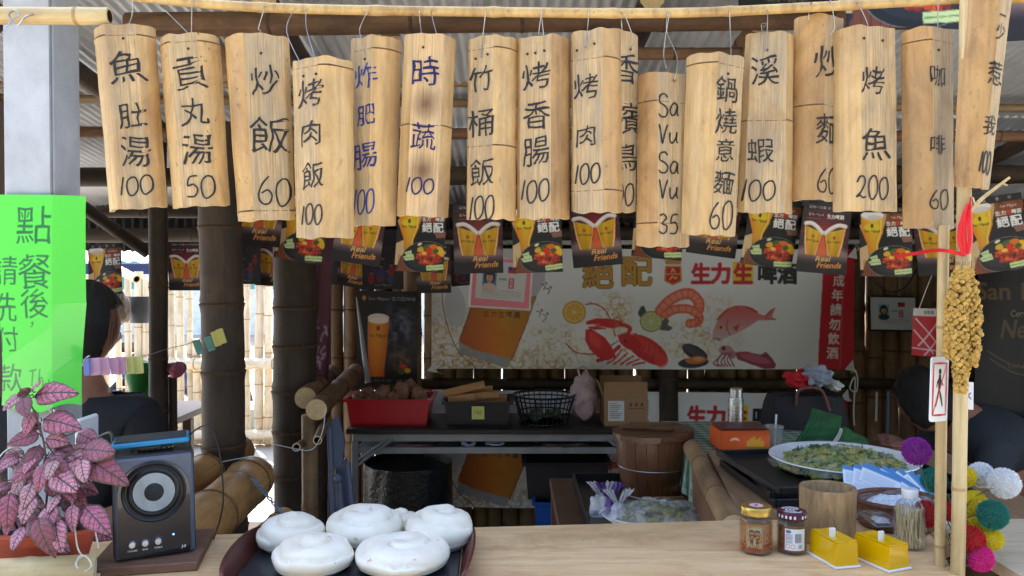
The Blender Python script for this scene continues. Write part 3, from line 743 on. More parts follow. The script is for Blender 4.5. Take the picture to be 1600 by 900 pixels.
PLN = mat_planed('planed_bamboo', (210, 180, 132), (176, 142, 98), (150, 138, 116))
SKIN = mat_bamboo('board_skin', (208, 172, 116), (168, 130, 82), (222, 194, 144), .38, .12)
SKINS = mat_bamboo('board_skin_spotted', (210, 170, 110), (168, 126, 76), (222, 190, 136), .4, .1, spots=.8)
SKIND = mat_bamboo('board_skin_brown', (196, 154, 98), (142, 106, 66), (214, 176, 120), .42, .1, spots=.35)
EDGE = mat('board_cut_edge', (222, 198, 152), .7, var=.15, scale=90)
INNER = mat('board_inner', (190, 166, 126), .8, var=.2, scale=40)
NOD = mat('board_node', (122, 92, 60), .7, var=.5, scale=120)
INKB = mat('black_marker_ink', (40, 38, 40), .6, var=.45, scale=60)
INKN = mat('navy_marker_ink', (34, 28, 84), .5, var=.2)
INKU = mat('blue_marker_ink', (20, 46, 120), .5, var=.2)
def board(TL, TR, BR, BL, Y, fac, nodes, texts, lab, wires=(), skin=None, ink=None, planed=None, yaw=0, holes=(), seed=0, depth=.58):
    skin = skin or SKIN; ink = ink or INKB; planed = planed or PLN
    c = [at(*p, Y) for p in (TL, TR, BR, BL)]
    top = (c[0] + c[1]) / 2; bot = (c[2] + c[3]) / 2; H = (top - bot).length; uz = (top - bot) / H; ux = Vector((0, 1, 0)).cross(uz)
    ux = Vector((uz.z, 0, -uz.x)); wt = (c[1] - c[0]).length / 2; wb = (c[2] - c[3]).length / 2
    M0 = Matrix((ux, Vector((0, 1, 0)), uz)).transposed().to_4x4(); M0.translation = bot
    M = M0 @ Matrix.Rotation(yaw, 4, 'Z'); Mi = M0.inverted()
    t = thing('menu_board', lab, 'menu board', M=M, group='bamboo menu boards hanging along the front pole')
    wm = (wt + wb) / 2; d = wm * depth * 1.25; P75 = R(68)
    def arc(u):   # u in -1..1 -> y (m)
        s_ = u * math.sin(P75); return -d * (math.sqrt(max(0, 1 - s_ * s_)) - math.cos(P75)) / (1 - math.cos(P75))
    ua, ub = -1 + 2 * fac[0], -1 + 2 * fac[1]
    def sec(u):
        if ua < u < ub: k_ = (u - ua) / (ub - ua); return arc(ua) * (1 - k_) + arc(ub) * k_
        return arc(u)
    us = sorted({round(math.sin(-P75 + 2 * P75 * i / 22) / math.sin(P75), 4) for i in range(23)} | {round(ua, 4), round(ub, 4), 1.0, -1.0})
    zs = [(H * i / 26, 0) for i in range(27)]
    for f in nodes:
        z = (1 - f) * H; zs = [q for q in zs if abs(q[0] - z) > .008] + [(z - .008, 0), (z - .003, .7), (z - .0006, 1), (z + .0008, -.6), (z + .0025, .9), (z + .007, 0)]
    zs = sorted(q for q in zs if 0 <= q[0] <= H); nu = len(us); th = .0065
    rr = random.Random(seed); ph = rr.uniform(0, 9)
    mb = MB(); vo = []; vi = []
    for iz, (z, nb) in enumerate(zs):
        w_ = wb + (wt - wb) * z / H
        w_ *= 1 + .022 * mnoise.noise((z * 11, ph, 0)) + .010 * mnoise.noise((z * 60, ph, 4)) + .015 * max(0, nb)
        for u in us:
            zz = z
            e_ = max(0, 1 - z / .02) - max(0, 1 - (H - z) / .02)
            zz += e_ * (.0022 * mnoise.noise((u * 1.6 + ph, 1, z > H / 2)) + .0008 * math.sin(u * 9 + ph)) * 1.4
            cr = max(0, abs(u) - .93) / .07
            if iz == 0: zz += cr * .002
            if iz == len(zs) - 1: zz -= cr * .003
            inf = ua <= u <= ub
            y = sec(u) * (w_ / wm) * (1 + .05 * max(0, nb) * (0.15 if inf else 1)) + .0012 * mnoise.noise((u * 2, z * 12, ph)) * (0 if inf else 1)
            vo.append((u * w_, y, zz)); vi.append((u * w_ * (1 - th * .9 / w_), max(y, arc(u) * w_ / wm) * .93 + th, zz))
    nzs = len(zs); mb.v = vo + vi; B = len(vo)
    for i in range(nzs - 1):
        node = zs[i][1] == 1 or zs[i][1] == -.6
        for j in range(nu - 1):
            inf = ua - 1e-4 <= us[j] and us[j + 1] <= ub + 1e-4
            mb.f.append((i * nu + j, i * nu + j + 1, (i + 1) * nu + j + 1, (i + 1) * nu + j)); mb.m.append((2 if zs[i][1] == 1 and us[j] * 7 % 2 < 1.3 else 1) if inf else (2 if node else 0))
            mb.f.append((B + i * nu + j, B + (i + 1) * nu + j, B + (i + 1) * nu + j + 1, B + i * nu + j + 1)); mb.m.append(4)
        for j, fl in ((0, 1), (nu - 1, 0)):
            f = (i * nu + j, (i + 1) * nu + j, B + (i + 1) * nu + j, B + i * nu + j); mb.f.append(f if fl else f[::-1]); mb.m.append(3)
    for i, fl in ((0, 1), (nzs - 1, 0)):
        for j in range(nu - 1):
            f = (i * nu + j, B + i * nu + j, B + i * nu + j + 1, i * nu + j + 1); mb.f.append(f if fl else f[::-1]); mb.m.append(3)
    obj('board', mb, [skin, planed, NOD, EDGE, INNER], t, M, angle=22)
    def yf(x, z=H / 2):
        w_ = wb + (wt - wb) * max(0, min(1, z / H)); return sec(max(-1, min(1, x / w_))) * w_ / wm - .0013
    for j, q in enumerate(texts):
        tx = MB()
        s_, px, py, h = q[:4]; p = Mi @ at(px, py, Y - .02); sz = h / F * (Y - .02)
        if len(q) > 4:      # digits/latin by strokes
            for g_ in strokes(s_, p.x, p.z, q[4] / F * Y * .93, sz, seed * 7 + j):
                tx = MB()
                for st in g_: ribbon(tx, st, .0031, yf, j)
                obj('character', tx, ink, t, M)
            continue
        elif s_ == '一':
            ribbon(tx, smooth_path([(p.x - .010, 0, p.z), (p.x, 0, p.z + .001), (p.x + .010, 0, p.z + .002)]), .003, yf)
        else: hand_glyph(tx, s_, p.x, p.z, sz * .92, yf, seed * 5 + j, rr.uniform(-.06, .06))
        obj('character', tx, ink, t, M)
    for px, py in holes:
        p = Mi @ at(px, py, Y - .02); a = MB(); a.lathe([(0, 0), (.0024, 0), (.0026, .0006), (0, .0006)][:3], 10, (p.x, yf(p.x, p.z) - .0002, p.z), M=Matrix.Rotation(R(90), 4, 'X')); obj('hole', a, HOL, t, M)
    for wi, wp in enumerate(wires):
        P = [at(x, y, Y - .025 if k_ == 0 else (Y * .4 + 1.488 * .6)) for k_, (x, y) in enumerate(wp)]
        if len(P) > 2: P[-1] = at(*wp[-1], 1.487)
        P0 = P[0] + Vector((0, .035, -.002)); a = MB(); a.tube([P0] + smooth_path(P, 6) + [P[-1] + Vector((0, .022, -.001))], .00085, 6); obj('wire_hook', a, WIRE, t)
    return t
BURN = mat_planed('planed_bamboo_burnt', (220, 186, 136), (188, 150, 104), (176, 150, 120), ((.0, .21, .030), (.0, .085, .034)))
GREYP = mat_planed('planed_bamboo_grey', (202, 174, 130), (166, 138, 98), (150, 140, 122))
Y0 = 1.53
board((147, 45), (243, 50), (262, 327), (172, 330), Y0, (.34, .80), (.06,), [('魚', 204, 108, 54), ('肚', 212, 182, 42), ('湯', 216, 238, 50), ('100', 217, 291, 28, 50)], 'split bamboo menu board lettered 魚肚湯 100, leftmost in the row', [((199, 64), (196, 50), (206, 25), (207, -4)), ], SKIN, holes=((199, 64),), seed=1)
board((249, 60), (343, 62), (360, 324), (270, 325), Y0, (.30, .74), (.05,), [('貢', 303, 118, 54), ('丸', 310, 177, 46), ('湯', 313, 235, 50), ('50', 317, 293, 32, 44)], 'split bamboo menu board lettered 貢丸湯 50 with dark specks', [((300, 80), (299, 58), (300, 0)),((300,58),(262,20),(250,8))], SKINS, holes=((300, 80),), seed=2)
board((351, 60), (452, 62), (461, 345), (372, 347), Y0 - .01, (.40, .94), (.95,), [('炒', 417, 127, 48), ('飯', 424, 212, 60), ('60', 430, 299, 40, 46)], 'wide split bamboo menu board lettered 炒飯 60', [((411, 86), (407, 50), (404, 44), (414, 10))], SKINS, holes=((411, 86),), seed=3, planed=GREYP)
board((457, 97), (552, 97), (553, 373), (463, 373), Y0 - .035, (.04, .50), (.05,), [('烤', 487, 148, 46), ('肉', 488, 210, 42), ('飯', 491, 275, 44), ('100', 488, 335, 32, 40)], 'split bamboo menu board lettered 烤肉飯 100 hanging lower than its neighbours', [((480, 118), (448, 50), (462, 12)), ((502, 118), (480, 50), (478, 14))], SKIN, holes=((475, 120), (498, 120)), seed=4)
board((548, 62), (628, 65), (618, 355), (546, 352), Y0 + .012, (.02, .48), (.07,), [('炸', 572, 120, 40), ('肥', 573, 181, 34), ('腸', 570, 244, 42), ('100', 568, 314, 36, 38)], 'split bamboo menu board lettered 炸肥腸 100 in blue ink', [((571, 94), (565, 62), (562, 45), (574, 18))], SKIN, INKU, holes=((571, 94),), seed=5)
board((632, 58), (712, 60), (700, 343), (620, 336), Y0 - .01, (.22, .80), (.50,), [('時', 666, 114, 50), ('蔬', 662, 214, 44), ('100', 656, 290, 24, 46)], 'split bamboo menu board lettered 時蔬 100 with two dark burn marks', [((662, 76), (657, 40), (655, 16)), ((683, 56), (676, 30), (674, 16))], SKIN, INKN, BURN, holes=((662, 76),), seed=6)
board((732, 62), (808, 62), (806, 345), (729, 343), Y0, (.04, .52), (.07, .60), [('竹', 752, 123, 42), ('桶', 751, 192, 46), ('飯', 753, 269, 46), ('100', 752, 324, 34, 42)], 'split bamboo menu board lettered 竹桶飯 100', [((752, 88), (754, 60), (759, 18))], SKIN, GREYP and None, holes=((743, 91), (762, 87)), seed=7)
board((808, 62), (892, 62), (890, 344), (808, 342), Y0, (.05, .62), (), [('烤', 837, 120, 44), ('香', 838, 180, 46), ('腸', 837, 237, 46), ('100', 835, 298, 32, 46)], 'split bamboo menu board lettered 烤香腸 100', [((838, 85), (842, 50), (846, 18)), ((850, 84), (850, 60), (845, 18))], SKIND, holes=((824, 84), (836, 84), (850, 82)), seed=8, planed=GREYP)
board((925, 52), (997, 55), (993, 335), (922, 330), Y0 + .02, (.55, 1.0), (.4,), [('香', 979, 107, 48), ('檳', 980, 185, 54), ('鳥', 979, 245, 46), ('100', 970, 303, 34, 46)], 'narrow bamboo menu board lettered 香檳鳥 mostly hidden behind its neighbour', [((985, 75), (990, 62), (975, 20)), ((972, 48), (971, 30), (971, 20))], SKIN, holes=((986, 76),), seed=10, planed=GREYP)
board((893, 50), (970, 52), (973, 335), (893, 332), Y0 - .012, (.03, .60), (.16, .88), [('烤', 916, 135, 42), ('肉', 916, 212, 36), ('100', 917, 271, 30, 40)], 'split bamboo menu board lettered 烤肉 100 with a purplish strip of skin', [((915, 72), (918, 45), (920, 18))], SKIND, holes=((902, 77), (928, 70)), seed=9, planed=GREYP)
board((997, 107), (1072, 107), (1077, 388), (994, 385), Y0 + .008, (.34, .98), (.20, .87), [('Sa', 1045, 165, 34, 36), ('Vu', 1044, 209, 28, 34), ('Sa', 1045, 254, 34, 36), ('Vu', 1044, 296, 30, 34), ('35', 1044, 350, 30, 34)], 'split bamboo menu board lettered Sa Vu Sa Vu 35', [((1054, 125), (1058, 90), (1042, 50), (1043, 20)), ((1041, 105), (1037, 80), (1046, 20))], SKIND, holes=((1054, 125),), seed=11, planed=GREYP)
board((1073, 88), (1163, 92), (1149, 372), (1064, 365), Y0 - .012, (.46, .97), (.06,), [('鍋', 1134, 141, 42), ('燒', 1133, 190, 42), ('意', 1132, 235, 38), ('麵', 1130, 286, 40), ('60', 1126, 336, 42, 42)], 'split bamboo menu board lettered 鍋燒意麵 60', [((1136, 117), (1142, 90), (1141, 50), (1140, 18))], SKIN, holes=((1136, 117),), seed=12)
board((1165, 55), (1240, 55), (1238, 335), (1152, 333), Y0 + .006, (.08, .76), (.49,), [('溪', 1195, 110, 48), ('蝦', 1188, 235, 42), ('100', 1184, 297, 32, 52)], 'split bamboo menu board lettered 溪蝦 100', [((1198, 78), (1199, 40), (1200, 16)), ((1192, 52), (1190, 38), (1199, 36))], SKIN, holes=((1198, 78),), seed=13, planed=GREYP)
board((1241, 30), (1318, 30), (1314, 315), (1233, 315), Y0 + .012, (.50, .98), (.49,), [('炒', 1292, 98, 54), ('麵', 1294, 203, 52), ('60', 1291, 283, 38, 38)], 'split bamboo menu board lettered 炒麵 60 partly behind the fish board', [((1296, 55), (1304, 40), (1298, 0)),((1264,32),(1264,20),(1268,4))], SKIND, seed=14, planed=GREYP)
board((1303, 48), (1398, 48), (1402, 333), (1301, 330), Y0 - .008, (.30, .95), (), [('烤', 1361, 128, 46), ('魚', 1365, 226, 54), ('200', 1360, 294, 34, 58)], 'split bamboo menu board lettered 烤魚 200', [((1350, 64), (1356, 40), (1340, 4))], SKIN, holes=((1344, 64), (1378, 64)), seed=15)
board((1408, 52), (1488, 46), (1490, 357), (1410, 358), Y0, (.42, .97), (.07,), [('咖', 1462, 120, 36), ('啡', 1462, 227, 34), ('60', 1465, 311, 30, 38)], 'split bamboo menu board lettered 咖啡 60 beside the bamboo pole', [((1463, 81), (1465, 50), (1466, -4))], SKIND, holes=((1463, 80),), seed=16, planed=GREYP)
board((1502, -18), (1582, -14), (1545, 297), (1490, 293), Y0 - .07, (.60, .98), (), [('一', 1565, 26, 10), ('少', 1562, 50, 28), ('惹', 1555, 115, 40), ('我', 1547, 196, 32), ('100', 1540, 252, 34, 26)], 'tilted bamboo menu board lettered 一少惹我 100, rightmost in the row', [((1540, -20), (1540, -30), (1541, -45))], SKIND, seed=17, planed=GREYP)

# ------------------------------------------------------------------ printed posters
def poster_a():
    c = Cv(0, 0, 78, 110, 4, (30, 20, 28))
    n = c.nz(14, 3); n2 = c.nz(4, 5)
    c.put(np.clip(1.1 - np.hypot((c.X - 39) / 42, (c.Y - 48) / 42), 0, 1) ** .8 * (.7 + .5 * n), (150, 30, 48))
    c.put(np.clip(1 - np.abs(c.Y - 40 - 10 * n) / 4, 0, 1) * .25, (200, 90, 90))
    for s in (1, -1):
        X = lambda x: 39 + s * (x)
        am = lambda x, y: np.stack([np.clip(222 + 22 * np.sin(x * .5) - (y - 40) * .4, 0, 255), np.clip(168 - (y - 38) * .9 + 24 * np.cos((x - 39 - s * 16) * .14), 0, 255), np.clip(26 + 0 * x, 0, 255)], -1)
        c.ell(39 + s * 19, 82, 20, 10, (220, 190, 190), al=.55, soft=.8)
        c.poly([(X(1.5), 46), (X(33), 36), (X(30), 64), (X(26), 82), (X(10), 82), (X(6), 66)], am)
        c.poly([(X(31), 38), (X(33), 36.5), (X(30), 64), (X(26), 82), (X(24), 82), (X(28), 62)], (250, 232, 180), .75)
        c.poly([(X(2), 47), (X(4), 46), (X(8), 66), (X(12), 82), (X(10), 82), (X(6), 66)], (250, 214, 120), .6)
        c.line([(X(2), 46), (X(12), 37), (X(22), 32), (X(32), 33)], 6.5, (226, 218, 214)); c.line([(X(2), 45), (X(12), 36), (X(22), 31), (X(31), 32)], 3.5, (246, 240, 238))
        c.ell(X(17), 52, 2.1, 2.8, (190, 70, 30)); c.ell(X(17), 51, 3, .8, (190, 70, 30))
        c.text('San Miguel', X(17), 59, 4.4, (70, 40, 20), .02, rot=-4 * s, w=21)
    c.poly([(39, 47), (31, 83), (47, 83)], (226, 88, 40), .85); c.ell(39, 68, 5, 14, (240, 120, 60), al=.5, soft=.7)
    c.put(np.clip((c.Y - 80) / 16, 0, 1), (22, 14, 20))
    c.put(np.clip(1 - np.hypot((c.X - 52) / 30, (c.Y - 99) / 8), 0, 1) * .5 * n2, (120, 110, 130))
    c.text('Real', 42, 86, 8.5, (236, 196, 130), .03, (60, 30, 20), .25, rot=-3, italic=.3, w=22)
    c.text('Friends', 52, 96, 8.5, (232, 160, 76), .03, (60, 30, 20), .25, rot=-3, italic=.3, w=36)
    c.text('酒後不開車 安全有保障', 39, 6, 5, (215, 215, 215), .01, w=60); c.poly([(3, 12), (75, 12), (75, 12.5), (3, 12.5)], (90, 80, 84))
    c.text('San Miguel', 25, 18, 4.6, (235, 235, 235), .02, w=19); c.ell(12, 18, 2, 2.6, (200, 130, 40)); c.text('生力啤酒', 54, 19, 7, (240, 240, 240), .03, w=26)
    c.line([(8, 24), (32, 24)], .6, (140, 130, 130))
    return c
def poster_b():
    c = Cv(0, 0, 78, 110, 4, (24, 24, 28)); rg = random.Random(2)
    n = c.nz(6, 8); n2 = c.nz(2.5, 9)
    c.poly([(18, 12), (42, 10), (36, 34), (8, 50), (0, 30)], (196, 170, 130)); c.poly([(40, 10), (78, 10), (78, 26), (40, 34)], (140, 72, 40)); 
    c.put(((c.X > 44) & (c.Y > 10) & (c.Y < 30)) * np.clip(n * 1.6 - .6, 0, 1), (60, 30, 24))
    c.poly([(60, 46), (78, 44), (78, 54), (64, 56)], (190, 130, 110), .7)
    c.poly([(0, 66), (12, 60), (14, 84), (4, 100), (0, 100)], (214, 186, 140)); c.poly([(2, 110), (8, 86), (24, 80), (40, 110)], (128, 66, 36))
    for i in range(6): c.line([(6 + i * 5, 84), (4 + i * 6.4, 110)], .5, (70, 34, 20), sm=False)
    am = lambda x, y: np.stack([236 - (y - 20) * .3 + 0 * x, 180 - (y - 20) * 1.0 + 30 * np.cos((x - 22) * .16), 24 + 20 * np.cos((x - 22) * .2)], -1)
    c.poly([(2, 18), (36, 18), (35, 40), (28, 58), (26, 76), (28, 88), (12, 88), (14, 76), (11, 58), (4, 40)], am)
    c.poly([(31, 20), (34, 20), (33, 40), (27, 58), (25.5, 76), (24, 76), (25, 58), (31, 38)], (255, 220, 130), .7)
    c.ell(19, 14, 17.5, 7.5, (222, 214, 210)); c.ell(19, 12.5, 16.5, 5.5, (246, 242, 238)); c.ell(22, 16, 10, 3, (200, 194, 194), al=.5)
    c.ell(19, 33, 10, 5, (232, 214, 40), al=.85, soft=.5); c.ell(19, 30, 2.2, 3.4, (120, 40, 20)); c.text('San Miguel', 19, 39, 5, (60, 40, 20), .02, w=22)
    c.text('San Miguel', 58, 17, 5, (236, 230, 224), .02, w=22)
    for q, (ch_, co) in enumerate((('生', (240, 240, 240)), ('力', (240, 240, 240)), ('生', (230, 60, 60)), ('啤', (240, 240, 240)), ('酒', (240, 240, 240)))): c.text(ch_, 43 + q * 7, 26, 6.4, co, .04)
    for q, ch_ in enumerate('絕配'): c.text(ch_, 48 + q * 18, 39, 15, (244, 246, 248), .04, (30, 30, 40), .16, rot=-4)
    c.ell(48, 86, 37, 25, (120, 120, 124), -6); c.ell(48, 86, 36, 24, (22, 22, 25), -6); c.ell(48, 84, 31, 20, (38, 38, 42), -6)
    cols = [(196, 48, 24), (214, 70, 30), (170, 34, 22), (226, 110, 34), (150, 30, 20)]
    for i in range(95):
        a = rg.uniform(0, 6.28); q = math.sqrt(rg.random()); x = 54 + 21 * q * math.cos(a); y = 86 + 13.5 * q * math.sin(a) - 2; r_ = rg.uniform(2, 3.6); co = rg.choice(cols)
        c.ell(x, y + .6, r_, r_ * .8, tuple(int(v * .5) for v in co)); c.ell(x, y, r_, r_ * .8, co); c.ell(x - r_ * .3, y - r_ * .3, r_ * .3, r_ * .25, (250, 170, 130), al=.6)
    for x, y, rx, ry, co in ((40, 74, 6, 4, (226, 180, 50)), (50, 70, 7, 4, (70, 110, 40)), (60, 69, 7, 4, (226, 120, 30)), (72, 76, 5, 9, (240, 196, 40)), (38, 66, 4, 2, (230, 232, 210)), (52, 76, 5, 4.5, (228, 40, 30)), (46, 80, 4, 3, (240, 200, 90)), (64, 76, 5, 3, (60, 100, 40))): c.ell(x, y, rx, ry, co, rg.uniform(-30, 30))
    for x, y in ((20, 82), (24, 88), (18, 89)): c.poly([(x - 6, y - 2), (x + 5, y - 6), (x + 7, y + 3), (x - 2, y + 4)], (206, 226, 170)); c.line([(x - 3, y), (x + 4, y - 1)], .8, (90, 140, 60))
    for x, y in ((56, 103), (66, 102), (72, 101)): c.poly([(x - 6, y - 4), (x + 5, y - 5), (x + 6, y + 3), (x - 5, y + 4)], (208, 226, 160)); c.line([(x - 4, y), (x + 4, y - 1)], .9, (90, 140, 60))
    c.poly([(0, 0), (78, 0), (78, 9), (0, 9)], (20, 20, 24))
    for q, ch_ in enumerate('禁止酒駕'): c.text(ch_, 12 + q * 16, 4.6, 4.6, (230, 230, 230), .02)
    return c
def poster_c():      # older dark print: a crowd at a party
    c = Cv(0, 0, 78, 110, 2, (16, 15, 22)); n = c.nz(9, 12); n2 = c.nz(4, 13)
    c.put(np.clip(n * 3 - 1.5, 0, 1) * (c.Y > 30) * (c.Y < 95) * .7, (70, 30, 44)); c.put(np.clip(n2 * 4 - 2.4, 0, 1) * (c.Y < 98) * .6, (60, 70, 96))
    rg = random.Random(3)
    for i in range(16): x = rg.uniform(6, 72); y = rg.uniform(42, 80); c.ell(x, y + 12, 6, 10, rg.choice([(110, 26, 30), (40, 44, 90), (30, 30, 36)])); c.ell(x, y, 3.2, 4.2, (128, 84, 66)); c.ell(x, y - 2, 3.4, 2.8, (22, 16, 14))
    c.text('San Miguel', 39, 102, 6, (150, 140, 120), .02, w=34); return c
PW = .196; PH = PW * 110 / 78
bendp = lambda k1, k2: (lambda U, V: .010 * np.sin(U * 3.1 + k1) + k2 * (V ** 1.6) - .006 * np.cos(V * 4 + U * 2 + k1))
MA = [print_mesh('poster_clinking', poster_a(), PW, PH, 84, 118, bendp(k_, .012)) for k_ in (0.,)] 
MBm = [print_mesh('poster_dish', poster_b(), PW, PH, 84, 118, bendp(1.8, -.012))]
A2 = print_mesh('poster_clinking', poster_a(), PW, PH, 84, 118, bendp(2.4, -.02)); B2 = print_mesh('poster_dish', poster_b(), PW, PH, 84, 118, lambda U, V: .03 * np.maximum(0, V - .6) ** 1.3 * (1 - U) + .012 * np.sin(U * 4 + 1))
MC = print_mesh('poster_party', poster_c(), PW, PH, 60, 84, bendp(.9, .01))
def hangp(me, px, pyb, Y, rot, lab, wpx=77, yaw=0, grp='beer posters strung in the front row', tilt=0):
    """poster whose bottom centre is seen at (px,pyb)"""
    sc = wpx / F * Y / PW; bot = at(px, pyb, Y); Rm = Matrix.Rotation(yaw, 4, 'Z') @ Matrix.Rotation(rot, 4, 'Y') @ Matrix.Rotation(tilt, 4, 'X')
    topc = bot + Rm.to_3x3() @ Vector((0, 0, PH * sc)); 
    return inst('beer_poster', me, None, T(topc) @ Rm @ Matrix.Scale(sc, 4), label=lab, cat='poster', group=grp)
A, B_ = MA[0], MBm[0]
hangp(A, 398, 383, 3.15, R(6), 'clinking glasses poster under the 炒飯 board with only its bottom showing')
hangp(B_, 466, 408, 3.2, R(10), 'dish poster half hidden under the 烤肉飯 board')
hangp(A2, 556, 412, 3.15, R(8), 'clinking glasses poster under the 炸肥腸 board')
hangp(B_, 655, 425, 3.12, R(3), 'dish poster with beer glass under the 時蔬 board')
hangp(A, 748, 427, 3.18, R(-1), 'clinking glasses poster under the 竹桶飯 board')
hangp(B2, 841, 426, 3.12, R(-2), 'dish poster with beer glass under the 烤香腸 board')
hangp(A2, 934, 416, 3.18, R(-5), 'clinking glasses poster under the 烤肉 board')
hangp(B_, 1024, 404, 3.22, R(6), 'dish poster almost hidden behind the Sa Vu board')
hangp(A, 1111, 399, 3.2, R(8), 'clinking glasses poster under the 鍋燒意麵 board with only its bottom showing')
hangp(B2, 1196, 417, 3.12, R(9), 'dish poster with beer glass under the 溪蝦 board')
hangp(A, 1284, 427, 3.05, R(5), 'clinking glasses poster under the 炒麵 board, showing from top to bottom')
hangp(B_, 1382, 432, 3.08, R(1), 'dish poster with beer glass under the 烤魚 board')
hangp(A2, 1470, 430, 3.12, R(-2), 'clinking glasses poster behind the two bamboo poles')
hangp(B2, 1566, 424, 3.0, R(-8), 'dish poster beside the red ribbon, rightmost of the row', wpx=84)
g2 = 'beer posters strung in the dim back row'
hangp(B_, 167, 460, 3.9, R(-3), 'dim dish poster right of the green notice above the seated person', 56, grp=g2)
hangp(A, 289, 454, 3.9, R(0), 'dim clinking glasses poster left of the thick dark post', 54, grp=g2)
hangp(MC, 380, 444, 4.0, R(0), 'dim party poster just right of the thick dark post', 56, grp=g2)
hangp(A, 425, 447, 4.05, R(3), 'dim clinking glasses poster behind the second dark post', 56, grp=g2)
hangp(MC, 498, 444, 4.0, R(2), 'dim party poster above the grey board', 58, grp=g2)
hangp(A, 545, 448, 4.05, R(12), 'dim tilted clinking glasses poster above the dark wall poster', 52, grp=g2)
hangp(MC, 598, 452, 4.0, R(0), 'dim party poster above the dark beer glass wall poster', 66, grp=g2)
hangp(A, 678, 458, 4.0, R(-1), 'dim clinking glasses poster left of the pink framed certificate', 54, grp=g2)
hangp(MC, 728, 446, 4.1, R(-5), 'dim party poster tucked behind the pink framed certificate', 46, grp=g2)
hangp(B_, 1405, 48, 1.72, R(3), 'large dish poster at the top above the fish and coffee boards', 172, grp='posters tied under the front beam')
hangp(A, 1640, 56, 1.74, R(-4), 'large clinking glasses poster at the top right corner', 168, grp='posters tied under the front beam')
hangp(MC, 1232, 12, 1.9, R(4), 'dark poster edge showing above the front beam', 150, grp='posters tied under the front beam')
def cord(name, pts, rad, m, lab, cat='cord', **k):
    a = MB(); a.tube(smooth_path(pts, 8), rad, 6); return obj(name, a, m, None, label=lab, cat=cat, **k)
cord('poster_cord', [at(340, 285, 3.14), at(660, 318, 3.13), at(940, 312, 3.18), at(1240, 322, 3.1), at(1420, 325, 3.1), at(1640, 308, 3.02)], .0012, WIRED, 'dark cord that the front row of posters hangs from')
cord('poster_cord', [at(130, 375, 3.92), at(420, 366, 4.04), at(760, 372, 4.05)], .0012, WIRED, 'dark cord that the dim back row of posters hangs from')
cord('black_cable', [at(1445, 400, 3.9), at(1436, 415, 3.9), at(1415, 448, 3.9), at(1390, 455, 3.9), at(1362, 436, 3.9), at(1350, 418, 3.9)], .004, BLK, 'black cable looping down above the framed certificate at the right', 'cable')

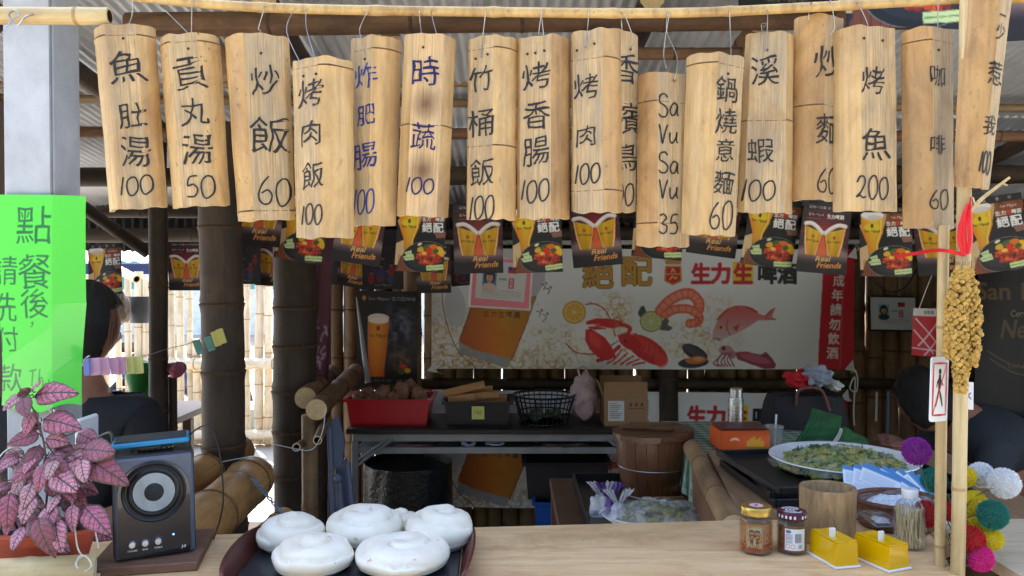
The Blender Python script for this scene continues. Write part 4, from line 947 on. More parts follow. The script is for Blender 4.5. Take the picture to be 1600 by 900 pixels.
# ------------------------------------------------------------------ the long seafood banner (and its twin lower down)
def banner():
    c = Cv(675, 388, 1336, 576, 2, (236, 241, 248)); rg = random.Random(5)
    n = c.nz(9, 21, 5); n2 = c.nz(5, 22, 4); n3 = c.nz(26, 23, 3)
    rid = np.abs(n - .5) * 2; rid2 = np.abs(n2 - .5) * 2
    def splash(cx, cy, rx, ry, amt=1., col=(206, 164, 96)):
        e = np.clip(1.15 - np.hypot((c.X - cx) / rx, (c.Y - cy) / ry) + (n3 - .5) * .9, 0, 1)
        c.put(np.clip((.13 - rid) * 9, 0, 1) * e * amt * .7, (150, 104, 56)); c.put(np.clip(n2 * 2.2 - 1.05, 0, 1) * e * .5 * amt, col); c.put(np.clip((.12 - rid2) * 14, 0, 1) * e * .6 * amt, (236, 214, 170))
    splash(860, 570, 110, 62); splash(700, 545, 60, 75); splash(740, 570, 80, 30)
    c.ell(712, 478, 16, 32, (176, 182, 190), -6, .5); c.ell(712, 478, 14.5, 30.5, (206, 212, 220), -6)
    c.line([(700, 410), (692, 470), (712, 540), (745, 575)], 1.3, (120, 100, 80)); 
    c.poly([(742, 404), (851, 414), (852, 440), (834, 470), (734, 482)], (190, 192, 204)); c.poly([(833, 466), (852, 432), (853, 412), (838, 404)], (196, 190, 206))
    am = lambda x, y: np.stack([214 - 26 * np.abs((x - 775) / 45) + 0 * y, 150 - 30 * np.abs((x - 790) / 40) - (y - 480) * .25, 34 + 0 * x], -1)
    c.poly([(737, 474), (836, 462), (818, 520), (800, 560), (742, 546), (719, 534)], am)
    c.put(((c.X > 728) & (c.X < 812) & (c.Y > 486) & (c.Y < 556)) * np.clip(n * 3 - 1.5, 0, 1) * .45 * (c.X + .35 * c.Y < 1004) * (c.X + .38 * c.Y > 928), (196, 110, 26))
    c.poly([(719, 534), (742, 546), (800, 560), (792, 574), (716, 552)], (150, 150, 160), .8); c.line([(800, 562), (822, 508), (838, 462)], 1.6, (120, 70, 20)); c.line([(736, 482), (719, 530)], 1.6, (110, 60, 20))
    for q, (ch_, co) in enumerate((('生', (130, 60, 16)), ('力', (130, 60, 16)), ('生', (130, 60, 16)), ('啤', (36, 22, 12)), ('酒', (36, 22, 12)))): c.text(ch_, 760 + q * 12, 489 + q * .6, 9.5, co, .03)
    for i in range(26):
        x, y = rg.uniform(840, 985), rg.uniform(470, 572); r_ = rg.uniform(.8, 2.6); c.ell(x, y, r_, r_, (130, 96, 60), al=.8); c.ell(x, y, r_ * .6, r_ * .6, (230, 226, 220))
    for x, y in ((850, 446), (857, 452), (843, 488), (852, 493)): c.line([(x - 4, y - 3), (x + 2, y), (x, y + 6)], 1.2, (110, 80, 50)); c.ell(x + 4, y - 4, 2, 2, (120, 90, 60)); c.ell(x + 4, y - 4, 1, 1, (220, 220, 220))
    # headline
    for q, ch_ in enumerate('絕配'): c.text(ch_, 935 + q * 60, 427 - q * 4, 43, (196, 150, 62), .035, (96, 66, 20), .08, w=46)
    def crest(cx, cy, s=1.):
        c.poly([(cx - 13 * s, cy - 10 * s), (cx + 13 * s, cy - 10 * s), (cx + 14 * s, cy + 14 * s), (cx, cy + 21 * s), (cx - 14 * s, cy + 14 * s)], (206, 150, 70))
        c.poly([(cx - 11 * s, cy - 8 * s), (cx + 11 * s, cy - 8 * s), (cx + 11.5 * s, cy + 13 * s), (cx, cy + 18 * s), (cx - 11.5 * s, cy + 13 * s)], (200, 30, 40))
        c.poly([(cx - 12 * s, cy - 12 * s), (cx - 14 * s, cy - 22 * s), (cx - 10 * s, cy - 19 * s), (cx - 7 * s, cy - 24 * s), (cx - 3 * s, cy - 20 * s), (cx, cy - 25 * s), (cx + 3 * s, cy - 20 * s), (cx + 7 * s, cy - 24 * s), (cx + 10 * s, cy - 19 * s), (cx + 14 * s, cy - 22 * s), (cx + 12 * s, cy - 12 * s)], (200, 146, 84))
        c.line([(cx - 11 * s, cy + 3 * s), (cx + 11 * s, cy + 3 * s)], 1.6, (216, 160, 70), sm=False)
        c.line([(cx - 3 * s, cy), (cx, cy - 6 * s), (cx + 3 * s, cy)], 1.8, (230, 200, 90), sm=False); c.line([(cx - 3 * s, cy - 6 * s), (cx + 2 * s, cy - 1 * s)], 1.4, (230, 200, 90), sm=False)
        c.line([(cx - 5 * s, cy + 12 * s), (cx - 1 * s, cy + 7 * s), (cx + 4 * s, cy + 10 * s), (cx + 6 * s, cy + 7 * s)], 2, (230, 200, 90))
    crest(1052, 424)
    c.poly([(1145, 408), (1177, 408), (1177, 443), (1145, 443)], (238, 208, 40))
    for ch_, x, co in (('生', 1096, (196, 32, 44)), ('力', 1126, (196, 32, 44)), ('生', 1161, (196, 32, 44)), ('啤', 1200, (28, 30, 36)), ('酒', 1231, (28, 30, 36))):
        c.text(ch_, x, 426, 31, co, .06, w=28); 
    # lemon, lime
    c.ell(898, 487, 18.5, 18, (214, 168, 50)); c.ell(898, 487, 15.5, 15, (240, 222, 170)); c.ell(898, 487, 14, 13.5, (232, 180, 66))
    for i in range(9): a = i * .698; c.line([(898, 487), (898 + 14 * math.cos(a), 487 + 13.5 * math.sin(a))], .8, (244, 226, 170), sm=False)
    c.ell(898, 487, 2.2, 2.2, (250, 240, 220))
    c.poly([(1001, 478), (1006, 476), (1010, 484), (1009, 492), (1000, 494), (997, 488)], (66, 78, 76)); c.poly([(1034, 502), (1042, 494), (1046, 500), (1044, 506), (1052, 511), (1046, 516), (1032, 514)], (80, 92, 90))
    c.ell(1018, 501, 18, 16.5, (150, 160, 90)); c.ell(1018, 501, 15.5, 14, (222, 224, 190)); c.ell(1018, 501, 14, 12.5, (196, 200, 140))
    for i in range(9): a = i * .698 + .3; c.line([(1018, 501), (1018 + 14 * math.cos(a), 501 + 12.5 * math.sin(a))], .8, (226, 230, 200), sm=False)
    splash(962, 492, 28, 40, .9); splash(1092, 528, 70, 42, .9); splash(1120, 480, 30, 30, .6)
    # shrimps
    for k_, (pts, w_) in enumerate((([(1032, 484), (1045, 470), (1062, 460), (1080, 458), (1092, 470), (1092, 482)], 17), ([(1040, 490), (1056, 482), (1078, 482), (1092, 492), (1090, 502), (1078, 504)], 14))):
        c.line(pts, w_, (232, 110, 84)); c.line(pts, w_ * .55, (240, 150, 124))
        P = smooth_path([(p[0], p[1], 0) for p in pts], 4)
        for i in range(1, len(P) - 1, 2): t = (P[i + 1] - P[i - 1]).normalized(); c.line([(P[i].x - t.y * w_ * .45, P[i].y + t.x * w_ * .45), (P[i].x + t.y * w_ * .45, P[i].y - t.x * w_ * .45)], 1.1, (214, 84, 66), sm=False)
    for a in (-.5, 0, .5): c.line([(1088, 492), (1094 + 0 * a, 500 + a * 6), (1086, 506)], 1, (214, 84, 66))
    # lobster
    rd, rd2, rd3 = (206, 36, 44), (228, 70, 70), (160, 20, 32)
    c.line([(962, 524), (955, 500), (945, 482), (930, 474), (915, 475)], 1.5, rd3); c.line([(965, 532), (935, 550), (915, 552), (898, 548), (886, 536)], 1.6, rd3)
    for s_ in range(5): c.line([(972 + s_ * 9, 545 + s_ * 5), (960 + s_ * 8, 560 + s_ * 2), (950 + s_ * 10, 566 + s_)], 2.6, rd)
    for s_ in range(4): c.line([(985 + s_ * 8, 530 + s_ * 5), (993 + s_ * 8, 520 + s_ * 4), (1000 + s_ * 6, 530 + s_ * 6)], 2.2, rd)
    c.line([(968, 540), (950, 556), (935, 562)], 6, rd); c.line([(975, 528), (985, 512), (970, 505)], 6, rd)
    c.poly([(917, 501), (934, 496), (955, 497), (972, 500), (973, 508), (958, 512), (940, 509), (928, 507), (940, 505), (917, 506)], rd); c.poly([(917, 510), (935, 509), (950, 512), (930, 514)], rd)
    c.poly([(916, 514), (924, 512), (933, 518), (946, 526), (956, 540), (963, 556), (950, 562), (934, 556), (922, 544), (915, 530)], rd); c.ell(930, 530, 6, 12, rd2, -30, .8, .4)
    c.ell(1012, 545, 36, 17, rd, 32); c.ell(1006, 538, 26, 8, rd2, 32, .8, .4); c.ell(985, 533, 20, 11, rd, 30); c.poly([(964, 522), (985, 524), (978, 538)], rd)
    c.ell(977, 531, 1.8, 1.8, (30, 10, 10)); 
    for i in range(5): a = R(32); x = 1004 + i * 8; y = 541 + i * 5; c.line([(x + 8 * math.sin(a), y - 13 * math.cos(a)), (x + 3, y), (x - 8 * math.sin(a), y + 13 * math.cos(a))], 1.1, rd3)
    c.ell(1034, 562, 9, 9, rd2, al=.7, soft=.3)
    splash(968, 500, 16, 34, .8)
    # fish
    pk = lambda x, y: np.stack([214 + 0 * x, np.clip(96 + (y - 480) * 2.0, 70, 200), np.clip(96 + (y - 480) * 2.2, 70, 200)], -1)
    P = [(1114, 530), (1114, 516), (1122, 498), (1136, 484), (1152, 479), (1170, 480), (1184, 487), (1196, 492), (1206, 482), (1213, 479), (1209, 488), (1208, 494), (1216, 498), (1200, 499), (1186, 499), (1170, 510), (1152, 520), (1136, 526), (1124, 532)]
    P = [(p[0], p[1]) for p in P]; c.poly(P, pk); c.line([(1122, 497), (1136, 483), (1152, 478), (1170, 479), (1184, 486)], 3, (196, 60, 62)); c.line([(1136, 482), (1150, 477), (1166, 479)], 2.2, (220, 110, 100))
    c.line([(1138, 498), (1136, 510), (1142, 522)], 1.2, (170, 60, 60)); c.ell(1127, 510, 3.6, 3.6, (214, 170, 80)); c.ell(1127, 510, 1.8, 1.8, (20, 10, 10)); c.line([(1115, 528), (1120, 527), (1126, 530)], 1.3, (120, 30, 30)); c.poly([(1146, 510), (1158, 504), (1152, 517)], (200, 80, 76))
    c.line([(1197, 493), (1211, 482)], 1.2, (180, 60, 60)); c.line([(1197, 496), (1213, 498)], 1.2, (180, 60, 60))
    # mussel, squid
    c.ell(1086, 549, 22, 10, (40, 36, 56), 28); c.ell(1084, 547, 18, 5, (104, 90, 120), 28, .5, .4); c.ell(1084, 565, 24, 8, (46, 40, 60), -4); c.ell(1088, 561, 17, 6, (206, 120, 60), -4); c.ell(1092, 559, 8, 3.5, (230, 160, 90))
    c.poly([(1150, 549), (1168, 548), (1190, 553), (1198, 548), (1206, 556), (1214, 568), (1212, 574), (1196, 575), (1176, 568), (1154, 560)], (150, 56, 84)); c.ell(1182, 559, 20, 5, (196, 110, 130), 14, .7, .4); c.ell(1136, 546, 12, 8, (196, 150, 160), 10); c.ell(1132, 543, 3, 3, (80, 30, 50)); c.ell(1146, 553, 6, 6, (190, 130, 146))
    for k_ in range(6): c.line([(1130 + k_ * 3, 550), (1122 + k_ * 4, 560 - (k_ % 2) * 4), (1116 + k_ * 6, 566), (1124 + k_ * 5, 571)], 2.2, (160, 90, 116))
    # red end panel
    c.poly([(1286, 388), (1336, 388), (1336, 576), (1281, 576)], (202, 28, 42)); c.poly([(1318, 388), (1322, 388), (1316, 576), (1313, 576)], (230, 90, 96), .6)
    for q, ch_ in enumerate('未成年請勿飲酒'): c.text(ch_, 1312 - q * 1.5, 414 + q * 22.7, 18, (244, 240, 240), .03, w=17)
    return c
BN = banner(); YB = 4.38; bw = 661 / F * YB; bh = 188 / F * YB
BNM = print_mesh('seafood_banner', BN, bw, bh, 600, 172, lambda U, V: .012 * np.sin(U * 9) * (V - .2) + .006 * np.sin(U * 31 + V * 5), 'print_vinyl')
BN = None
def hang_banner(me, px, py, Y, rot, lab, sc=1., nm='beer_banner'):
    return inst(nm, me, None, T(at(px, py, Y)) @ Matrix.Rotation(rot, 4, 'Y') @ Matrix.Scale(sc, 4), label=lab, cat='banner')
b1 = hang_banner(BNM, 1005, 389, YB, R(.1), 'long pale banner of lobster and fish with red end panel on the slat wall')
b2 = hang_banner(BNM, 1000, 612, YB + .06, R(.6), 'second identical banner hung lower behind the tables')
for px, py in ((677, 574), (1334, 396), (1330, 572), (1322, 618)):
    tp = thing('banner_tie', 'white corner tab and string of the banner at pixel corner', 'tie', at(px, py, YB - .03), group='corner ties of the banners')
    a = MB(); p = at(px, py, YB - .03); a.prism([(-.035, -.02), (.02, -.03), (.01, .035)], 0, .003); a.v = [tuple(Vector((q[0], q[2], q[1])) + p) for q in a.v]; obj('tab', a, WHT, tp)
    a = MB(); a.tube([p + Vector((.0, -.004, 0)), p + Vector((.03, .0, -.03 if py > 500 else .03)), p + Vector((.05, .12, -.05 if py > 500 else .06))], .0025, 6); obj('string', a, STR, tp)
for o, l in zip([x for x in COL.objects if x.name.startswith('banner_tie')], ('white tab at the lower left corner of the long seafood banner', 'white tab at the upper right corner of the red banner end', 'white tab at the lower right corner of the red banner end', 'white tab at the top right corner of the lower banner')): o['label'] = l
cord('white_rope', [at(1334, 575, 4.33), at(1340, 590, 4.3), at(1338, 612, 4.3), at(1328, 606, 4.3), at(1336, 590, 4.32), at(1334, 640, 4.3), at(1335, 665, 4.3)], .004, STR, 'white knotted rope hanging below the red banner end', 'rope')

def poster_glass():
    c = Cv(0, 0, 95, 145, 3, (20, 18, 24)); n = c.nz(10, 31, 4)
    c.put(np.clip(1.1 - np.hypot((c.X - 66) / 34, (c.Y - 60) / 55), 0, 1) * np.clip(n * 2.6 - .9, 0, 1), (120, 130, 160))
    c.put(np.clip(1.0 - np.hypot((c.X - 70) / 22, (c.Y - 110) / 26), 0, 1) * np.clip(n * 2.6 - .9, 0, 1), (190, 110, 60))
    am = lambda x, y: np.stack([214 - np.abs(x - 32) * 1.2 + 0 * y, 120 + 20 * np.cos((x - 32) * .15) - (y - 60) * .35, 24 + 0 * x], -1)
    c.poly([(16, 44), (50, 44), (48, 84), (44, 122), (44, 134), (20, 134), (20, 122), (17, 84)], am); c.ell(33, 42, 17, 7, (220, 210, 200)); c.ell(33, 46, 16, 5, (230, 220, 210))
    c.text('San Miguel', 33, 70, 7, (60, 36, 20), .02, w=27); c.ell(33, 58, 3, 4, (140, 50, 24)); c.text('San Miguel 生力生啤酒', 54, 12, 7, (190, 186, 180), .02, w=74); c.ell(10, 11, 3, 4, (190, 130, 40))
    for x, y, co in ((74, 118, (220, 40, 30)), (80, 124, (230, 180, 50)), (70, 126, (60, 110, 40))): c.ell(x, y, 5, 4, co)
    c.text('禁止酒駕 安全第一 開車不喝酒', 52, 140, 4, (150, 150, 150), 0, w=70); return c
gm = print_mesh('wall_poster', poster_glass(), 95 / F * 4.3, 145 / F * 4.3, 95, 145, lambda U, V: .03 * (U - .5) ** 2 * (1 - V) + .01 * np.sin(V * 5 + U * 3))
inst('wall_poster', gm, None, T(at(606, 455, 4.3)) @ Matrix.Rotation(R(1), 4, 'Y'), label='dark poster of one beer glass on the wall above the red crate', cat='poster')
a = MB(); a.tube([at(557, 464, 4.22), at(566, 530, 4.2), at(575, 598, 4.2)], [.004, .012, .016], 10); obj('rolled_paper', a, mat('rolled_paper', (150, 156, 166), .6), None, label='curled white edge of a hanging sheet left of the dark wall poster', cat='paper')

# maroon hanging cloth beside the second post
c = Cv(0, 0, 30, 200, 2, (92, 30, 58)); n = c.nz(8, 4); c.put(np.clip(n * 2 - .8, 0, 1) * .5, (60, 16, 40))
rg = random.Random(8)
for i in range(26): x = rg.uniform(10, 26); y = rg.uniform(100, 190); c.line([(x, y), (x + rg.uniform(-6, 3), y + rg.uniform(3, 9)), (x + rg.uniform(-4, 4), y + rg.uniform(6, 14))], 1.4, (176, 160, 170))
me = print_mesh('maroon_cloth', c, 46 / F * 3.6, 250 / F * 3.6, 30, 120, lambda U, V: .012 * np.sin(U * 7 + V * 2), 'print_vinyl')
inst('maroon_cloth', me, None, T(at(497, 362, 3.64)) @ Matrix.Rotation(R(2), 4, 'Y'), label='maroon cloth strip with pale marks hanging beside the second post', cat='cloth')

# black gold-lettered banner at the far right
c = Cv(0, 0, 150, 230, 3, (22, 22, 26)); n = c.nz(20, 41); c.put(np.clip(n * 2 - .8, 0, 1) * .4, (34, 34, 38))
gd = (92, 74, 44)
c.text('San Miguel', 86, 40, 34, gd, .03, w=170); c.text('Cerveza', 72, 70, 10, (140, 130, 110), .0, w=36, italic=.2); c.text('Negra', 76, 98, 36, (86, 70, 46), .02, w=70, italic=.25)
c.line([(20, 128), (60, 150), (110, 148), (148, 128)], 2, gd); c.line([(24, 140), (62, 162), (110, 160), (148, 140)], 2, gd); c.text('DARK BEER', 84, 150, 7, gd, .02, w=70)
me = print_mesh('black_banner', c, 150 / F * 3.4, 236 / F * 3.4, 130, 200, lambda U, V: .02 * np.sin(U * 5 + V * 2), 'print_vinyl')
inst('black_banner', me, None, T(at(1604, 418, 3.4)) @ Matrix.Rotation(R(0), 4, 'Z'), label='black banner with gold gothic lettering at the right edge', cat='banner')
c = Cv(0, 0, 110, 300, 2, (50, 20, 28)); n = c.nz(14, 51); c.put(np.clip(n * 2 - .8, 0, 1) * .6, (22, 14, 20))
for x in (20, 58, 92):
    c.line([(x, 0), (x + 4, 300)], 3, (96, 40, 46), .5, False)
c.ell(85, 110, 14, 26, (150, 110, 50), al=.6); c.ell(85, 78, 14, 6, (176, 136, 60)); c.text('San', 90, 190, 40, (190, 184, 176), .02, w=60, rot=-30)
me = print_mesh('maroon_banner', c, 110 / F * 3.3, 300 / F * 3.3, 70, 180, lambda U, V: .02 * np.sin(U * 9 + V), 'print_vinyl')
inst('maroon_banner', me, None, T(at(1600, 655, 3.3)), label='dark maroon banner below the black one at the right edge', cat='banner')

# framed certificates
def certificate(pink):
    c = Cv(0, 0, 96, 80, 3, (226, 130, 150) if pink else (214, 218, 222)); 
    if pink: c.poly([(8, 6), (88, 8), (86, 68), (8, 66)], (200, 204, 206)); 
    c.poly([(18, 18), (40, 18), (40, 46), (18, 46)], (70, 120, 170) if pink else (150, 200, 225)); c.ell(29, 32, 8.5, 11.5, (34, 26, 26)); c.ell(29, 33, 5.6, 8, (196, 152, 132)); c.ell(29, 25.5, 6, 3.4, (34, 26, 26)); c.ell(29, 48, 11, 7, (206, 180, 176) if pink else (60, 60, 70)); 
    c.ell(26.8, 32, .8, .5, (40, 20, 20)); c.ell(31.2, 32, .8, .5, (40, 20, 20)); c.line([(27.5, 37.5), (30.5, 37.5)], .7, (150, 70, 66), sm=False)
    c.poly([(58, 14), (72, 14), (72, 24), (58, 24)], (200, 40, 50)); c.poly([(58, 14), (64, 14), (64, 19), (58, 19)], (40, 50, 130))
    c.poly([(60, 32), (68, 32), (68, 48), (60, 48)], (170, 40, 70)); c.poly([(61.5, 33.5), (66.5, 33.5), (66.5, 46.5), (61.5, 46.5)], (220, 170, 180)); c.text('印', 64, 40, 8, (170, 40, 70), .02)
    for i in range(5): c.line([(18, 52 + i * 2.6), (80, 52.5 + i * 2.6)], .5, (120, 124, 128), .8, False)
    c.text('證明書', 50, 34, 4, (80, 80, 84), 0); return c
def framed(name, px, py, w, h, Y, rot, pink, fcol, lab, parent=None, yaw=0):
    wm_, hm_ = w / F * Y, h / F * Y; M = T(at(px, py, Y)) @ Matrix.Rotation(rot, 4, 'Y') @ Matrix.Rotation(R(-6), 4, 'X')
    t = thing(name, lab, 'picture frame', M=M)
    inst('certificate', print_mesh('certificate', certificate(pink), wm_ * .97, hm_ * .97, 96, 80), t, M @ T(0, -.004, hm_ * .485))
    f = MB(); b = .010
    for s in (-1, 1): f.box((s * (wm_ / 2 - b / 2), 0, 0), (b, .016, hm_), ch=.002); f.box((0, 0, s * (hm_ / 2 - b / 2)), (wm_ - 2 * b, .014, b), ch=.002)
    f.box((0, .008, 0), (wm_ - .004, .004, hm_ - .004)); obj('frame', f, fcol, t, M)
framed('framed_certificate', 783, 442, 97, 82, 3.75, R(3.5), True, mat('frame_white', (220, 220, 222), .4), 'pink bordered certificate in a thin white frame hanging before the banner')
framed('framed_certificate', 1395, 490, 76, 56, 4.45, R(1), False, mat('frame_black', (30, 28, 30), .4), 'white certificate in a black frame on the slats right of the banner')
cord('frame_wire', [at(745, 402, 3.76), at(775, 370, 3.8), at(825, 405, 3.76)], .0012, WIRED, 'thin wire that the pink certificate hangs from', 'wire')
# ------------------------------------------------------------------ front counter
CZ = .95
WOOD = mat_wood('counter_plywood', (236, 200, 150), (204, 162, 116), (244, 218, 176), (2.2, 22, 30), .45, coat=.1, stain=(176, 132, 90))
WOODD = mat_wood('side_counter_wood', (150, 118, 88), (112, 86, 64), (176, 146, 112), (30, 2.2, 30), .5)
BARK = mat_wood('dark_stained_wood', (92, 62, 44), (58, 38, 28), (120, 86, 60), (3, 30, 30), .5)
ct = thing('counter', 'front plywood counter with the buns, jars and speaker on it', 'counter', (-.2, 1.4, 0))
bl, br = on(-60, 846, CZ), on(1180, 812, CZ)
m = MB()
P = [(-1.5, 1.10), (1.02, 1.10), (1.02, 1.32), (on(1490, 893, CZ).x, on(1490, 893, CZ).y), (on(1478, 850, CZ).x, 1.70), (.90, 1.78), (br.x, br.y), (bl.x, bl.y), (-1.5, bl.y - .02)]
P = [(-1.5, 1.05), (on(1500, 905, CZ).x, 1.05), (on(1490, 893, CZ).x, on(1490, 893, CZ).y), (.92, 1.775), (br.x, br.y), (bl.x, bl.y), (-1.5, bl.y)]
m.prism(P, CZ - .022, CZ); obj('counter_top', m, WOOD, ct, angle=20)
for (xa, ya), (xb, yb), off in (((-1.45, 1.12), (.8, 1.12), 0), ((-1.45, 1.55), (.45, 1.66), 0)):
    culm('rail', (xa, ya, CZ - .055), (xb, yb, CZ - .055), .03, .03, evn(8), ct, BAM)
for x, y in ((-1.3, 1.14), (-.35, 1.14), (.7, 1.14), (-1.2, 1.58), (-.1, 1.62)): culm('leg', (x, y, 0), (x, y, CZ - .08), .035, .033, evn(3), ct, BAM)
m = MB(); y_ = on(300, 838, CZ).y; 
for i in range(20): pass
# side counter running back along the right
sc_ = thing('side_counter', 'wooden side counter running back on the right under the plate of greens', 'counter', (.9, 2.1, 0))
zc = CZ
m = MB(); m.prism([(.52, 1.80), (.86, 1.79), (.98, 2.5), (.615, 2.5)], zc - .02, zc - .001); obj('plank', m, WOODD, sc_)
m = MB(); m.prism([(.865, 1.79), (1.24, 1.78), (1.36, 2.5), (.985, 2.5)], zc - .021, zc - .002); obj('plank', m, WOODD, sc_)
m = MB(); m.prism([(.925, 1.36), (1.5, 1.36), (1.5, 1.78), (.925, 1.773)], zc - .02, zc + .004); obj('plank', m, mat_wood('pale_board', (206, 188, 158), (176, 154, 124), (220, 206, 180), (3, 30, 30), .5), None, label='pale board at the right end under the pompoms', cat='board')
culm('edge_pole', at(1205, 855, 1.66) * 0 + Vector((.505, 1.80, zc - .024)), (.592, 2.62, zc - .02), .030, .028, (.3, .72), sc_, BAM)
m = MB(); m.prism([(.50, 1.80), (.525, 1.80), (.615, 2.6), (.59, 2.6)], .25, zc - .06); obj('side_panel', m, mat_wood('side_panel_wood', (120, 84, 56), (84, 58, 40), (146, 108, 76), (30, 2.5, 30), .6), sc_)
for x, y in ((.56, 1.86), (1.2, 1.86), (.64, 2.45), (1.3, 2.45)): culm('leg', (x, y, 0), (x, y, zc - .03), .03, .03, evn(3), sc_, BAM, n=10)
# checked cloth table behind it
tb = thing('cloth_table', 'low table covered with green checked cloth behind the side counter', 'table', (1.2, 2.85, 0))
m = MB(); m.box((.875, 2.86, .90), (.53, .62, .02)); obj('tabletop', m, BARK, tb)
for x in (.66, 1.10):
    for y in (2.6, 3.12): m = MB(); m.box((x, y, .445), (.04, .04, .89)); obj('leg', m, BARK, tb)
def mk_check():
    mt, nt, b_ = _base('green_check'); tc = coords(nt, (1, 1, 1), rnd=False); sx = N(nt, 'ShaderNodeSeparateXYZ'); nt.links.new(tc, sx.inputs[0]); c = None; outs = []
    for ax in (0, 1, 2):
        mm = N(nt, 'ShaderNodeMath', operation='PINGPONG'); mm.inputs[1].default_value = .022; nt.links.new(sx.outputs[ax], mm.inputs[0])
        g = N(nt, 'ShaderNodeMath', operation='GREATER_THAN'); g.inputs[1].default_value = .011; nt.links.new(mm.outputs[0], g.inputs[0]); outs.append(g.outputs[0])
    c = mixc(nt, outs[0], (*lin((70, 104, 88)),), (*lin((150, 168, 150)),)); c = mixc(nt, outs[2], c, mixc(nt, .5, c, (*lin((44, 84, 66)),)));  c = mixc(nt, outs[1], c, mixc(nt, .5, c, (*lin((190, 200, 180)),)))
    nt.links.new(c, b_.inputs['Base Color']); b_.inputs['Roughness'].default_value = .7; return mt
CHK = mk_check()
m = MB(); 
m.grid(lambda u, v: Vector((.60 + u * .55, 2.54 + v * .65, .913 + .001 * math.sin(u * 30))), 20, 12)
m.grid(lambda u, v: Vector((.60 - .012 * (1 - v) + .010 * math.sin(u * 40) * (1 - v), 3.19 - u * .65, .913 - (1 - v) * (.17 + .02 * math.sin(u * 7)))), 60, 8)
m.grid(lambda u, v: Vector((.60 + u * .55, 2.54 - .012 * (1 - v) + .008 * math.sin(u * 60) * (1 - v), .913 - (1 - v) * .12)), 60, 8)
obj('tablecloth', m, CHK, None, label='green and white checked cloth with its edge hanging at the side', cat='tablecloth')

# ------------------------------------------------------------------ speaker with phone
Y1 = 1.50; sp0 = on(238, 873, CZ + .018)
Ms = T(sp0.x, Y1 + .0, CZ + .0185) @ Matrix.Rotation(R(25), 4, 'Z') @ Matrix.Rotation(R(-1.0), 4, 'Y') @ Matrix.Scale(.94, 4)
spk = thing('speaker', 'black box speaker with round cone and three knobs on a brown board', 'speaker', M=Ms)
SW, SD, SH = .152, .165, .205
GLOSS = mat('gloss_black', (16, 20, 32), .16, var=.25, scale=5, bmp=0, coat=.6)
SPG = mat('speaker_satin', (84, 94, 112), .35, var=.15, scale=12)
m = MB(); m.box((0, SD / 2, SH / 2), (SW, SD, SH), ch=.006); obj('cabinet', m, mat('black_vinyl', (34, 34, 37), .55, var=.3, scale=40, bmp=.3), spk, Ms)
m = MB(); m.box((0, -.002, SH / 2 - .001), (SW - .004, .010, SH - .004), ch=.004); bz = obj('front_bezel', m, SPG, spk, Ms)
def rprof(pts, y0, y1): 
    q = MB(); n = len(pts); q.add([(x, y0, z) for x, z in pts] + [(x, y1, z) for x, z in pts], [tuple(range(n)), tuple(range(2 * n - 1, n - 1, -1))] + [((i + 1) % n, i, n + i, n + (i + 1) % n) for i in range(n)]); return q
sh_ = [(-.064, .006), (.064, .006), (.066, .016), (.066, .125)] + [(.066 * math.cos(a), .132 + .062 * math.sin(a)) for a in [R(d) for d in range(5, 180, 12)]] + [(-.066, .125), (-.066, .016)]
obj('front_plate', rprof(sh_, -.0125, -.006), GLOSS, spk, Ms)
Mx = Matrix.Rotation(R(90), 4, 'X')
def disc(prof, x, z, y=-.0126, n=40): q = MB(); q.lathe(prof, n, (x, y, z), M=Mx); return q
# note: the lathe's +z points to -y after the rotation
obj('surround', disc([(.060, 0), (.060, .003), (.0575, .0045), (.055, .003), (.053, .001), (.050, .0005), (.048, .003), (.044, .0045), (.040, .003), (.0385, 0)], 0, .133), mat('rubber_surround', (22, 23, 26), .35, bmp=0), spk, Ms)
cone = obj('cone', disc([(.0385, .0012), (.036, .0005), (.028, -.001), (.021, -.003), (.0195, -.0035)][::-1], 0, .133, -.0142), mat('silver_cone', (136, 150, 162), .35, .3, var=.2, scale=30), spk, Ms)
obj('dust_cap', disc([(0, .005), (.010, .004), (.017, .001), (.020, -.002)], 0, .133, -.0155), mat('dust_cap_mesh', (44, 46, 50), .6, var=.5, scale=300, bmp=.8), spk, Ms)
m = MB()
kn_me = None
for i, nm in enumerate(('VOLUME', 'BASS', 'TREBLE')):
    kx = -.042 + i * .0235; kz = .034
    r_ = disc([(.0105, 0), (.0105, .001), (.0085, .0012), (.0083, .0)], kx, kz, -.0126, 24); kb = obj('knob_recess', r_, mat('knob_ring', (70, 72, 78), .4), spk, Ms)
    q = disc([(.0068, 0), (.0066, .007), (.0055, .009), (0, .0093)], kx, kz, -.0128, 20); kn = obj('knob', q, mat('chrome_knob', (226, 228, 232), .2, .6, bmp=0), spk, Ms)
    q = MB(); v, t, h = glyph(nm, .02); s_ = .0034 / h[1]; q.add([(kx + a * s_, -.0130, .0205 + b * s_) for a, b in v], t); obj('lettering', q, WHT, spk, Ms)
q = MB(); v, t, h = glyph('J-S', .04, 0, .2); s_ = .0072 / h[1]; q.add([(.052 + a * s_, -.0130, .015 + b * s_) for a, b in v], t); obj('logo', q, WHT, spk, Ms)
ledm = mat('blue_led', (40, 90, 255), .3, emit=6, bmp=0, var=0)
obj('led', disc([(.0016, 0), (.0014, .0012), (0, .0015)], .0335, .0425, -.0126, 10), ledm, spk, Ms)
q = MB(); q.box((.005, .05, SH + .001), (.07, .022, .003), ch=.001); cp = obj('control_panel', q, BLK, spk, Ms)
for i in range(6): q = MB(); q.lathe([(.0022, 0), (.002, .006), (0, .0065)], 8, (-.02 + i * .010, .042, SH + .002)); obj('button', q, WHT, spk, Ms)
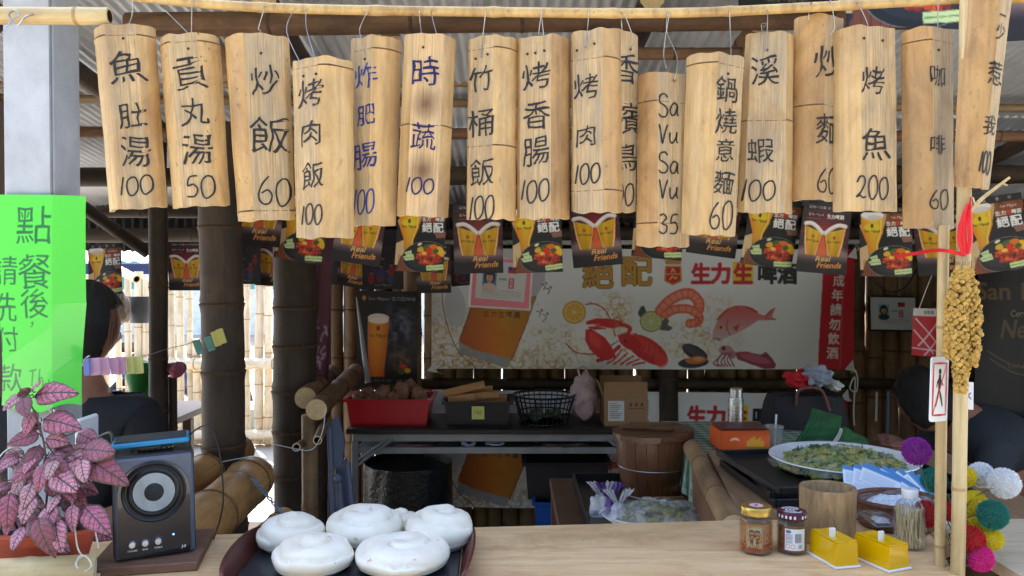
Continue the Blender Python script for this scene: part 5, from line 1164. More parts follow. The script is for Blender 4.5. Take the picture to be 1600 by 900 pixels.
bd = MB(); c0 = on(245, 880, CZ); bd.box((c0.x - .02, 1.55, CZ + .009), (.19, .20, .017), M=Matrix.Rotation(R(12), 4, 'Z'), ch=.002); obj('base_board', bd, mat_wood('brown_board', (126, 92, 72), (98, 70, 56), (146, 112, 90), (3, 26, 26), .6), None, label='brown board lying on the counter under the speaker', cat='board')
ph = Ms @ T(-.002, .055, SH + .0215) @ Matrix.Rotation(R(-3), 4, 'Z') @ Matrix.Rotation(R(-1.2), 4, 'Y') @ Matrix.Rotation(R(2), 4, 'X')
pht = thing('phone', 'smartphone in a turquoise case lying on top of the speaker', 'phone', M=ph)
m = MB(); m.box((0, 0, -.002), (.146, .072, .011), ch=.003); obj('case', m, mat('turquoise_case', (22, 130, 178), .35, var=.05), pht, ph)
m = MB(); m.box((0, 0, .0045), (.134, .061, .003), ch=.001); obj('screen', m, mat('phone_screen', (40, 44, 48), .5, bmp=0), pht, ph)
m = MB(); m.box((-.01, -.02, -.0112), (.06, .02, .007), ch=.002); m.box((.03, -.022, -.0115), (.02, .012, .006), ch=.002); obj('plug_block', m, BLK, pht, ph)
cord('phone_cable', [ph @ Vector((.071, 0, 0)), at(325, 663, 1.53), at(338, 690, 1.53), at(346, 730, 1.53), at(349, 780, 1.53), at(343, 815, 1.54), on(334, 842, CZ + .003)], .0017, BLK, 'thin black cable running down from the phone to the counter', 'cable')
cord('dark_cable', [ph @ Vector((-.071, 0, 0)), at(172, 676, 1.56), at(150, 688, 1.6), at(136, 715, 1.66), at(120, 760, 1.68)], .003, BLK, 'dark cable curling behind the speaker at its left', 'cable')
# small silver box corner behind the plant, white plate edge
m = MB(); m.box(at(136, 690, 1.72), (.012, .08, .11), ch=.004); obj('white_bracket', m, WHT, None, label='white plastic bracket on the right edge of the column', cat='bracket')

# ------------------------------------------------------------------ notice on the column
c = Cv(0, 305, 138, 640, 5, (96, 236, 84)); n = c.nz(30, 61); n2 = c.nz(2, 62, 2)
c.put((n2 - .3) * .12, (150, 255, 140))
ink = (44, 120, 74)
def ctext(s, x, y, h): 
    v, t, hh = glyph(s, 0., 1); 
    k_ = ('w', s); v2 = v.copy()
    for i in range(len(v2)): v2[i] += (.045 * mnoise.noise((v[i][0] * 2.5, v[i][1] * 2.5, hash(s) % 7)), .045 * mnoise.noise((v[i][0] * 2.5, v[i][1] * 2.5, 3.)))
    _g[(s + '~', 0.0, 0, 0)] = (v2, t, hh); c.text(s + '~', x, y, h, ink, 0.0)
for s, x, y, h in (('點', 60, 352, 60), ('餐', 62, 424, 56), ('後', 62, 474, 46), ('，', 57, 507, 8), ('請', 10, 423, 46), ('洗', 8, 480, 46), ('付', 12, 530, 40), ('款', 14, 590, 44)): ctext(s, x, y, h)
for st in sum(strokes('Th', 62, 0, 26, 26, 3), []): c.line([(p.x, 590 - p.z) for p in st], 1.8, ink, sm=False)
for st in sum(strokes('nks', 86, 0, 22, 16, 5), []): c.line([(p.x, 603 - p.z) for p in st], 1.8, ink, sm=False)
c.line([(78, 615), (95, 610), (116, 607)], 1.4, ink); c.line([(84, 612), (80, 618), (92, 617)], 1.4, ink)
Yn = 1.70
Yn = 1.79; wn, hn = 138 / F * Yn, 335 / F * Yn
gm = print_mesh('green_notice', c, wn, hn, 130, 300, None, 'print_paper')
vs = np.empty(len(gm.vertices) * 3, 'f4'); gm.vertices.foreach_get('co', vs); vs = vs.reshape(-1, 3)
v_ = -vs[:, 2] / hn; u_ = vs[:, 0] / wn + .5
kx = .66; vs[:, 0] = np.where(u_ < kx, -1.151 + (u_ / kx) * .121, -1.030 + (u_ - kx) / (1 - kx) * .058) + 1.05; vs[:, 1] = np.where(u_ < kx, -.002 * np.sin(u_ / kx * 3.1), (u_ - kx) / (1 - kx) * .034) - .004 + .003 * np.sin(v_ * 7 + u_ * 3) - .003 + .0006 * np.sin(v_ * 13 + u_ * 5)
vs[:, 0] += .004 * np.sin(v_ * 6) * (v_ > .5) * (u_ - .5) * 4 - .02 * (v_ ** 3) * (u_ > .5) * (u_ - .5); vs[:, 2] += np.where(v_ > .9, (v_ - .9) * 10 * .010 * np.sin(u_ * 7 + 2), 0) + .002
gm.vertices.foreach_set('co', vs.ravel()); gm.update()
inst('green_notice', gm, None, T(-1.05, 1.792, at(0, 306, 1.792).z), label='bright green paper notice handwritten 點餐後 wrapped on the column', cat='notice')
pm = MATS['print_paper']; pm.node_tree.nodes['Principled BSDF'].inputs['Roughness'].default_value = .3; pm.node_tree.nodes['Principled BSDF'].inputs['Coat Weight'].default_value = .5
# wire wound at the pole top
cord('wire_winding', [at(4, 52, 1.47), at(16, 34, 1.475), at(28, 24, 1.475), at(22, 16, 1.475), at(14, 24, 1.475), at(26, 40, 1.475), at(40, 26, 1.475), at(56, 22, 1.50), at(70, 14, 1.52)], .0016, WIRE, 'silver wire wound round the short pole above the column', 'wire')
cord('wire_winding', [at(128, 573, 1.67), at(134, 560, 1.66), at(140, 556, 1.65)], .0012, WIRE, 'small twist of wire at the edge of the green notice', 'wire')

# clothes pegs on a wire
def peg_wire(p0, p1, sag=6): return [p0, (p0 + p1) / 2 - Vector((0, 0, sag / F * 2)), p1]
cord('peg_line', [at(134, 560, 1.72), at(165, 562, 1.78), at(225, 556, 1.86), at(262, 545, 2.0), at(300, 535, 2.15), at(345, 515, 2.4)], .0009, WIRE, 'thin wire strung from the column to the post with clothes pegs', 'wire')
def peg(px, py, w, h, Y, rot, colr, lab, grp, open_=False):
    M = T(at(px, py, Y)) @ Matrix.Rotation(rot, 4, 'Y') @ Matrix.Rotation(R(15), 4, 'Z'); t = thing('clothes_peg', lab, 'clothes peg', M=M, group=grp)
    wm_, hm_ = w / F * Y, h / F * Y; cm = mat('peg_%d_%d_%d' % colr, colr, .4, var=.05)
    for s in (-1, 1):
        m = MB(); m.box((0, s * .004, -hm_ / 2), (wm_ * .94, .0045, hm_), M=Matrix.Rotation(R(-s * (16 if open_ else 5)), 4, 'X'), ch=.001); obj('jaw', m, cm, t, M)
    m = MB(); m.tube([(-wm_ * .3, 0, -hm_ * .4), (wm_ * .3, 0, -hm_ * .4)], .003, 8); obj('spring', m, WIRE, t, M)
pk = [((110, 130, 200), 135, 9), ((206, 160, 190), 148, 15), ((206, 160, 190), 163, 14), ((204, 156, 186), 178, 12), ((200, 150, 182), 189, 12), ((196, 200, 120), 203, 11), ((206, 208, 130), 216, 13)]
nmn = ['blue clothes peg nearest the green notice', 'first pink peg after the blue one', 'second pink peg after the blue one', 'third pink peg on the wire', 'fourth pink peg, next to the yellow ones', 'yellow peg next to the pink ones', 'yellow peg at the end of the near row']
for (colr, px, w), lb in zip(pk, nmn): peg(px, 560 - (px - 135) * .04, w, 27, 1.72 + (px - 130) * .0014, R(-4), colr, lb, 'clothes pegs on the wire near the column')
for colr, px, py, lb in (((96, 150, 140), 306, 531, 'green peg, first of the far group'), ((96, 150, 140), 324, 526, 'green peg, second of the far group'), ((196, 186, 100), 334, 518, 'yellow peg against the dark post'), ((196, 186, 100), 342, 514, 'yellow peg at the far end of the wire')): peg(px, py, 11, 24, 2.2, R(-18), colr, lb, 'clothes pegs on the wire by the thick post', colr[0] < 100)

# ------------------------------------------------------------------ hanging bamboo trough, pot and pink-leaved plant
Mt = T(at(60, 900, 1.38))
tr = thing('bamboo_planter', 'cut pale bamboo trough hung on white strings under the plant', 'planter', M=Mt)
e0 = at(-60, 905, 1.34); e1 = at(152, 893, 1.40); rt = .036
Mf = frame(e0, e1); L = (e1 - e0).length; m = MB(); n = 20; kk = 14
for i in range(kk + 1):
    z = L * i / kk; q = 1 + (.06 if i in (7,) else 0)
    for j in range(n + 1):
        a = R(-115) + R(230) * j / n; m.v.append((rt * q * math.cos(a), rt * q * math.sin(a), z))
    for j in range(n + 1):
        a = R(-115) + R(230) * j / n; m.v.append((rt * .8 * math.cos(a), rt * .8 * math.sin(a), z))
W2 = 2 * (n + 1)
for i in range(kk):
    for j in range(n):
        b0, b1 = i * W2 + j, (i + 1) * W2 + j; m.f.append((b0, b0 + 1, b1 + 1, b1)); m.m.append(0); b0 += n + 1; b1 += n + 1; m.f.append((b0, b1, b1 + 1, b0 + 1)); m.m.append(1)
    for j in (0, n):
        f = (i * W2 + j, (i + 1) * W2 + j, (i + 1) * W2 + j + n + 1, i * W2 + j + n + 1); m.f.append(f); m.m.append(1)
for i in (0, kk):
    for j in range(n): m.f.append((i * W2 + j, i * W2 + j + 1, i * W2 + j + n + 2, i * W2 + j + n + 1)); m.m.append(1)
a0 = math.atan2(*(Mf.to_3x3().inverted() @ Vector((0, -.75, -.6))).yx)
Mf2 = Mf @ Matrix.Rotation(a0, 4, 'Z'); obj('trough', m, [BAML, CUT], tr, Mf2)
obj('end_stop', (lambda q: q.lathe([(0, 0), (rt * .8, 0), (rt * .8, .006), (0, .006)], 16))(MB()), mat('cut_bamboo_end', (206, 196, 180), .8, var=.3, scale=60), tr, Mf @ T(0, 0, L - .012))
k0 = at(130, 868, 1.38)
cord('hanging_string', [at(40, 650, 1.46), at(26, 690, 1.45), at(-8, 730, 1.42), at(-30, 880, 1.36)], .0014, STR, 'white string coming down at the left of the plant', 'string')
cord('hanging_string', [at(70, 624, 1.46), at(92, 680, 1.44), at(113, 790, 1.40), at(120, 850, 1.375), at(128, 868, 1.37)], .0014, STR, 'white string holding the near rim of the bamboo trough', 'string')
cord('hanging_string', [at(84, 640, 1.5), at(98, 700, 1.46), at(140, 800, 1.42), at(154, 856, 1.40)], .0014, STR, 'white string tied to the far rim of the bamboo trough', 'string')
cord('string_bow', [k0, at(118, 880, 1.365), at(128, 893, 1.365), at(142, 886, 1.365), at(139, 874, 1.365), at(130, 868, 1.365), at(122, 872, 1.365), at(118, 895, 1.365), at(122, 908, 1.365)], .0014, STR, 'loop of white string knotted at the end of the trough', 'string')
pt = thing('plant_pot', 'long terracotta coloured plastic pot sitting in the bamboo trough', 'pot', on(60, 885, CZ + .0))
POT = mat('terracotta_plastic', (184, 84, 62), .5, var=.1, scale=20)
pc = at(52, 862, 1.44); m = MB()
m.lathe([(.088, -.042), (.1, .0), (.112, .038), (.117, .04), (.117, .047), (.108, .047), (.104, .03), (0, .03)], 32, (pc.x, pc.y, pc.z), sx=1., sy=.5); obj('pot', m, POT, pt)
m = MB(); m.lathe([(.104, .031), (.07, .038), (0, .042)], 24, (pc.x, pc.y, pc.z), sx=1, sy=.5); obj('soil', m, mat('soil', (46, 34, 28), .95, bmp=1, scale=60), pt)
def mk_leaf(name, light, dark, thr):
    mt, nt, b_ = _base(name); v = coords(nt, (1, 1, 1))
    vo = N(nt, 'ShaderNodeTexVoronoi', feature='DISTANCE_TO_EDGE'); vo.inputs['Scale'].default_value = 230; vo.inputs['Randomness'].default_value = 1
    nz = noise_tex(nt, v, 60, 3); mx = N(nt, 'ShaderNodeVectorMath', operation='ADD'); sc2 = N(nt, 'ShaderNodeVectorMath', operation='SCALE'); sc2.inputs['Scale'].default_value = .01
    cn = N(nt, 'ShaderNodeCombineXYZ'); nt.links.new(nz, cn.inputs[0]); nt.links.new(nz, cn.inputs[1]); nt.links.new(cn.outputs[0], sc2.inputs[0]); nt.links.new(v, mx.inputs[0]); nt.links.new(sc2.outputs[0], mx.inputs[1]); nt.links.new(mx.outputs[0], vo.inputs['Vector'])
    f0 = ramp(nt, vo.outputs['Distance'], [(.0, (.0, .0, .0)), (thr * 1.1, (1, 1, 1))])
    sx = N(nt, 'ShaderNodeSeparateXYZ'); tc = N(nt, 'ShaderNodeTexCoord'); nt.links.new(tc.outputs['Object'], sx.inputs[0])
    def M_(op, a, b_=None):
        n_ = N(nt, 'ShaderNodeMath', operation=op)
        for i_, q_ in enumerate((a, b_)):
            if q_ is None: continue
            if isinstance(q_, (int, float)): n_.inputs[i_].default_value = q_
            else: nt.links.new(q_, n_.inputs[i_])
        return n_.outputs[0]
    ax = M_('ABSOLUTE', sx.outputs[0]); nn = M_('MULTIPLY', M_('SUBTRACT', nz, .5), .009)
    pp_ = M_('PINGPONG', M_('ADD', M_('SUBTRACT', sx.outputs[1], M_('MULTIPLY', ax, .8)), nn), .0042)
    side = ramp(nt, M_('MULTIPLY', pp_, 100), [(.04, (.25, .25, .25)), (.16, (1, 1, 1))]); mid = ramp(nt, M_('MULTIPLY', ax, 100), [(.05, (0, 0, 0)), (.14, (1, 1, 1))])
    f = M_('MULTIPLY', M_('MULTIPLY', side, mid), f0)
    a = N(nt, 'ShaderNodeVertexColor', layer_name='edge'); sep = N(nt, 'ShaderNodeSeparateColor'); nt.links.new(a.outputs[0], sep.inputs[0])
    mm = N(nt, 'ShaderNodeMath', operation='MULTIPLY'); nt.links.new(f, mm.inputs[0]); nt.links.new(sep.outputs[0], mm.inputs[1])
    oi = N(nt, 'ShaderNodeObjectInfo'); pink = ramp(nt, oi.outputs['Random'], [(0, lin((138, 70, 88))), (.4, lin((190, 98, 126))), (.75, lin((216, 140, 160))), (1, lin(light))])
    nt.links.new(mixc(nt, mm.outputs[0], lin(dark), pink), b_.inputs['Base Color']); b_.inputs['Roughness'].default_value = .5
    b_.inputs['Subsurface Weight'].default_value = 0; bump(nt, b_, vo.outputs['Distance'], .5, .002); return mt
LF = mk_leaf('pink_leaf', (196, 150, 150), (66, 62, 52), .075)
def leaf_mesh(seed, curl=.25):
    m = MB(); nu, nv = 8, 14; rr_ = random.Random(seed); ed = []
    for j in range(nv + 1):
        t = j / nv; wv = .5 * (math.sin(math.pi * min(1, t ** .72)) ** .8) * (1 if t < .97 else .6) * .62 + .004
        for i in range(nu + 1):
            u = 2 * i / nu - 1; x = u * wv * (1 + .03 * math.sin(j * 2.3)); z = -.10 * (1 - abs(u)) * .8 - curl * t * t + .03 * mnoise.noise((u * 2, t * 5, seed)) + .012 * math.cos(j * 2.2) * abs(u) - .12 * u * u * .8
            m.v.append((x, t, z)); ed.append(0 if (abs(u) > .97 or i == nu // 2 and j < nv - 1 and False) else 1)
    for j in range(nv):
        for i in range(nu): a = j * (nu + 1) + i; m.f.append((a, a + 1, a + nu + 2, a + nu + 1)); m.m.append(0)
    S = .052; m.v = [(x * S, y * S, z * S) for x, y, z in m.v]
    me = mesh_of('leaf', m, LF, 80); ca = me.color_attributes.new('edge', 'FLOAT_COLOR', 'POINT'); ca.data.foreach_set('color', np.repeat(np.array(ed, 'f4'), 4).reshape(-1, 4).ravel()); return me
LM = [leaf_mesh(i, c_) for i, c_ in enumerate((.15, .3, .45, .25))]
pl = thing('pink_leaf_plant', 'bushy plant with pink leaves netted in dark green, in front of the column', 'plant', (pc.x, pc.y, pc.z + .03))
GST = mat('plant_stem', (78, 56, 52), .6)
def stem(pts, r0=.0022, r1=.0012): m = MB(); P = smooth_path(pts, 5); m.tube(P, [r0 + (r1 - r0) * i / (len(P) - 1) for i in range(len(P))], 7); obj('stem', m, GST, pl); return P
Yp = 1.42
stem([at(66, 850, 1.44), at(74, 760, Yp), at(68, 690, Yp - .01), at(52, 640, Yp), at(36, 612, Yp)])
stem([at(68, 850, 1.44), at(90, 790, 1.40), at(104, 740, 1.40), at(84, 710, 1.41), at(70, 690, Yp)]); stem([at(74, 760, Yp), at(100, 716, 1.40), at(128, 700, 1.39)]); stem([at(60, 850, 1.44), at(34, 780, 1.44), at(20, 730, 1.45)]); stem([at(80, 850, 1.43), at(110, 800, 1.38), at(128, 785, 1.36)])
stem([at(40, 850, 1.44), at(14, 800, 1.41), at(0, 770, 1.4)])
# every leaf: where its stalk end and its tip are seen, and how far out it stands
leaves = [((40, 616), (22, 600), 38, 1.42), ((38, 612), (-6, 632), 46, 1.40), ((50, 616), (92, 598), 46, 1.41), ((34, 618), (34, 646), 34, 1.38), ((46, 606), (52, 592), 22, 1.43),
          ((64, 652), (114, 656), 52, 1.40), ((54, 640), (28, 672), 42, 1.40), ((62, 676), (2, 690), 60, 1.39), ((60, 668), (40, 660), 38, 1.43), ((68, 684), (92, 684), 32, 1.41), ((60, 668), (28, 655), 40, 1.44),
          ((96, 712), (128, 690), 44, 1.41), ((124, 700), (174, 700), 54, 1.38), ((112, 708), (140, 738), 46, 1.38), ((130, 712), (186, 744), 62, 1.37), ((116, 716), (104, 700), 34, 1.42), ((124, 716), (126, 756), 46, 1.36),
          ((62, 694), (34, 738), 58, 1.39), ((72, 712), (98, 742), 46, 1.37), ((54, 722), (6, 752), 52, 1.38), ((78, 736), (118, 764), 52, 1.36), ((68, 722), (48, 768), 50, 1.37), ((40, 736), (-4, 776), 48, 1.39), ((50, 752), (30, 792), 46, 1.36), ((30, 742), (8, 722), 40, 1.42), 
          ((130, 790), (166, 828), 66, 1.34), ((112, 786), (98, 826), 46, 1.34), ((82, 786), (56, 838), 60, 1.33), ((62, 796), (30, 842), 54, 1.35), ((84, 810), (84, 866), 58, 1.32), ((56, 808), (60, 876), 62, 1.31), ((70, 790), (76, 850), 50, 1.33), ((34, 820), (8, 862), 50, 1.34), ((20, 790), (-8, 836), 50, 1.36), ((14, 770), (2, 830), 46, 1.35),
          ((50, 770), (24, 820), 44, 1.35), ((96, 752), (112, 780), 38, 1.37), ((86, 716), (66, 742), 38, 1.36), ((30, 706), (-8, 724), 44, 1.41), ((18, 752), (-14, 762), 44, 1.40), ((90, 770), (66, 800), 44, 1.35), ((104, 770), (124, 806), 44, 1.40), ((24, 768), (54, 792), 40, 1.38), ((70, 830), (100, 860), 40, 1.38), ((40, 780), (52, 812), 42, 1.4), ((10, 700), (30, 726), 34, 1.45)]
rl_ = random.Random(77)
for i in range(34):
    cx_, cy_ = 66 + rl_.gauss(0, 40), 745 + rl_.gauss(0, 46); an = math.atan2(cy_ - 720, cx_ - 64) + rl_.uniform(-.7, .7); L_ = rl_.uniform(22, 38)
    if cy_ > 640 and cx_ < 150 and cy_ < 840: leaves.append(((cx_, cy_), (cx_ + L_ * math.cos(an), cy_ + abs(L_ * math.sin(an)) * .9 + 6), 20, 1.40 + rl_.uniform(-.02, .05)))
for i, (a, b_, w_, Yl) in enumerate(leaves):
    rr_ = random.Random(i * 3 + 1); p, q = at(*a, Yl + .03), at(*b_, Yl - .012); L = (q - p).length
    y = (q - p).normalized(); up = Vector((rr_.uniform(-.35, .35), -1.0, .75 + rr_.uniform(-.2, .3))); x = y.cross(up).normalized(); z = x.cross(y)
    M = Matrix((x, y, z)).transposed().to_4x4(); M.translation = p; s = L / .052; wx = 1.0 * s
    inst('leaf', LM[i % 4], pl, M @ Matrix.Diagonal((wx * .84, s * .84, s, 1)))
    m = MB(); c0 = at(68, min(850, max(620, a[1] + 10)), 1.43); mid = (p + c0) / 2 + Vector((0, 0, -.006)); m.tube([p, p + (mid - p) * .6, p + (c0 - p) * .45], [.0009, .0011, .0012], 5); obj('leaf_stalk', m, GST, pl)

# ------------------------------------------------------------------ tray of spiral buns
Mtr = T(on(560, 872, CZ).x, 1.515, CZ + .001) @ Matrix.Rotation(R(1.5), 4, 'Z')
ty = thing('serving_tray', 'black tray with raised reddish brown ends holding the white buns', 'tray', M=Mtr)
TB = mat('tray_black', (34, 38, 46), .35, var=.25, scale=10)
m = MB(); m.box((0, 0, .006), (.40, .27, .008), ch=.002); m.box((0, .131, .014), (.40, .008, .022), ch=.002); m.box((0, -.131, .010), (.40, .008, .014), ch=.002); obj('base', m, TB, ty, Mtr)
for s in (-1, 1):
    m = MB()
    def fn(u, v): a = (u - .5) * math.pi; return Vector((s * (.198 + .020 * math.cos(a) * (0 + v) + .004), .134 * math.sin(a) * 1.02, .004 + v * (.030 * math.cos(a) ** .6 + .008)))
    m.grid(fn, 24, 5); m.grid(lambda u, v: fn(u, v) + Vector((s * .007, 0, 0)), 24, 5)
    m.grid(lambda u, v: fn(u, 1) + Vector((s * .007 * v, 0, .0016 * math.sin(v * math.pi))), 24, 3)
    obj('end_rim', m, mat_wood('tray_rim_wood', (96, 44, 36), (64, 30, 26), (118, 62, 50), (30, 4, 30), .35) if 'tray_rim_wood' not in MATS else MATS['tray_rim_wood'], ty, Mtr)
def mk_bun():
    mt, nt, b_ = _base('bun_dough'); v = coords(nt, (1, 1, 1)); sp = noise_tex(nt, v, 55, 2, .4); bl = noise_tex(nt, v, 14, 4)
    c = ramp(nt, bl, [(.35, lin((238, 228, 208))), (.65, lin((250, 244, 230)))]); c = mixc(nt, ramp(nt, sp, [(.72, (0, 0, 0)), (.78, (.75, .75, .75))]), c, lin((196, 160, 110)))
    yl = noise_tex(nt, v, 9, 3); c = mixc(nt, ramp(nt, yl, [(.62, (0, 0, 0)), (.8, (.5, .5, .5))]), c, lin((218, 196, 156)))
    nt.links.new(c, b_.inputs['Base Color']); b_.inputs['Roughness'].default_value = .55; b_.inputs['Subsurface Weight'].default_value = .25; b_.inputs['Subsurface Radius'].default_value = (.012, .009, .006); b_.inputs['Subsurface Scale'].default_value = .5
    bump(nt, b_, noise_tex(nt, v, 60, 5, .6), .35, .0015); return mt
BUN = mk_bun()
def bun(px, pyb, wpx, hpx, Y, lab, seed, sx=1., turns=1.75, lift=0, split=0.):
    p = on(px, pyb, CZ + .010); p.y = Y; p.x = at(px, pyb, Y).x; Rr = wpx / F * Y / 2; Hh = hpx * .82 / F * Y; nu, nv = 96, 52; m = MB(); vs = []
    for j in range(nv + 1):
        v = j / nv
        for i in range(nu):
            th = 2 * math.pi * i / nu
            # profile: flat dome top to bulging side to tucked base
            if v < .55: r_ = (v / .55) * .80; z = .92 - .20 * (v / .55) ** 2.4
            else: a = (v - .55) / .45; ang = R(52) - a * R(118); r_ = .62 + .38 * math.cos(ang) * 1.0 if True else 0; r_ = .80 + (.20) * math.sin(math.pi * min(1, a * 1.05)) ** .7 if a < .75 else .98 - (a - .75) * .9; z = .72 * (1 - a) ** .9
            ox, oy = .10 * math.sin(seed * 2.1), .10 * math.cos(seed * 1.7); xx, yy = r_ * math.cos(th) - ox, r_ * math.sin(th) - oy; rs = math.hypot(xx, yy); ts = math.atan2(yy, xx) + seed
            wv = .16 * mnoise.noise((xx * 1.6, yy * 1.6, seed * 3.)); ph = rs * turns + wv - ts / (2 * math.pi); fr = ph - math.floor(ph)
            rid = abs(math.sin(math.pi * fr ** .75)) ** .42
            amp = .14 * max(0, min(1, (1.0 - v) / .40)) * min(1, .4 + rs * 2)
            cen = math.exp(-(rs / .22) ** 2)
            dz = amp * (rid - .75) + .13 * (fr - .5) * max(0, min(1, (.92 - v) / .3)) * min(1, rs * 3.5) + cen * (.10 if seed % 2 else -.05) + .02 * mnoise.noise((xx * 1.5, yy * 1.5, seed))
            nz = .022 * mnoise.noise((math.cos(th) * r_ * 2.2 + seed, math.sin(th) * r_ * 2.2, z * 2)) + .009 * mnoise.noise((math.cos(th) * r_ * 7 + seed, math.sin(th) * r_ * 7, z * 5))
            rb = r_ * (1 + .07 * mnoise.noise((math.cos(th) * 1.3, math.sin(th) * 1.3, seed * 5.)) + .05 * (rid - .7) * (v > .3) * max(0, min(1, (.9 - v) * 3))) + nz * .6
            vs.append((rb * Rr * math.cos(th) * sx, rb * Rr * math.sin(th), max(0, (z + dz + nz * .9)) * Hh * .98))
    m.v = vs; m.f = [(j * nu + i, (j + 1) * nu + i, (j + 1) * nu + (i + 1) % nu, j * nu + (i + 1) % nu) for j in range(nv) for i in range(nu)]; m.m = [0] * len(m.f)
    m.f.append(tuple(nv * nu + i for i in range(nu))[::-1]); m.m.append(0); m.f.append(tuple(range(nu))); m.m.append(0)
    o = obj('steamed_bun', m, BUN, None, T(p.x, p.y, CZ + .0105 + lift), label=lab, cat='bun', group='white rolled buns on the tray', angle=75)
    return o
bun(455, 868, 106, 66, 1.575, 'white rolled bun at the back left of the tray', 1)
bun(570, 870, 122, 74, 1.60, 'white rolled bun in the middle of the back row', 2)
bun(625, 862, 60, 48, 1.655, 'small bun glimpsed behind the middle of the back row', 3, turns=1.5)
bun(687, 858, 108, 78, 1.585, 'tall white rolled bun at the back right of the tray', 4)
bun(489, 905, 126, 68, 1.455, 'white rolled bun at the front left of the tray', 5)
bun(629, 900, 150, 62, 1.465, 'widest flattened bun at the front right of the tray', 6, turns=1.9)

# ------------------------------------------------------------------ jars
GL = mat_clear('clear_glass', alpha=.03)
p = on(1181, 868, CZ); p.y = 1.575
Mj = T(at(1181, 868, p.y).x, p.y, CZ + .0005) @ Matrix.Rotation(R(8), 4, 'Z'); 
jr = thing('hexagonal_jar', 'six-sided glass jar of chilli oil with gold lid', 'jar', M=Mj, )
def hexp(r_, z): return [(r_ * math.cos(R(60 * i + 30 + d)), r_ * math.sin(R(60 * i + 30 + d)), z) for i in range(6) for d in (-4, 4)]
def hexbody(rs): 
    m = MB(); n = 12
    for r_, z in rs: m.v += hexp(r_, z)
    for i in range(len(rs) - 1):
        for j in range(n): m.f.append((i * n + j, i * n + (j + 1) % n, (i + 1) * n + (j + 1) % n, (i + 1) * n + j)); m.m.append(0)
    m.f.append(tuple(range(n))[::-1]); m.f.append(tuple((len(rs) - 1) * n + j for j in range(n))); m.m += [0, 0]; return m
obj('glass', hexbody([(.026, 0), (.031, .003), (.0315, .006), (.0315, .062), (.030, .068), (.026, .073), (.025, .078)]), GL, jr, Mj, angle=25)
obj('oil', hexbody([(.026, .003), (.0298, .005), (.0298, .022)]), mat('chilli_oil', (170, 70, 16), .2, var=.5, scale=60, coat=.4), jr, Mj, angle=25)
obj('infusion', hexbody([(.0295, .0225), (.0295, .056), (.0295, .061)]), mat('amber_infusion', (176, 112, 44), .2, var=.3, scale=50, coat=.2, hue=(206, 112, 20)), jr, Mj, angle=25)
fl = MB(); rr = random.Random(5)
for i in range(70): a = rr.uniform(0, 6.28); q = rr.choice([.0305, .0302, .030]); q *= .866 / math.cos(((a - R(30)) % R(60)) - R(30)) if False else 1; fl.sph((q * math.cos(a) * .95, q * math.sin(a) * .95, rr.choice([.012, .02, .03, .04, .055]) + rr.uniform(-.006, .006)), rr.uniform(.0018, .0036), 6, 4, (1, 1, .7))
obj('flakes', fl, mat('orange_flakes', (196, 108, 24), .5, var=.4, scale=200), jr, Mj)
m = MB(); m.lathe([(.0295, .076), (.0305, .077), (.0305, .090), (.029, .0925), (0, .0925)], 40, (0, 0, 0)); lid = obj('lid', m, mat('gold_lid', (206, 172, 92), .28, .8, var=.05, bmp=0), jr, Mj)
m = MB(); m.lathe([(.014, .0928), (0, .0928)], 24); obj('sticker', m, mat('pink_sticker', (220, 176, 190), .5, bmp=0), jr, Mj); m = MB(); m.lathe([(.0035, .0931), (0, .0931)], 12); obj('sticker_mark', m, mat('mark_brown', (90, 40, 44), .5, bmp=0), jr, Mj)
c = Cv(0, 0, 30, 40, 8, (206, 180, 124)); c.poly([(1.5, 1.5), (28.5, 1.5), (28.5, 38.5), (1.5, 38.5)], (120, 84, 50)); c.poly([(2.3, 2.3), (27.7, 2.3), (27.7, 37.7), (2.3, 37.7)], (214, 190, 136))
for x in (9.5, 20.5):
    br_ = (96, 40, 30); c.ell(x, 9, 5.2, 3.6, br_); c.ell(x, 12, 3.6, 3.6, (190, 130, 90)); c.ell(x, 8, 4.4, 2.4, (130, 60, 40)); c.poly([(x - 3.4, 15), (x + 3.4, 15), (x + 3, 31), (x - 3, 31)], br_); c.line([(x - 5, 12), (x - 4.4, 19), (x - 3, 22)], 1.6, br_); c.line([(x + 5, 12), (x + 4.4, 19), (x + 3, 22)], 1.6, br_)
    for y in (18, 21, 24, 27): c.line([(x - 2.4, y), (x + 2.4, y)], .8, (206, 170, 110), sm=False)
    c.line([(x - 1.6, 31), (x - 1.8, 35.5)], 1.4, br_); c.line([(x + 1.6, 31), (x + 1.8, 35.5)], 1.4, br_)
lm = print_mesh('jar_label', c, .030, .042, 45, 60)
inst('label', lm, jr, Mj @ Matrix.Rotation(R(-30), 4, 'Z') @ T(-.0002, -.0278, .057)); 
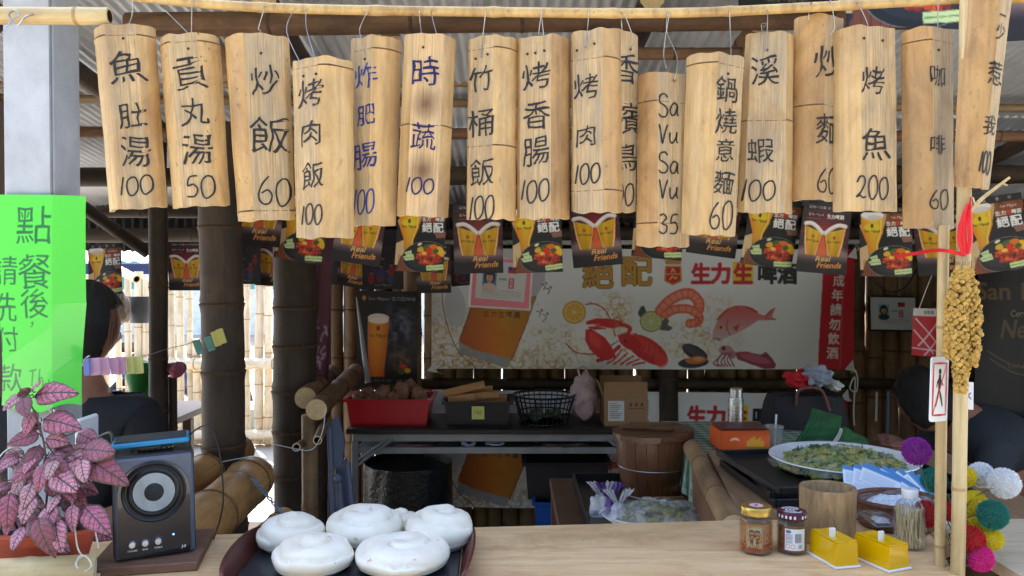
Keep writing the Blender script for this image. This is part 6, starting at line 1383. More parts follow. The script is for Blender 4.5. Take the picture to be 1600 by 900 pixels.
# jar 2
y2 = 1.575; Mj = T(at(1237, 868, y2).x, y2, CZ + .0005); jr = thing('sauce_jar', 'round glass jar of brown sauce with patterned maroon lid', 'jar', M=Mj)
m = MB(); m.lathe([(.022, 0), (.027, .002), (.0285, .007), (.0285, .05), (.0275, .058), (.0245, .064), (.024, .070)], 36); obj('glass', m, GL, jr, Mj)
m = MB(); m.lathe([(.0, .003), (.022, .003), (.0268, .008), (.0268, .05), (.0255, .057), (0, .057)], 32); obj('sauce', m, mat('brown_sauce', (146, 84, 34), .3, var=.45, scale=70, bmp=.4), jr, Mj)
m = MB(); m.lathe([(.0275, .068), (.0287, .069), (.0287, .080), (.027, .083), (0, .083)], 40); ld = obj('lid', m, mat('maroon_lid', (88, 34, 56), .3, .3, bmp=0), jr, Mj)
m = MB()
for i in range(22):
    a = 2 * math.pi * i / 22
    if i % 6 == 5: continue
    m.box((.0288 * math.cos(a), .0288 * math.sin(a), .0745), (.0005, .0045, .006), M=Matrix.Rotation(a, 4, 'Z') if False else None) if False else m.add([Matrix.Rotation(a, 4, 'Z') @ Vector(q) for q in ((.0289, -.002, .072), (.0289, .002, .072), (.0289, .002, .078), (.0289, -.002, .078))], [(0, 1, 2, 3)])
for rr0, rr1, a0, a1 in ((.010, .013, 0, 300), (.017, .021, 30, 150), (.017, .021, 200, 320), (0.003, .006, 0, 350)):
    K = 20; m.add([(r_ * math.cos(R(a0 + (a1 - a0) * i / K)), r_ * math.sin(R(a0 + (a1 - a0) * i / K)), .0833) for i in range(K + 1) for r_ in (rr0, rr1)], [(2 * i, 2 * i + 1, 2 * i + 3, 2 * i + 2) for i in range(K)])
obj('lid_print', m, WHT, jr, Mj)
c = Cv(0, 0, 40, 38, 8, (232, 234, 236)); c.ell(8, 5, 5, 3, (110, 120, 140)); 
for i in range(10): c.poly([(20 + i * 1.3, 8), (20.6 + i * 1.3, 8), (20.6 + i * 1.3, 24), (20 + i * 1.3, 24)], (60, 60, 66))
for i in range(7): c.line([(3, 10 + i * 2.4), (15, 10 + i * 2.4)], .8, (90, 96, 110), sm=False)
c.ell(7, 31, 4, 4, (206, 140, 150)); c.ell(7, 31, 3, 3, (236, 236, 236)); c.ell(16, 31, 4, 4, (206, 140, 150)); c.ell(16, 31, 3, 3, (236, 236, 236)); c.ell(30, 31, 4, 4, (120, 170, 170), al=.7); c.poly([(0, 0), (1.4, 0), (1.4, 38), (0, 38)], (160, 60, 50))
me = print_mesh('sauce_label', c, .042, .042, 60, 50); vs = np.empty(len(me.vertices) * 3, 'f4'); me.vertices.foreach_get('co', vs); vs = vs.reshape(-1, 3); a_ = vs[:, 0] / .0288 - .12; vs[:, 0] = .0289 * np.sin(a_); vs[:, 1] = -.0289 * np.cos(a_); me.vertices.foreach_set('co', vs.ravel()); me.update()
inst('label', me, jr, Mj @ T(0, 0, .053))

# ------------------------------------------------------------------ bamboo cup
yc = 1.645; xc = at(1293, 850, yc).x
cup = MB(); RC, HC = .0555, .112
def cwob(a, z): return 1 + .025 * mnoise.noise((math.cos(a) * 1.2, math.sin(a) * 1.2, z * 6))
prof = [(0, 0), (.95, 0), (1.0, .003), (.99, .05), (1.0, .08), (1.02, HC - .006), (1.0, HC - .001), (.94, HC), (.84, HC - .001), (.80, HC - .006), (.80, .012), (0, .012)]
cup.lathe([(a * RC, z) for a, z in prof], 40, wob=.03)
obj('bamboo_cup', cup, mat_wood('cup_wood', (166, 134, 94), (108, 84, 60), (204, 174, 130), (26, 26, 5), .6), None, T(xc, yc, CZ + .0005), label='thick empty bamboo cup behind the yellow toothpick boxes', cat='cup')

# ------------------------------------------------------------------ yellow toothpick boxes
YEL = mat_clear('amber_acrylic', (255, 214, 4), .6, .10)
def toothbox(px, pyb, Y, rz, w, d, h, lab):
    M = T(at(px, pyb, Y).x, Y, CZ + .0005) @ Matrix.Rotation(rz, 4, 'Z'); t = thing('toothpick_box', lab, 'dispenser', M=M, group='yellow toothpick boxes on the counter')
    m = MB(); m.box((0, 0, .002), (w + .008, d + .008, .004), ch=.001); obj('base', m, WHT, t, M)
    m = MB(); zt = h; tk = .0022
    # slightly tapered box walls, sloped lid in two leaves
    def wall_(a, b): 
        m.add([(a[0], a[1], .0045), (b[0], b[1], .0045), (b[0] * .93, b[1] * .97, zt), (a[0] * .93, a[1] * .97, zt)], [(0, 1, 2, 3)])
    hw, hd_ = w / 2, d / 2; cs = [(-hw, -hd_), (hw, -hd_), (hw, hd_), (-hw, hd_)]
    for i in range(4): wall_(cs[i], cs[(i + 1) % 4])
    inn = .93
    for i in range(4):
        a, b = cs[i], cs[(i + 1) % 4]; q = 1 - tk / hw
        m.add([(b[0] * q, b[1] * q, .0045), (a[0] * q, a[1] * q, .0045), (a[0] * q * .93, a[1] * q * .97, zt), (b[0] * q * .93, b[1] * q * .97, zt)], [(0, 1, 2, 3)])
    obj('body', m, YEL, t, M)
    m = MB(); m.box((-hw * .44, 0, zt + .0012), (hw * .88, d * .96, .0024), M=Matrix.Rotation(R(3), 4, 'Y'), ch=.0005); m.box((hw * .5, 0, zt + .0012), (hw * .84, d * .96, .0024), M=Matrix.Rotation(R(-3), 4, 'Y'), ch=.0005); obj('cover', m, YEL, t, M)
    m = MB(); m.box((-hw * .35, -d * .10, zt + .004), (.011, .006, .030), ch=.001); obj('lever', m, WHT, t, M)
    m = MB(); m.tube([(-hw * .4, -d * .1, zt * .6), (hw * .4, -d * .1, zt * .6)], .011, 14); obj('drum', m, mat('amber_drum', (255, 190, 0), .3), t, M)
    m = MB(); rr_ = random.Random(int(px))
    for i in range(46): x = rr_.uniform(-hw * .75, hw * .75); z = rr_.uniform(.006, zt * .42); y0_ = rr_.uniform(-.004, .004); m.tube([(x, -d * .4 + y0_, z), (x + rr_.uniform(-.003, .003), d * .4 + y0_, z)], .0009, 5)
    obj('toothpicks', m, mat('toothpick_wood', (222, 196, 142), .6), t, M)
toothbox(1302, 870, 1.527, R(13), .047, .085, .047, 'yellow toothpick box nearer the sauce jar')
toothbox(1376, 876, 1.512, R(22), .050, .085, .046, 'yellow toothpick box nearer the toothpick bottle')
# bottle of toothpicks
yb = 1.60; Mb = T(at(1421, 870, yb).x, yb, CZ + .0005); bt = thing('toothpick_bottle', 'small clear plastic bottle packed with toothpicks, white cap', 'bottle', M=Mb)
m = MB(); m.lathe([(.024, 0), (.029, .002), (.031, .008), (.030, .030), (.031, .050), (.0315, .066), (.029, .080), (.022, .092), (.0145, .099), (.0135, .103)], 32); obj('bottle', m, mat_clear('clear_plastic', (244, 248, 250), .05, .12), bt, Mb)
m = MB(); m.lathe([(.0150, .101), (.0155, .102), (.0155, .117), (.0145, .119), (0, .119)], 28); obj('cap', m, WHT, bt, Mb)
m = MB(); rr = random.Random(3)
for i in range(260):
    a = rr.uniform(0, 6.28); q = .0265 * math.sqrt(rr.random()); a2 = a + rr.uniform(-.5, .5); q2 = min(.027, q + rr.uniform(-.008, .008)); z0 = rr.uniform(.003, .008) + (.018 if rr.random() < .4 else 0)
    m.tube([(q * math.cos(a), q * math.sin(a), z0), (q2 * math.cos(a2), q2 * math.sin(a2), z0 + .060)], .0009, 4)
obj('toothpicks', m, MATS['toothpick_wood'], bt, Mb)
# woven basket of napkins in plastic and leaflets
ybk = 1.74; Mk = T(at(1402, 838, ybk).x, ybk, CZ + .0005); bk = thing('woven_basket', 'low dark woven basket with plastic wrapped napkins behind the bottle', 'basket', M=Mk)
BRN = mat('dark_rattan', (112, 72, 52), .6, var=.4, scale=120, bmp=.6)
m = MB()
for j in range(7):
    z = .006 + j * .0075; r_ = .066 + j * .0016
    m.tube([Vector((r_ * (1 + .02 * math.sin(i * math.pi + j * math.pi)) * math.cos(2 * math.pi * i / 48) * 1.15, r_ * (1 + .02 * math.sin(i * math.pi + j * math.pi)) * math.sin(2 * math.pi * i / 48), z)) for i in range(48)], .0042, 6, closed=True)
for j in range(24): a = 2 * math.pi * j / 24; m.tube([(.066 * 1.15 * math.cos(a), .066 * math.sin(a), .003), (.076 * 1.15 * math.cos(a), .076 * math.sin(a), .058)], .003, 5)
m.lathe([(0, .003), (.07, .003)], 24, sx=1.15); obj('weave', m, BRN, bk, Mk)
m = MB(); m.tube([Vector((.078 * math.cos(2 * math.pi * i / 40) * 1.15, .078 * math.sin(2 * math.pi * i / 40), .058)) for i in range(40)], .0055, 8, closed=True); obj('rim', m, BRN, bk, Mk)
Mn = Mk @ T(.008, 0, .012)
m = MB(); m.grid(lambda u, v: Vector(((u - .5) * .165, (v - .5) * .125, .036 * (math.sin(math.pi * u) * math.sin(math.pi * v)) ** .4 + .014 + .007 * mnoise.noise((u * 5, v * 5, 1)) + .004 * mnoise.noise((u * 16, v * 16, 2)))), 50, 40)
m.grid(lambda u, v: Vector(((u - .5) * .165, (.5 - v) * .125, .004)), 2, 2)
nk = thing('napkin_pack', 'pale blue-white napkins in clear plastic inside the woven basket', 'napkins', M=Mn)
obj('pack', m, mat('napkin_pack', (214, 226, 238), .3, var=.08, scale=20, bmp=.5, coat=.4), nk, Mn)
m = MB(); m.grid(lambda u, v: Vector(((u - .5) * .19, (v - .5) * .15, .05 * (math.sin(math.pi * u) * math.sin(math.pi * v)) ** .4 + .010 + .012 * mnoise.noise((u * 4 + 3, v * 4, 1)))), 50, 40); obj('plastic_film', m, mat_film('clear_film', alpha=.16), nk, Mn)
# leaflets: fanned stack
c = Cv(0, 0, 60, 84, 3, (224, 232, 242)); c.poly([(0, 46), (60, 40), (60, 64), (0, 70)], (206, 120, 130)); c.ell(32, 54, 10, 8, (180, 200, 226)); c.poly([(0, 70), (60, 64), (60, 84), (0, 84)], (160, 164, 176)); c.poly([(0, 0), (60, 0), (60, 7), (0, 7)], (70, 130, 190)); c.poly([(4, 74), (22, 73), (22, 82), (4, 82)], (230, 236, 240))
for i in range(9): c.line([(4, 12 + i * 3.4), (52, 12 + i * 3.4)], .9, (140, 160, 190), sm=False)
c.text('山豬肉香腸', 26, 58, 6, (244, 244, 250), .02, w=22); 
fm = print_mesh('leaflet', c, .105, .148, 42, 60)
ft = 0
for i in range(9):
    yy = 1.80 + i * .005; p = at(1338 + i * 5, 835 - i * 1.5, yy); p.z = CZ + .006 + i * .001
    M = T(p) @ Matrix.Rotation(R(6 - i * 3), 4, 'Z') @ Matrix.Rotation(R(-36 + (i * 7) % 5), 4, 'X') @ Matrix.Rotation(R(14 + i * 5.2 + (i * 5) % 3), 4, 'Y') @ T(.02, 0, .118)
    inst('leaflet', fm, None, M @ Matrix.Scale(.86, 4), label=['frontmost pale leaflet of the fanned stack beside the cup', 'second leaflet of the fanned stack', 'third leaflet of the fanned stack', 'fourth leaflet of the fanned stack', 'fifth leaflet of the fanned stack', 'sixth leaflet of the fanned stack', 'seventh leaflet of the fanned stack', 'eighth leaflet of the fanned stack', 'rearmost leaflet of the fanned stack'][i], cat='leaflet', group='fanned leaflets leaning behind the cup')
# ------------------------------------------------------------------ tray stack, plate of greens, banana leaves
xp, yp = at(1317, 725, 2.08).x, 2.08; zp = CZ + .004
Mts = T(xp - .01, yp, zp); 
for i, (dx, dy, rz, ww) in enumerate(((0, 0, 3, .50), (.015, -.01, -4, .49), (-.01, .012, 6, .48))):
    M = Mts @ T(dx, dy, i * .014) @ Matrix.Rotation(R(rz), 4, 'Z'); t = None; m = MB()
    m.box((0, 0, .003), (ww, .40, .005), ch=.002)
    for s in (-1, 1): m.box((s * ww / 2, 0, .010), (.008, .408, .018), ch=.002); m.box((0, s * .2, .010), (ww - .008, .008, .018), ch=.002)
    obj('black_tray', m, BLK, None, M, ('lowest of the stacked black trays under the plate of greens', 'middle of the stacked black trays under the plate of greens', 'topmost of the stacked black trays under the plate of greens')[i], 'tray', 'stacked black trays')
Mp = T(xp, yp, zp + .037) @ Matrix.Scale(.93, 4); plt = thing('oval_plate', 'big white oval plate holding fried greens on the black trays', 'plate', M=Mp)
PLATE = mat('white_melamine', (226, 230, 232), .25, var=.04, bmp=0, coat=.3)
m = MB(); m.lathe([(0, .004), (.10, .002), (.12, .0), (.13, .003), (.16, .018), (.197, .034), (.2, .035), (.199, .038), (.196, .0375), (.158, .022), (.128, .009), (0, .008)], 64, sx=1.0, sy=1.0); obj('plate', m, PLATE, plt, Mp)
def greens(name, M, rx, ry, hh, n, seed, lab, parent=None):
    rr_ = random.Random(seed); m = MB()
    for i in range(n):
        a = rr_.uniform(0, 6.283); q = math.sqrt(rr_.random()); x, y = rx * q * math.cos(a), ry * q * math.sin(a); zz = hh * (1 - q ** 2.4) * rr_.uniform(.55, 1.1)
        k_ = rr_.random()
        if k_ < .45:
            m.sph((x, y, zz), rr_.uniform(.008, .017), 7, 5, (1, rr_.uniform(.6, 1), rr_.uniform(.6, 1)), mi=rr_.choice([0, 0, 1, 2]), wob=.6, seed=i, fr=3)
        else:
            d = Vector((rr_.uniform(-1, 1), rr_.uniform(-1, 1), rr_.uniform(-.1, .5))).normalized() * rr_.uniform(.015, .035); c_ = Vector((x, y, zz)); e_ = d.cross(Vector((0, 0, 1))).normalized() * rr_.uniform(.003, .008)
            m.add([c_ - d, c_ - d * .2 + e_ + Vector((0, 0, .003)), c_ + d, c_ - d * .2 - e_ - Vector((0, 0, .003))], [(0, 1, 2), (0, 2, 3)], mi=rr_.choice([0, 2, 2, 3]))
    mt = [mat('greens_yellow', (128, 138, 44), .45, var=.3, scale=60), mat('greens_gold', (164, 146, 50), .45, var=.3, scale=60), mat('greens_dark', (48, 76, 28), .45, var=.35, scale=60), mat('greens_stalk', (116, 142, 66), .45, var=.3, scale=60)]
    return obj(name, m, mt, parent, M, lab, None if parent else 'vegetables')
gr = greens('stir_fried_greens', Mp @ T(0, 0, .010), .165, .165, .038, 1700, 3, 'heap of yellow-green stir-fried vegetables on the big white plate'); tag(gr, kind='stuff')
m = MB()
m.grid(lambda u, v: (lambda a, q: Vector((.205 * q * math.cos(a), .205 * q * math.sin(a), .028 + .036 * (1 - q ** 3) + .006 * mnoise.noise((a * 3, q * 5, 2)) * (1 - q * .5) + (.010 * mnoise.noise((a * 6, 1, 0)) - .01 if q > .98 else 0))))(u * 6.2832, v), 96, 26)
obj('cling_film', m, mat_film('cling_film', alpha=.10, crink=28), None, Mp, 'wrinkled cling film stretched over the plate of greens', 'film')
# banana leaf pieces
def bleaf(name, cpx, Y, lab, seed):
    pts = [at(x, y, Y + d) for x, y, d in cpx]; m = MB()
    a, b, c_, d = pts
    def fn(u, v): p = (a * (1 - u) + b * u) * (1 - v) + (d * (1 - u) + c_ * u) * v; return p + Vector((0, -.02 * math.sin(math.pi * u) * (1 + .5 * v) + .004 * math.sin(v * 70), .004 * mnoise.noise((u * 6, v * 3, seed))))
    m.grid(fn, 14, 90); m.grid(lambda u, v: fn(1 - u, v) + Vector((0, .0015, 0)), 14, 90); obj(name, m, mat('banana_leaf', (48, 104, 60), .42, var=.3, scale=9, st=(1, 1, 8), hue=(34, 74, 48)), None, label=lab, cat='leaf', angle=80)
bleaf('banana_leaf', [(1236, 697, -.08), (1270, 638, .05), (1316, 650, .08), (1290, 700, -.05)], 2.42, 'larger cut banana leaf standing behind the plate of greens', 1)
bleaf('banana_leaf', [(1300, 698, -.06), (1318, 666, .0), (1356, 686, .05), (1344, 702, -.03)], 2.40, 'smaller cut banana leaf lying behind the plate of greens', 2)

# things on the checked cloth: orange box, mask, cup, flask, bag
ZT = .914
def boxat(px0, px1, pyt, pyb, Y, d, z0): 
    a, b = at(px0, pyb, Y), at(px1, pyt, Y); return (a.x + b.x) / 2, b.x - a.x, b.z - z0
Mo = T(at(1160, 690, 2.66).x, 2.70, ZT + .001) @ Matrix.Rotation(R(2), 4, 'Z'); wv = 76 / F * 2.7; hv = .068
ob = thing('orange_box', 'orange cardboard gift box under clear plastic on the checked cloth', 'box', M=Mo)
m = MB(); m.box((0, 0, hv / 2), (wv, .13, hv), ch=.002); obj('carton', m, mat('orange_card', (214, 92, 32), .5, var=.06), ob, Mo)
m = MB(); m.box((0, 0, hv + .0045), (wv - .006, .12, .004), ch=.001); obj('lid', m, mat('dark_red_card', (96, 40, 36), .4), ob, Mo)
c = Cv(0, 0, 80, 30, 4, (222, 92, 30)); c.ell(22, 14, 8, 5, (240, 200, 170)); c.ell(22, 18, 10, 5, (222, 92, 30)); 
for i, h_ in enumerate((8, 12, 15, 10, 13, 7)): c.poly([(42 + i * 5, 24), (42 + i * 5, 24 - h_), (45 + i * 5, 24 - h_ - 3), (47 + i * 5, 24 - h_), (47 + i * 5, 24)], (214, 160, 40))
c.line([(40, 26), (74, 26)], 2, (120, 140, 40)); inst('print', print_mesh('box_print', c, wv * .96, hv * .9, 80, 30), ob, Mo @ T(0, -.0662, hv * .95))
mk = thing('face_mask', 'pink face mask with ear loops lying before the orange box', 'mask', at(1155, 705, 2.5))
pm_ = at(1158, 706, 2.50); m = MB(); m.grid(lambda u, v: Vector((pm_.x + (u - .5) * .12, 2.50 + v * .06, ZT + .006 + .014 * math.sin(math.pi * v) * math.sin(math.pi * u) + .0015 * math.sin(v * 22))), 20, 16); obj('mask', m, mat('pink_mask', (206, 140, 150), .7), mk)
m = MB(); m.tube(smooth_path([(pm_.x - .06, 2.505, ZT + .006), (pm_.x - .09, 2.49, ZT + .016), (pm_.x - .098, 2.48, ZT - .03), (pm_.x - .09, 2.5, ZT - .06)]), .0014, 6); obj('ear_loop', m, STR, mk)
yf_ = 2.95; Mf_ = T(at(1150, 650, yf_).x, yf_, ZT + .001); fk = thing('steel_flask', 'brushed steel flask standing behind the orange box', 'flask', M=Mf_)
hF = at(1150, 607, yf_).z - ZT; m = MB(); m.lathe([(.02, 0), (.026, .002), (.027, .01), (.027, hF * .74), (.024, hF * .80), (0, hF * .80)], 28); obj('body', m, mat('brushed_steel', (170, 172, 176), .3, .9, st=(1, 1, 20), bmp=.1), fk, Mf_)
m = MB(); m.lathe([(.0235, hF * .805), (.0235, hF * .985), (.0215, hF), (0, hF)], 28); obj('cap', m, mat('brushed_steel'.replace('brushed', 'brushed'), (170, 172, 176)), fk, Mf_)
yc2 = 2.68; Mc2 = T(at(1210, 690, yc2).x, yc2, ZT + .001); dc = thing('drink_cup', 'clear plastic drink cup with a straw beside the orange box', 'cup', M=Mc2)
m = MB(); m.lathe([(.0, .002), (.022, .002), (.029, .07), (.031, .075), (.030, .078), (.0, .082)], 28); obj('cup', m, mat_clear('cup_plastic', (220, 226, 226), .25, .12), dc, Mc2)
m = MB(); m.tube([(0, 0, .01), (.006, .0, .115)], .0035, 8); obj('straw', m, WHT, dc, Mc2)
# black bag
bgt = thing('black_bag', 'large black cloth bag with handle standing before the slat wall', 'bag', (at(1255, 660, 3.1).x, 3.1, ZT))
BAGM = mat('black_fabric', (24, 24, 28), .75, var=.3, scale=30, bmp=.5)
m = MB(); cx = at(1256, 660, 3.1).x; wv = 124 / F * 3.1 / 2; hv = at(0, 616, 3.1).z - ZT
def bagf(u, v): a = u * 2 * math.pi; s_ = lambda q: math.copysign(abs(q) ** .45, q); k_ = 1 - .12 * v ** 3; return Vector((cx + wv * s_(math.cos(a)) * k_, 3.1 + .10 * s_(math.sin(a)) * (1 - .3 * v), ZT + hv * v + .012 * mnoise.noise((a * 2, v * 3, 0))))
m.grid(bagf, 48, 14); m.grid(lambda u, v: (bagf(u, 1) * (1 - v) + Vector((cx, 3.1, ZT + hv + .012)) * v), 48, 4); obj('body', m, BAGM, bgt)
for dy in (-.08,): 
    m = MB(); m.tube(smooth_path([(cx - .06, 3.1 + dy, ZT + hv * .75), (cx - .05, 3.09 + dy, ZT + hv + .03), (cx + .03, 3.09 + dy, ZT + hv + .03), (cx + .06, 3.08 + dy, ZT + hv * .6)]), .006, 8); obj('handle', m, mat('brown_strap', (96, 62, 50), .6), bgt)
def crumple(name, px, py, Y, rx, rz, m_, lab, seed, cat='cloth', ry=.06, fr=2.2, wob=.45):
    m = MB(); p = at(px, py, Y); m.sph(p, 1, 36, 24, (rx, ry, rz), wob=wob, seed=seed, fr=fr); m2 = m
    return obj(name, m, m_, None, label=lab, cat=cat, angle=60)
crumple('red_cloth', 1250, 593, 3.1, .055, .035, mat('red_cloth', (176, 26, 36), .8, bmp=.6, scale=30), 'crumpled red cloth on top of the black bag', 3)
crumple('grey_cloth', 1276, 588, 3.06, .048, .038, mat('grey_cloth', (138, 146, 160), .8, bmp=.6, scale=30), 'crumpled grey-blue cloth on top of the black bag', 5)
crumple('white_tissue', 1302, 602, 3.08, .026, .020, mat('white_tissue', (214, 214, 210), .8, bmp=.4), 'small crumpled white tissue at the end of the black bag', 7)
crumple('brown_bundle', 1390, 690, 2.9, .045, .025, mat('brown_bundle', (120, 84, 72), .8, bmp=.6, scale=30), 'small brown bundle behind the plate of greens near the poles', 9)
m = MB(); m.box(at(1301, 678, 2.6), (.045, .03, .055), M=Matrix.Rotation(R(20), 4, 'Y'), ch=.003); obj('price_card', m, mat('card_white', (200, 200, 190), .6), None, label='small white card standing behind the smaller banana leaf', cat='card')
# pens hanging
for i, (px, colr) in enumerate(((1370, (226, 230, 236)), (1388, (120, 150, 200)))):
    a = MB(); a.tube([at(px, 612, 4.5), at(px - 1, 612 + (46 if i == 0 else 68), 4.5)], .007, 8); obj('hanging_pen', a, mat('pen_%d' % i, colr, .4), None, label=('short white pen hanging on the slats below the framed certificate', 'longer blue and white pen hanging on the slats')[i], cat='pen')
# red white pennant and pouch
c = Cv(0, 0, 46, 74, 3, (196, 40, 56)); c.poly([(0, 0), (46, 0), (46, 12), (0, 12)], (226, 224, 226)); c.text('香腸攤', 24, 6, 6, (60, 60, 70), .01, w=16)
for pts in ([(4, 16), (42, 60)], [(42, 16), (8, 58)], [(2, 34), (30, 70)], [(44, 40), (16, 72)], [(0, 62), (46, 66)]): c.line(pts, 2.2, (226, 206, 210), sm=False)
m_ = print_mesh('pouch', c, 46 / F * 3.6, 74 / F * 3.6, 46, 74, lambda U, V: -.03 * np.sin(math.pi * U) * V)
inst('hanging_pouch', m_, None, T(at(1450, 482, 3.6)) @ Matrix.Rotation(R(2), 4, 'Y'), label='red pouch with white stripes hanging left of the bamboo poles', cat='pouch')
cord('pouch_string', [at(1436, 482, 3.6), at(1452, 440, 3.62), at(1462, 420, 3.65)], .002, STR, 'white string that the red striped pouch hangs from', 'string')

# ------------------------------------------------------------------ wooden rice barrel, stove, tray and bag of greens
yb_ = 2.86; zb = .70; xb = at(1019, 700, yb_).x
st_ = thing('low_stand', 'dark low stand under the wooden barrel', 'stand', (.52, 2.8, 0))
m = MB(); m.box((.48, 2.80, .675), (.66, .74, .03), ch=.004); obj('top', m, BARK, st_)
for x in (.18, .78):
    for y in (2.46, 3.14): m = MB(); m.box((x, y, .33), (.05, .05, .66)); obj('leg', m, BARK, st_)
m = MB(); 
for (c_, s_) in (((.47, 2.80, .694), (.46, .56, .006)),): m.box(c_, s_)
for s in (-1, 1): m.box((.47 + s * .23, 2.80, .71), (.008, .57, .04), ch=.002); m.box((.47, 2.80 + s * .285, .71), (.452, .008, .04), ch=.002)
obj('oven_tray', m, mat('dark_tray_metal', (42, 44, 50), .35, .4), None, label='dark rectangular tray under the wooden barrel', cat='tray')
Mb_ = T(xb, yb_, zb + .006); ztop = at(0, 690, yb_ - .1).z - zb - .006; rT = 113 / F * yb_ / 2; rB = rT * .76
br = thing('wooden_barrel', 'round wooden stave rice barrel with a lid and two wire hoops', 'barrel', M=Mb_)
BW = mat_wood('barrel_wood', (100, 60, 32), (60, 36, 22), (128, 82, 46), (30, 30, 3), .45, coat=.15)
ns = 20
for i in range(ns):
    a0, a1 = 2 * math.pi * i / ns, 2 * math.pi * (i + .965) / ns; m = MB(); K = 4; Z = 8
    for jz in range(Z + 1):
        t = jz / Z; r_ = rB + (rT - rB) * (1 - (1 - t) ** 1.8) + (.0012 if i % 3 == 0 else 0)
        for q in (1, .93):
            for k_ in range(K + 1): a = a0 + (a1 - a0) * k_ / K; m.v.append((r_ * q * math.cos(a), r_ * q * math.sin(a), t * ztop))
    W = 2 * (K + 1)
    for jz in range(Z):
        for k_ in range(K): b = jz * W + k_; m.f += [(b, b + 1, b + W + 1, b + W), (b + K + 1, b + K + 1 + W, b + K + 2 + W, b + K + 2)]; m.m += [0, 0]
        for k_, fl in ((0, 0), (K, 1)): b = jz * W + k_; f = (b, b + W, b + W + K + 1, b + K + 1); m.f.append(f if fl == 0 else f[::-1]); m.m.append(0)
    for k_ in range(K): b = Z * W + k_; m.f.append((b, b + 1, b + K + 2, b + K + 1)); m.m.append(0)
    obj('stave', m, BW, br, Mb_)
m = MB(); m.lathe([(0, .004), (rB * .92, .004)], 24); obj('bottom', m, BW, br, Mb_)
for zz, rr_ in ((.52, .90), (.06, .0)):
    t = zz; r_ = rB + (rT - rB) * (1 - (1 - t) ** 1.8) + .0022; m = MB(); m.tube([Vector((r_ * math.cos(2 * math.pi * i / 48), r_ * math.sin(2 * math.pi * i / 48), t * ztop)) for i in range(48)], .002, 6, closed=True); obj('hoop', m, WIRE, br, Mb_)
Ml = Mb_ @ T(.004, -.0, ztop + .002) @ Matrix.Rotation(R(-2.5), 4, 'Y')
LW = mat_wood('lid_wood', (98, 62, 36), (64, 40, 26), (128, 86, 52), (3, 30, 30), .42, coat=.15)
for i, (ya, yb2) in enumerate(((-1, -.5), (-.485, .02), (.035, .52), (.535, 1))):
    rl = rT * 1.12; xs_ = [math.sqrt(max(0, 1 - y * y)) for y in [ya + (yb2 - ya) * k_ / 8 for k_ in range(9)]]; ys_ = [ya + (yb2 - ya) * k_ / 8 for k_ in range(9)]
    poly = [(rl * x, rl * y) for x, y in zip(xs_, ys_)] + [(-rl * x, rl * y) for x, y in zip(xs_[::-1], ys_[::-1])]
    poly = [p for k_, p in enumerate(poly) if k_ == 0 or (Vector(p) - Vector(poly[k_ - 1])).length > 1e-5]
    m = MB(); m.prism(poly, 0, .020 + .001 * (i % 2)); obj('lid_board', m, LW, br, Ml)
m = MB(); m.box((-.02, .0, .027), (.030, rT * 1.5, .016), M=Matrix.Rotation(R(64), 4, 'Z'), ch=.005); obj('lid_handle', m, LW, br, Ml)
m = MB(); m.tube([at(1003, 778, 2.60), at(1068, 777, 2.62)], .004, 8); obj('chopstick', m, mat('chopstick_wood', (130, 84, 50), .5), None, label='brown chopstick lying before the wooden barrel', cat='chopstick')
pl2 = at(1045, 802, 2.35); zz2 = .735
Mg = T(pl2.x, 2.52, .70 + .008); m = MB(); m.lathe([(0, .012), (.14, .012), (.17, .03), (.18, .034), (.18, .030), (.14, .004), (0, .004)], 40, sx=1.0, sy=.62); obj('lower_plate', m, PLATE, None, Mg, 'white plate of greens on the low tray before the barrel', 'plate')
g2_ = greens('steamed_greens', Mg @ T(0, 0, .018), .13, .085, .045, 420, 8, 'yellow-green vegetables on the lower plate before the barrel'); tag(g2_, kind='stuff')
m = MB(); m.grid(lambda u, v: (lambda a, q: Vector((.19 * q * math.cos(a), .125 * q * math.sin(a), .03 + .045 * (1 - q ** 2.5) + .012 * mnoise.noise((a * 3, q * 5, 2)))))(u * 6.2832, v), 70, 18)
obj('plastic_bag_cover', m, mat_film('cling_film_thick', alpha=.3, crink=20), None, Mg, 'clear plastic bag pulled over the lower plate of greens', 'film')
# ------------------------------------------------------------------ back folding table and what stands on it
TZ = .752
tb2 = thing('folding_table', 'grey steel framed folding table against the slat wall', 'table', (-.05, 4.1, 0))
GM = mat('grey_steel_tube', (132, 136, 140), .5, .3, var=.2, scale=10)
x0, x1 = at(551, 680, 3.88).x, .66
m = MB(); m.box(((x0 + x1) / 2, 4.08, TZ - .012), (x1 - x0 + .06, .46, .024), ch=.004); obj('tabletop', m, mat('dark_laminate', (30, 26, 27), .5, var=.2), tb2)
m = MB(); m.box(((x0 + x1) / 2, 3.885, TZ - .045), (x1 - x0, .02, .038), ch=.002); obj('front_rail', m, GM, tb2)
m = MB(); m.box(((x0 + x1) / 2, 3.888, at(0, 704, 3.88).z), (x1 - x0, .018, .032), ch=.002); obj('lower_rail', m, GM, tb2)
m = MB(); m.box(((x0 + x1) / 2, 4.09, at(0, 704, 3.88).z - .004), (x1 - x0 - .02, .38, .01)); obj('shelf', m, mat('shelf_steel', (90, 94, 98), .5, .3), tb2)
for x in (x0 + .012, x1 - .012):
    for y in (3.886, 4.28): m = MB(); m.box((x, y, (TZ - .064) / 2), (.034, .022, TZ - .066), ch=.002); obj('leg', m, GM, tb2)
for sx_, xx in ((1, x0), (-1, x1)):
    for o_ in (0, .026): m = MB(); m.tube([(xx + sx_ * .03, 3.872, .60 - o_), (xx + sx_ * (.17 + o_), 3.872, .70)], .007, 8); obj('brace', m, GM, tb2)
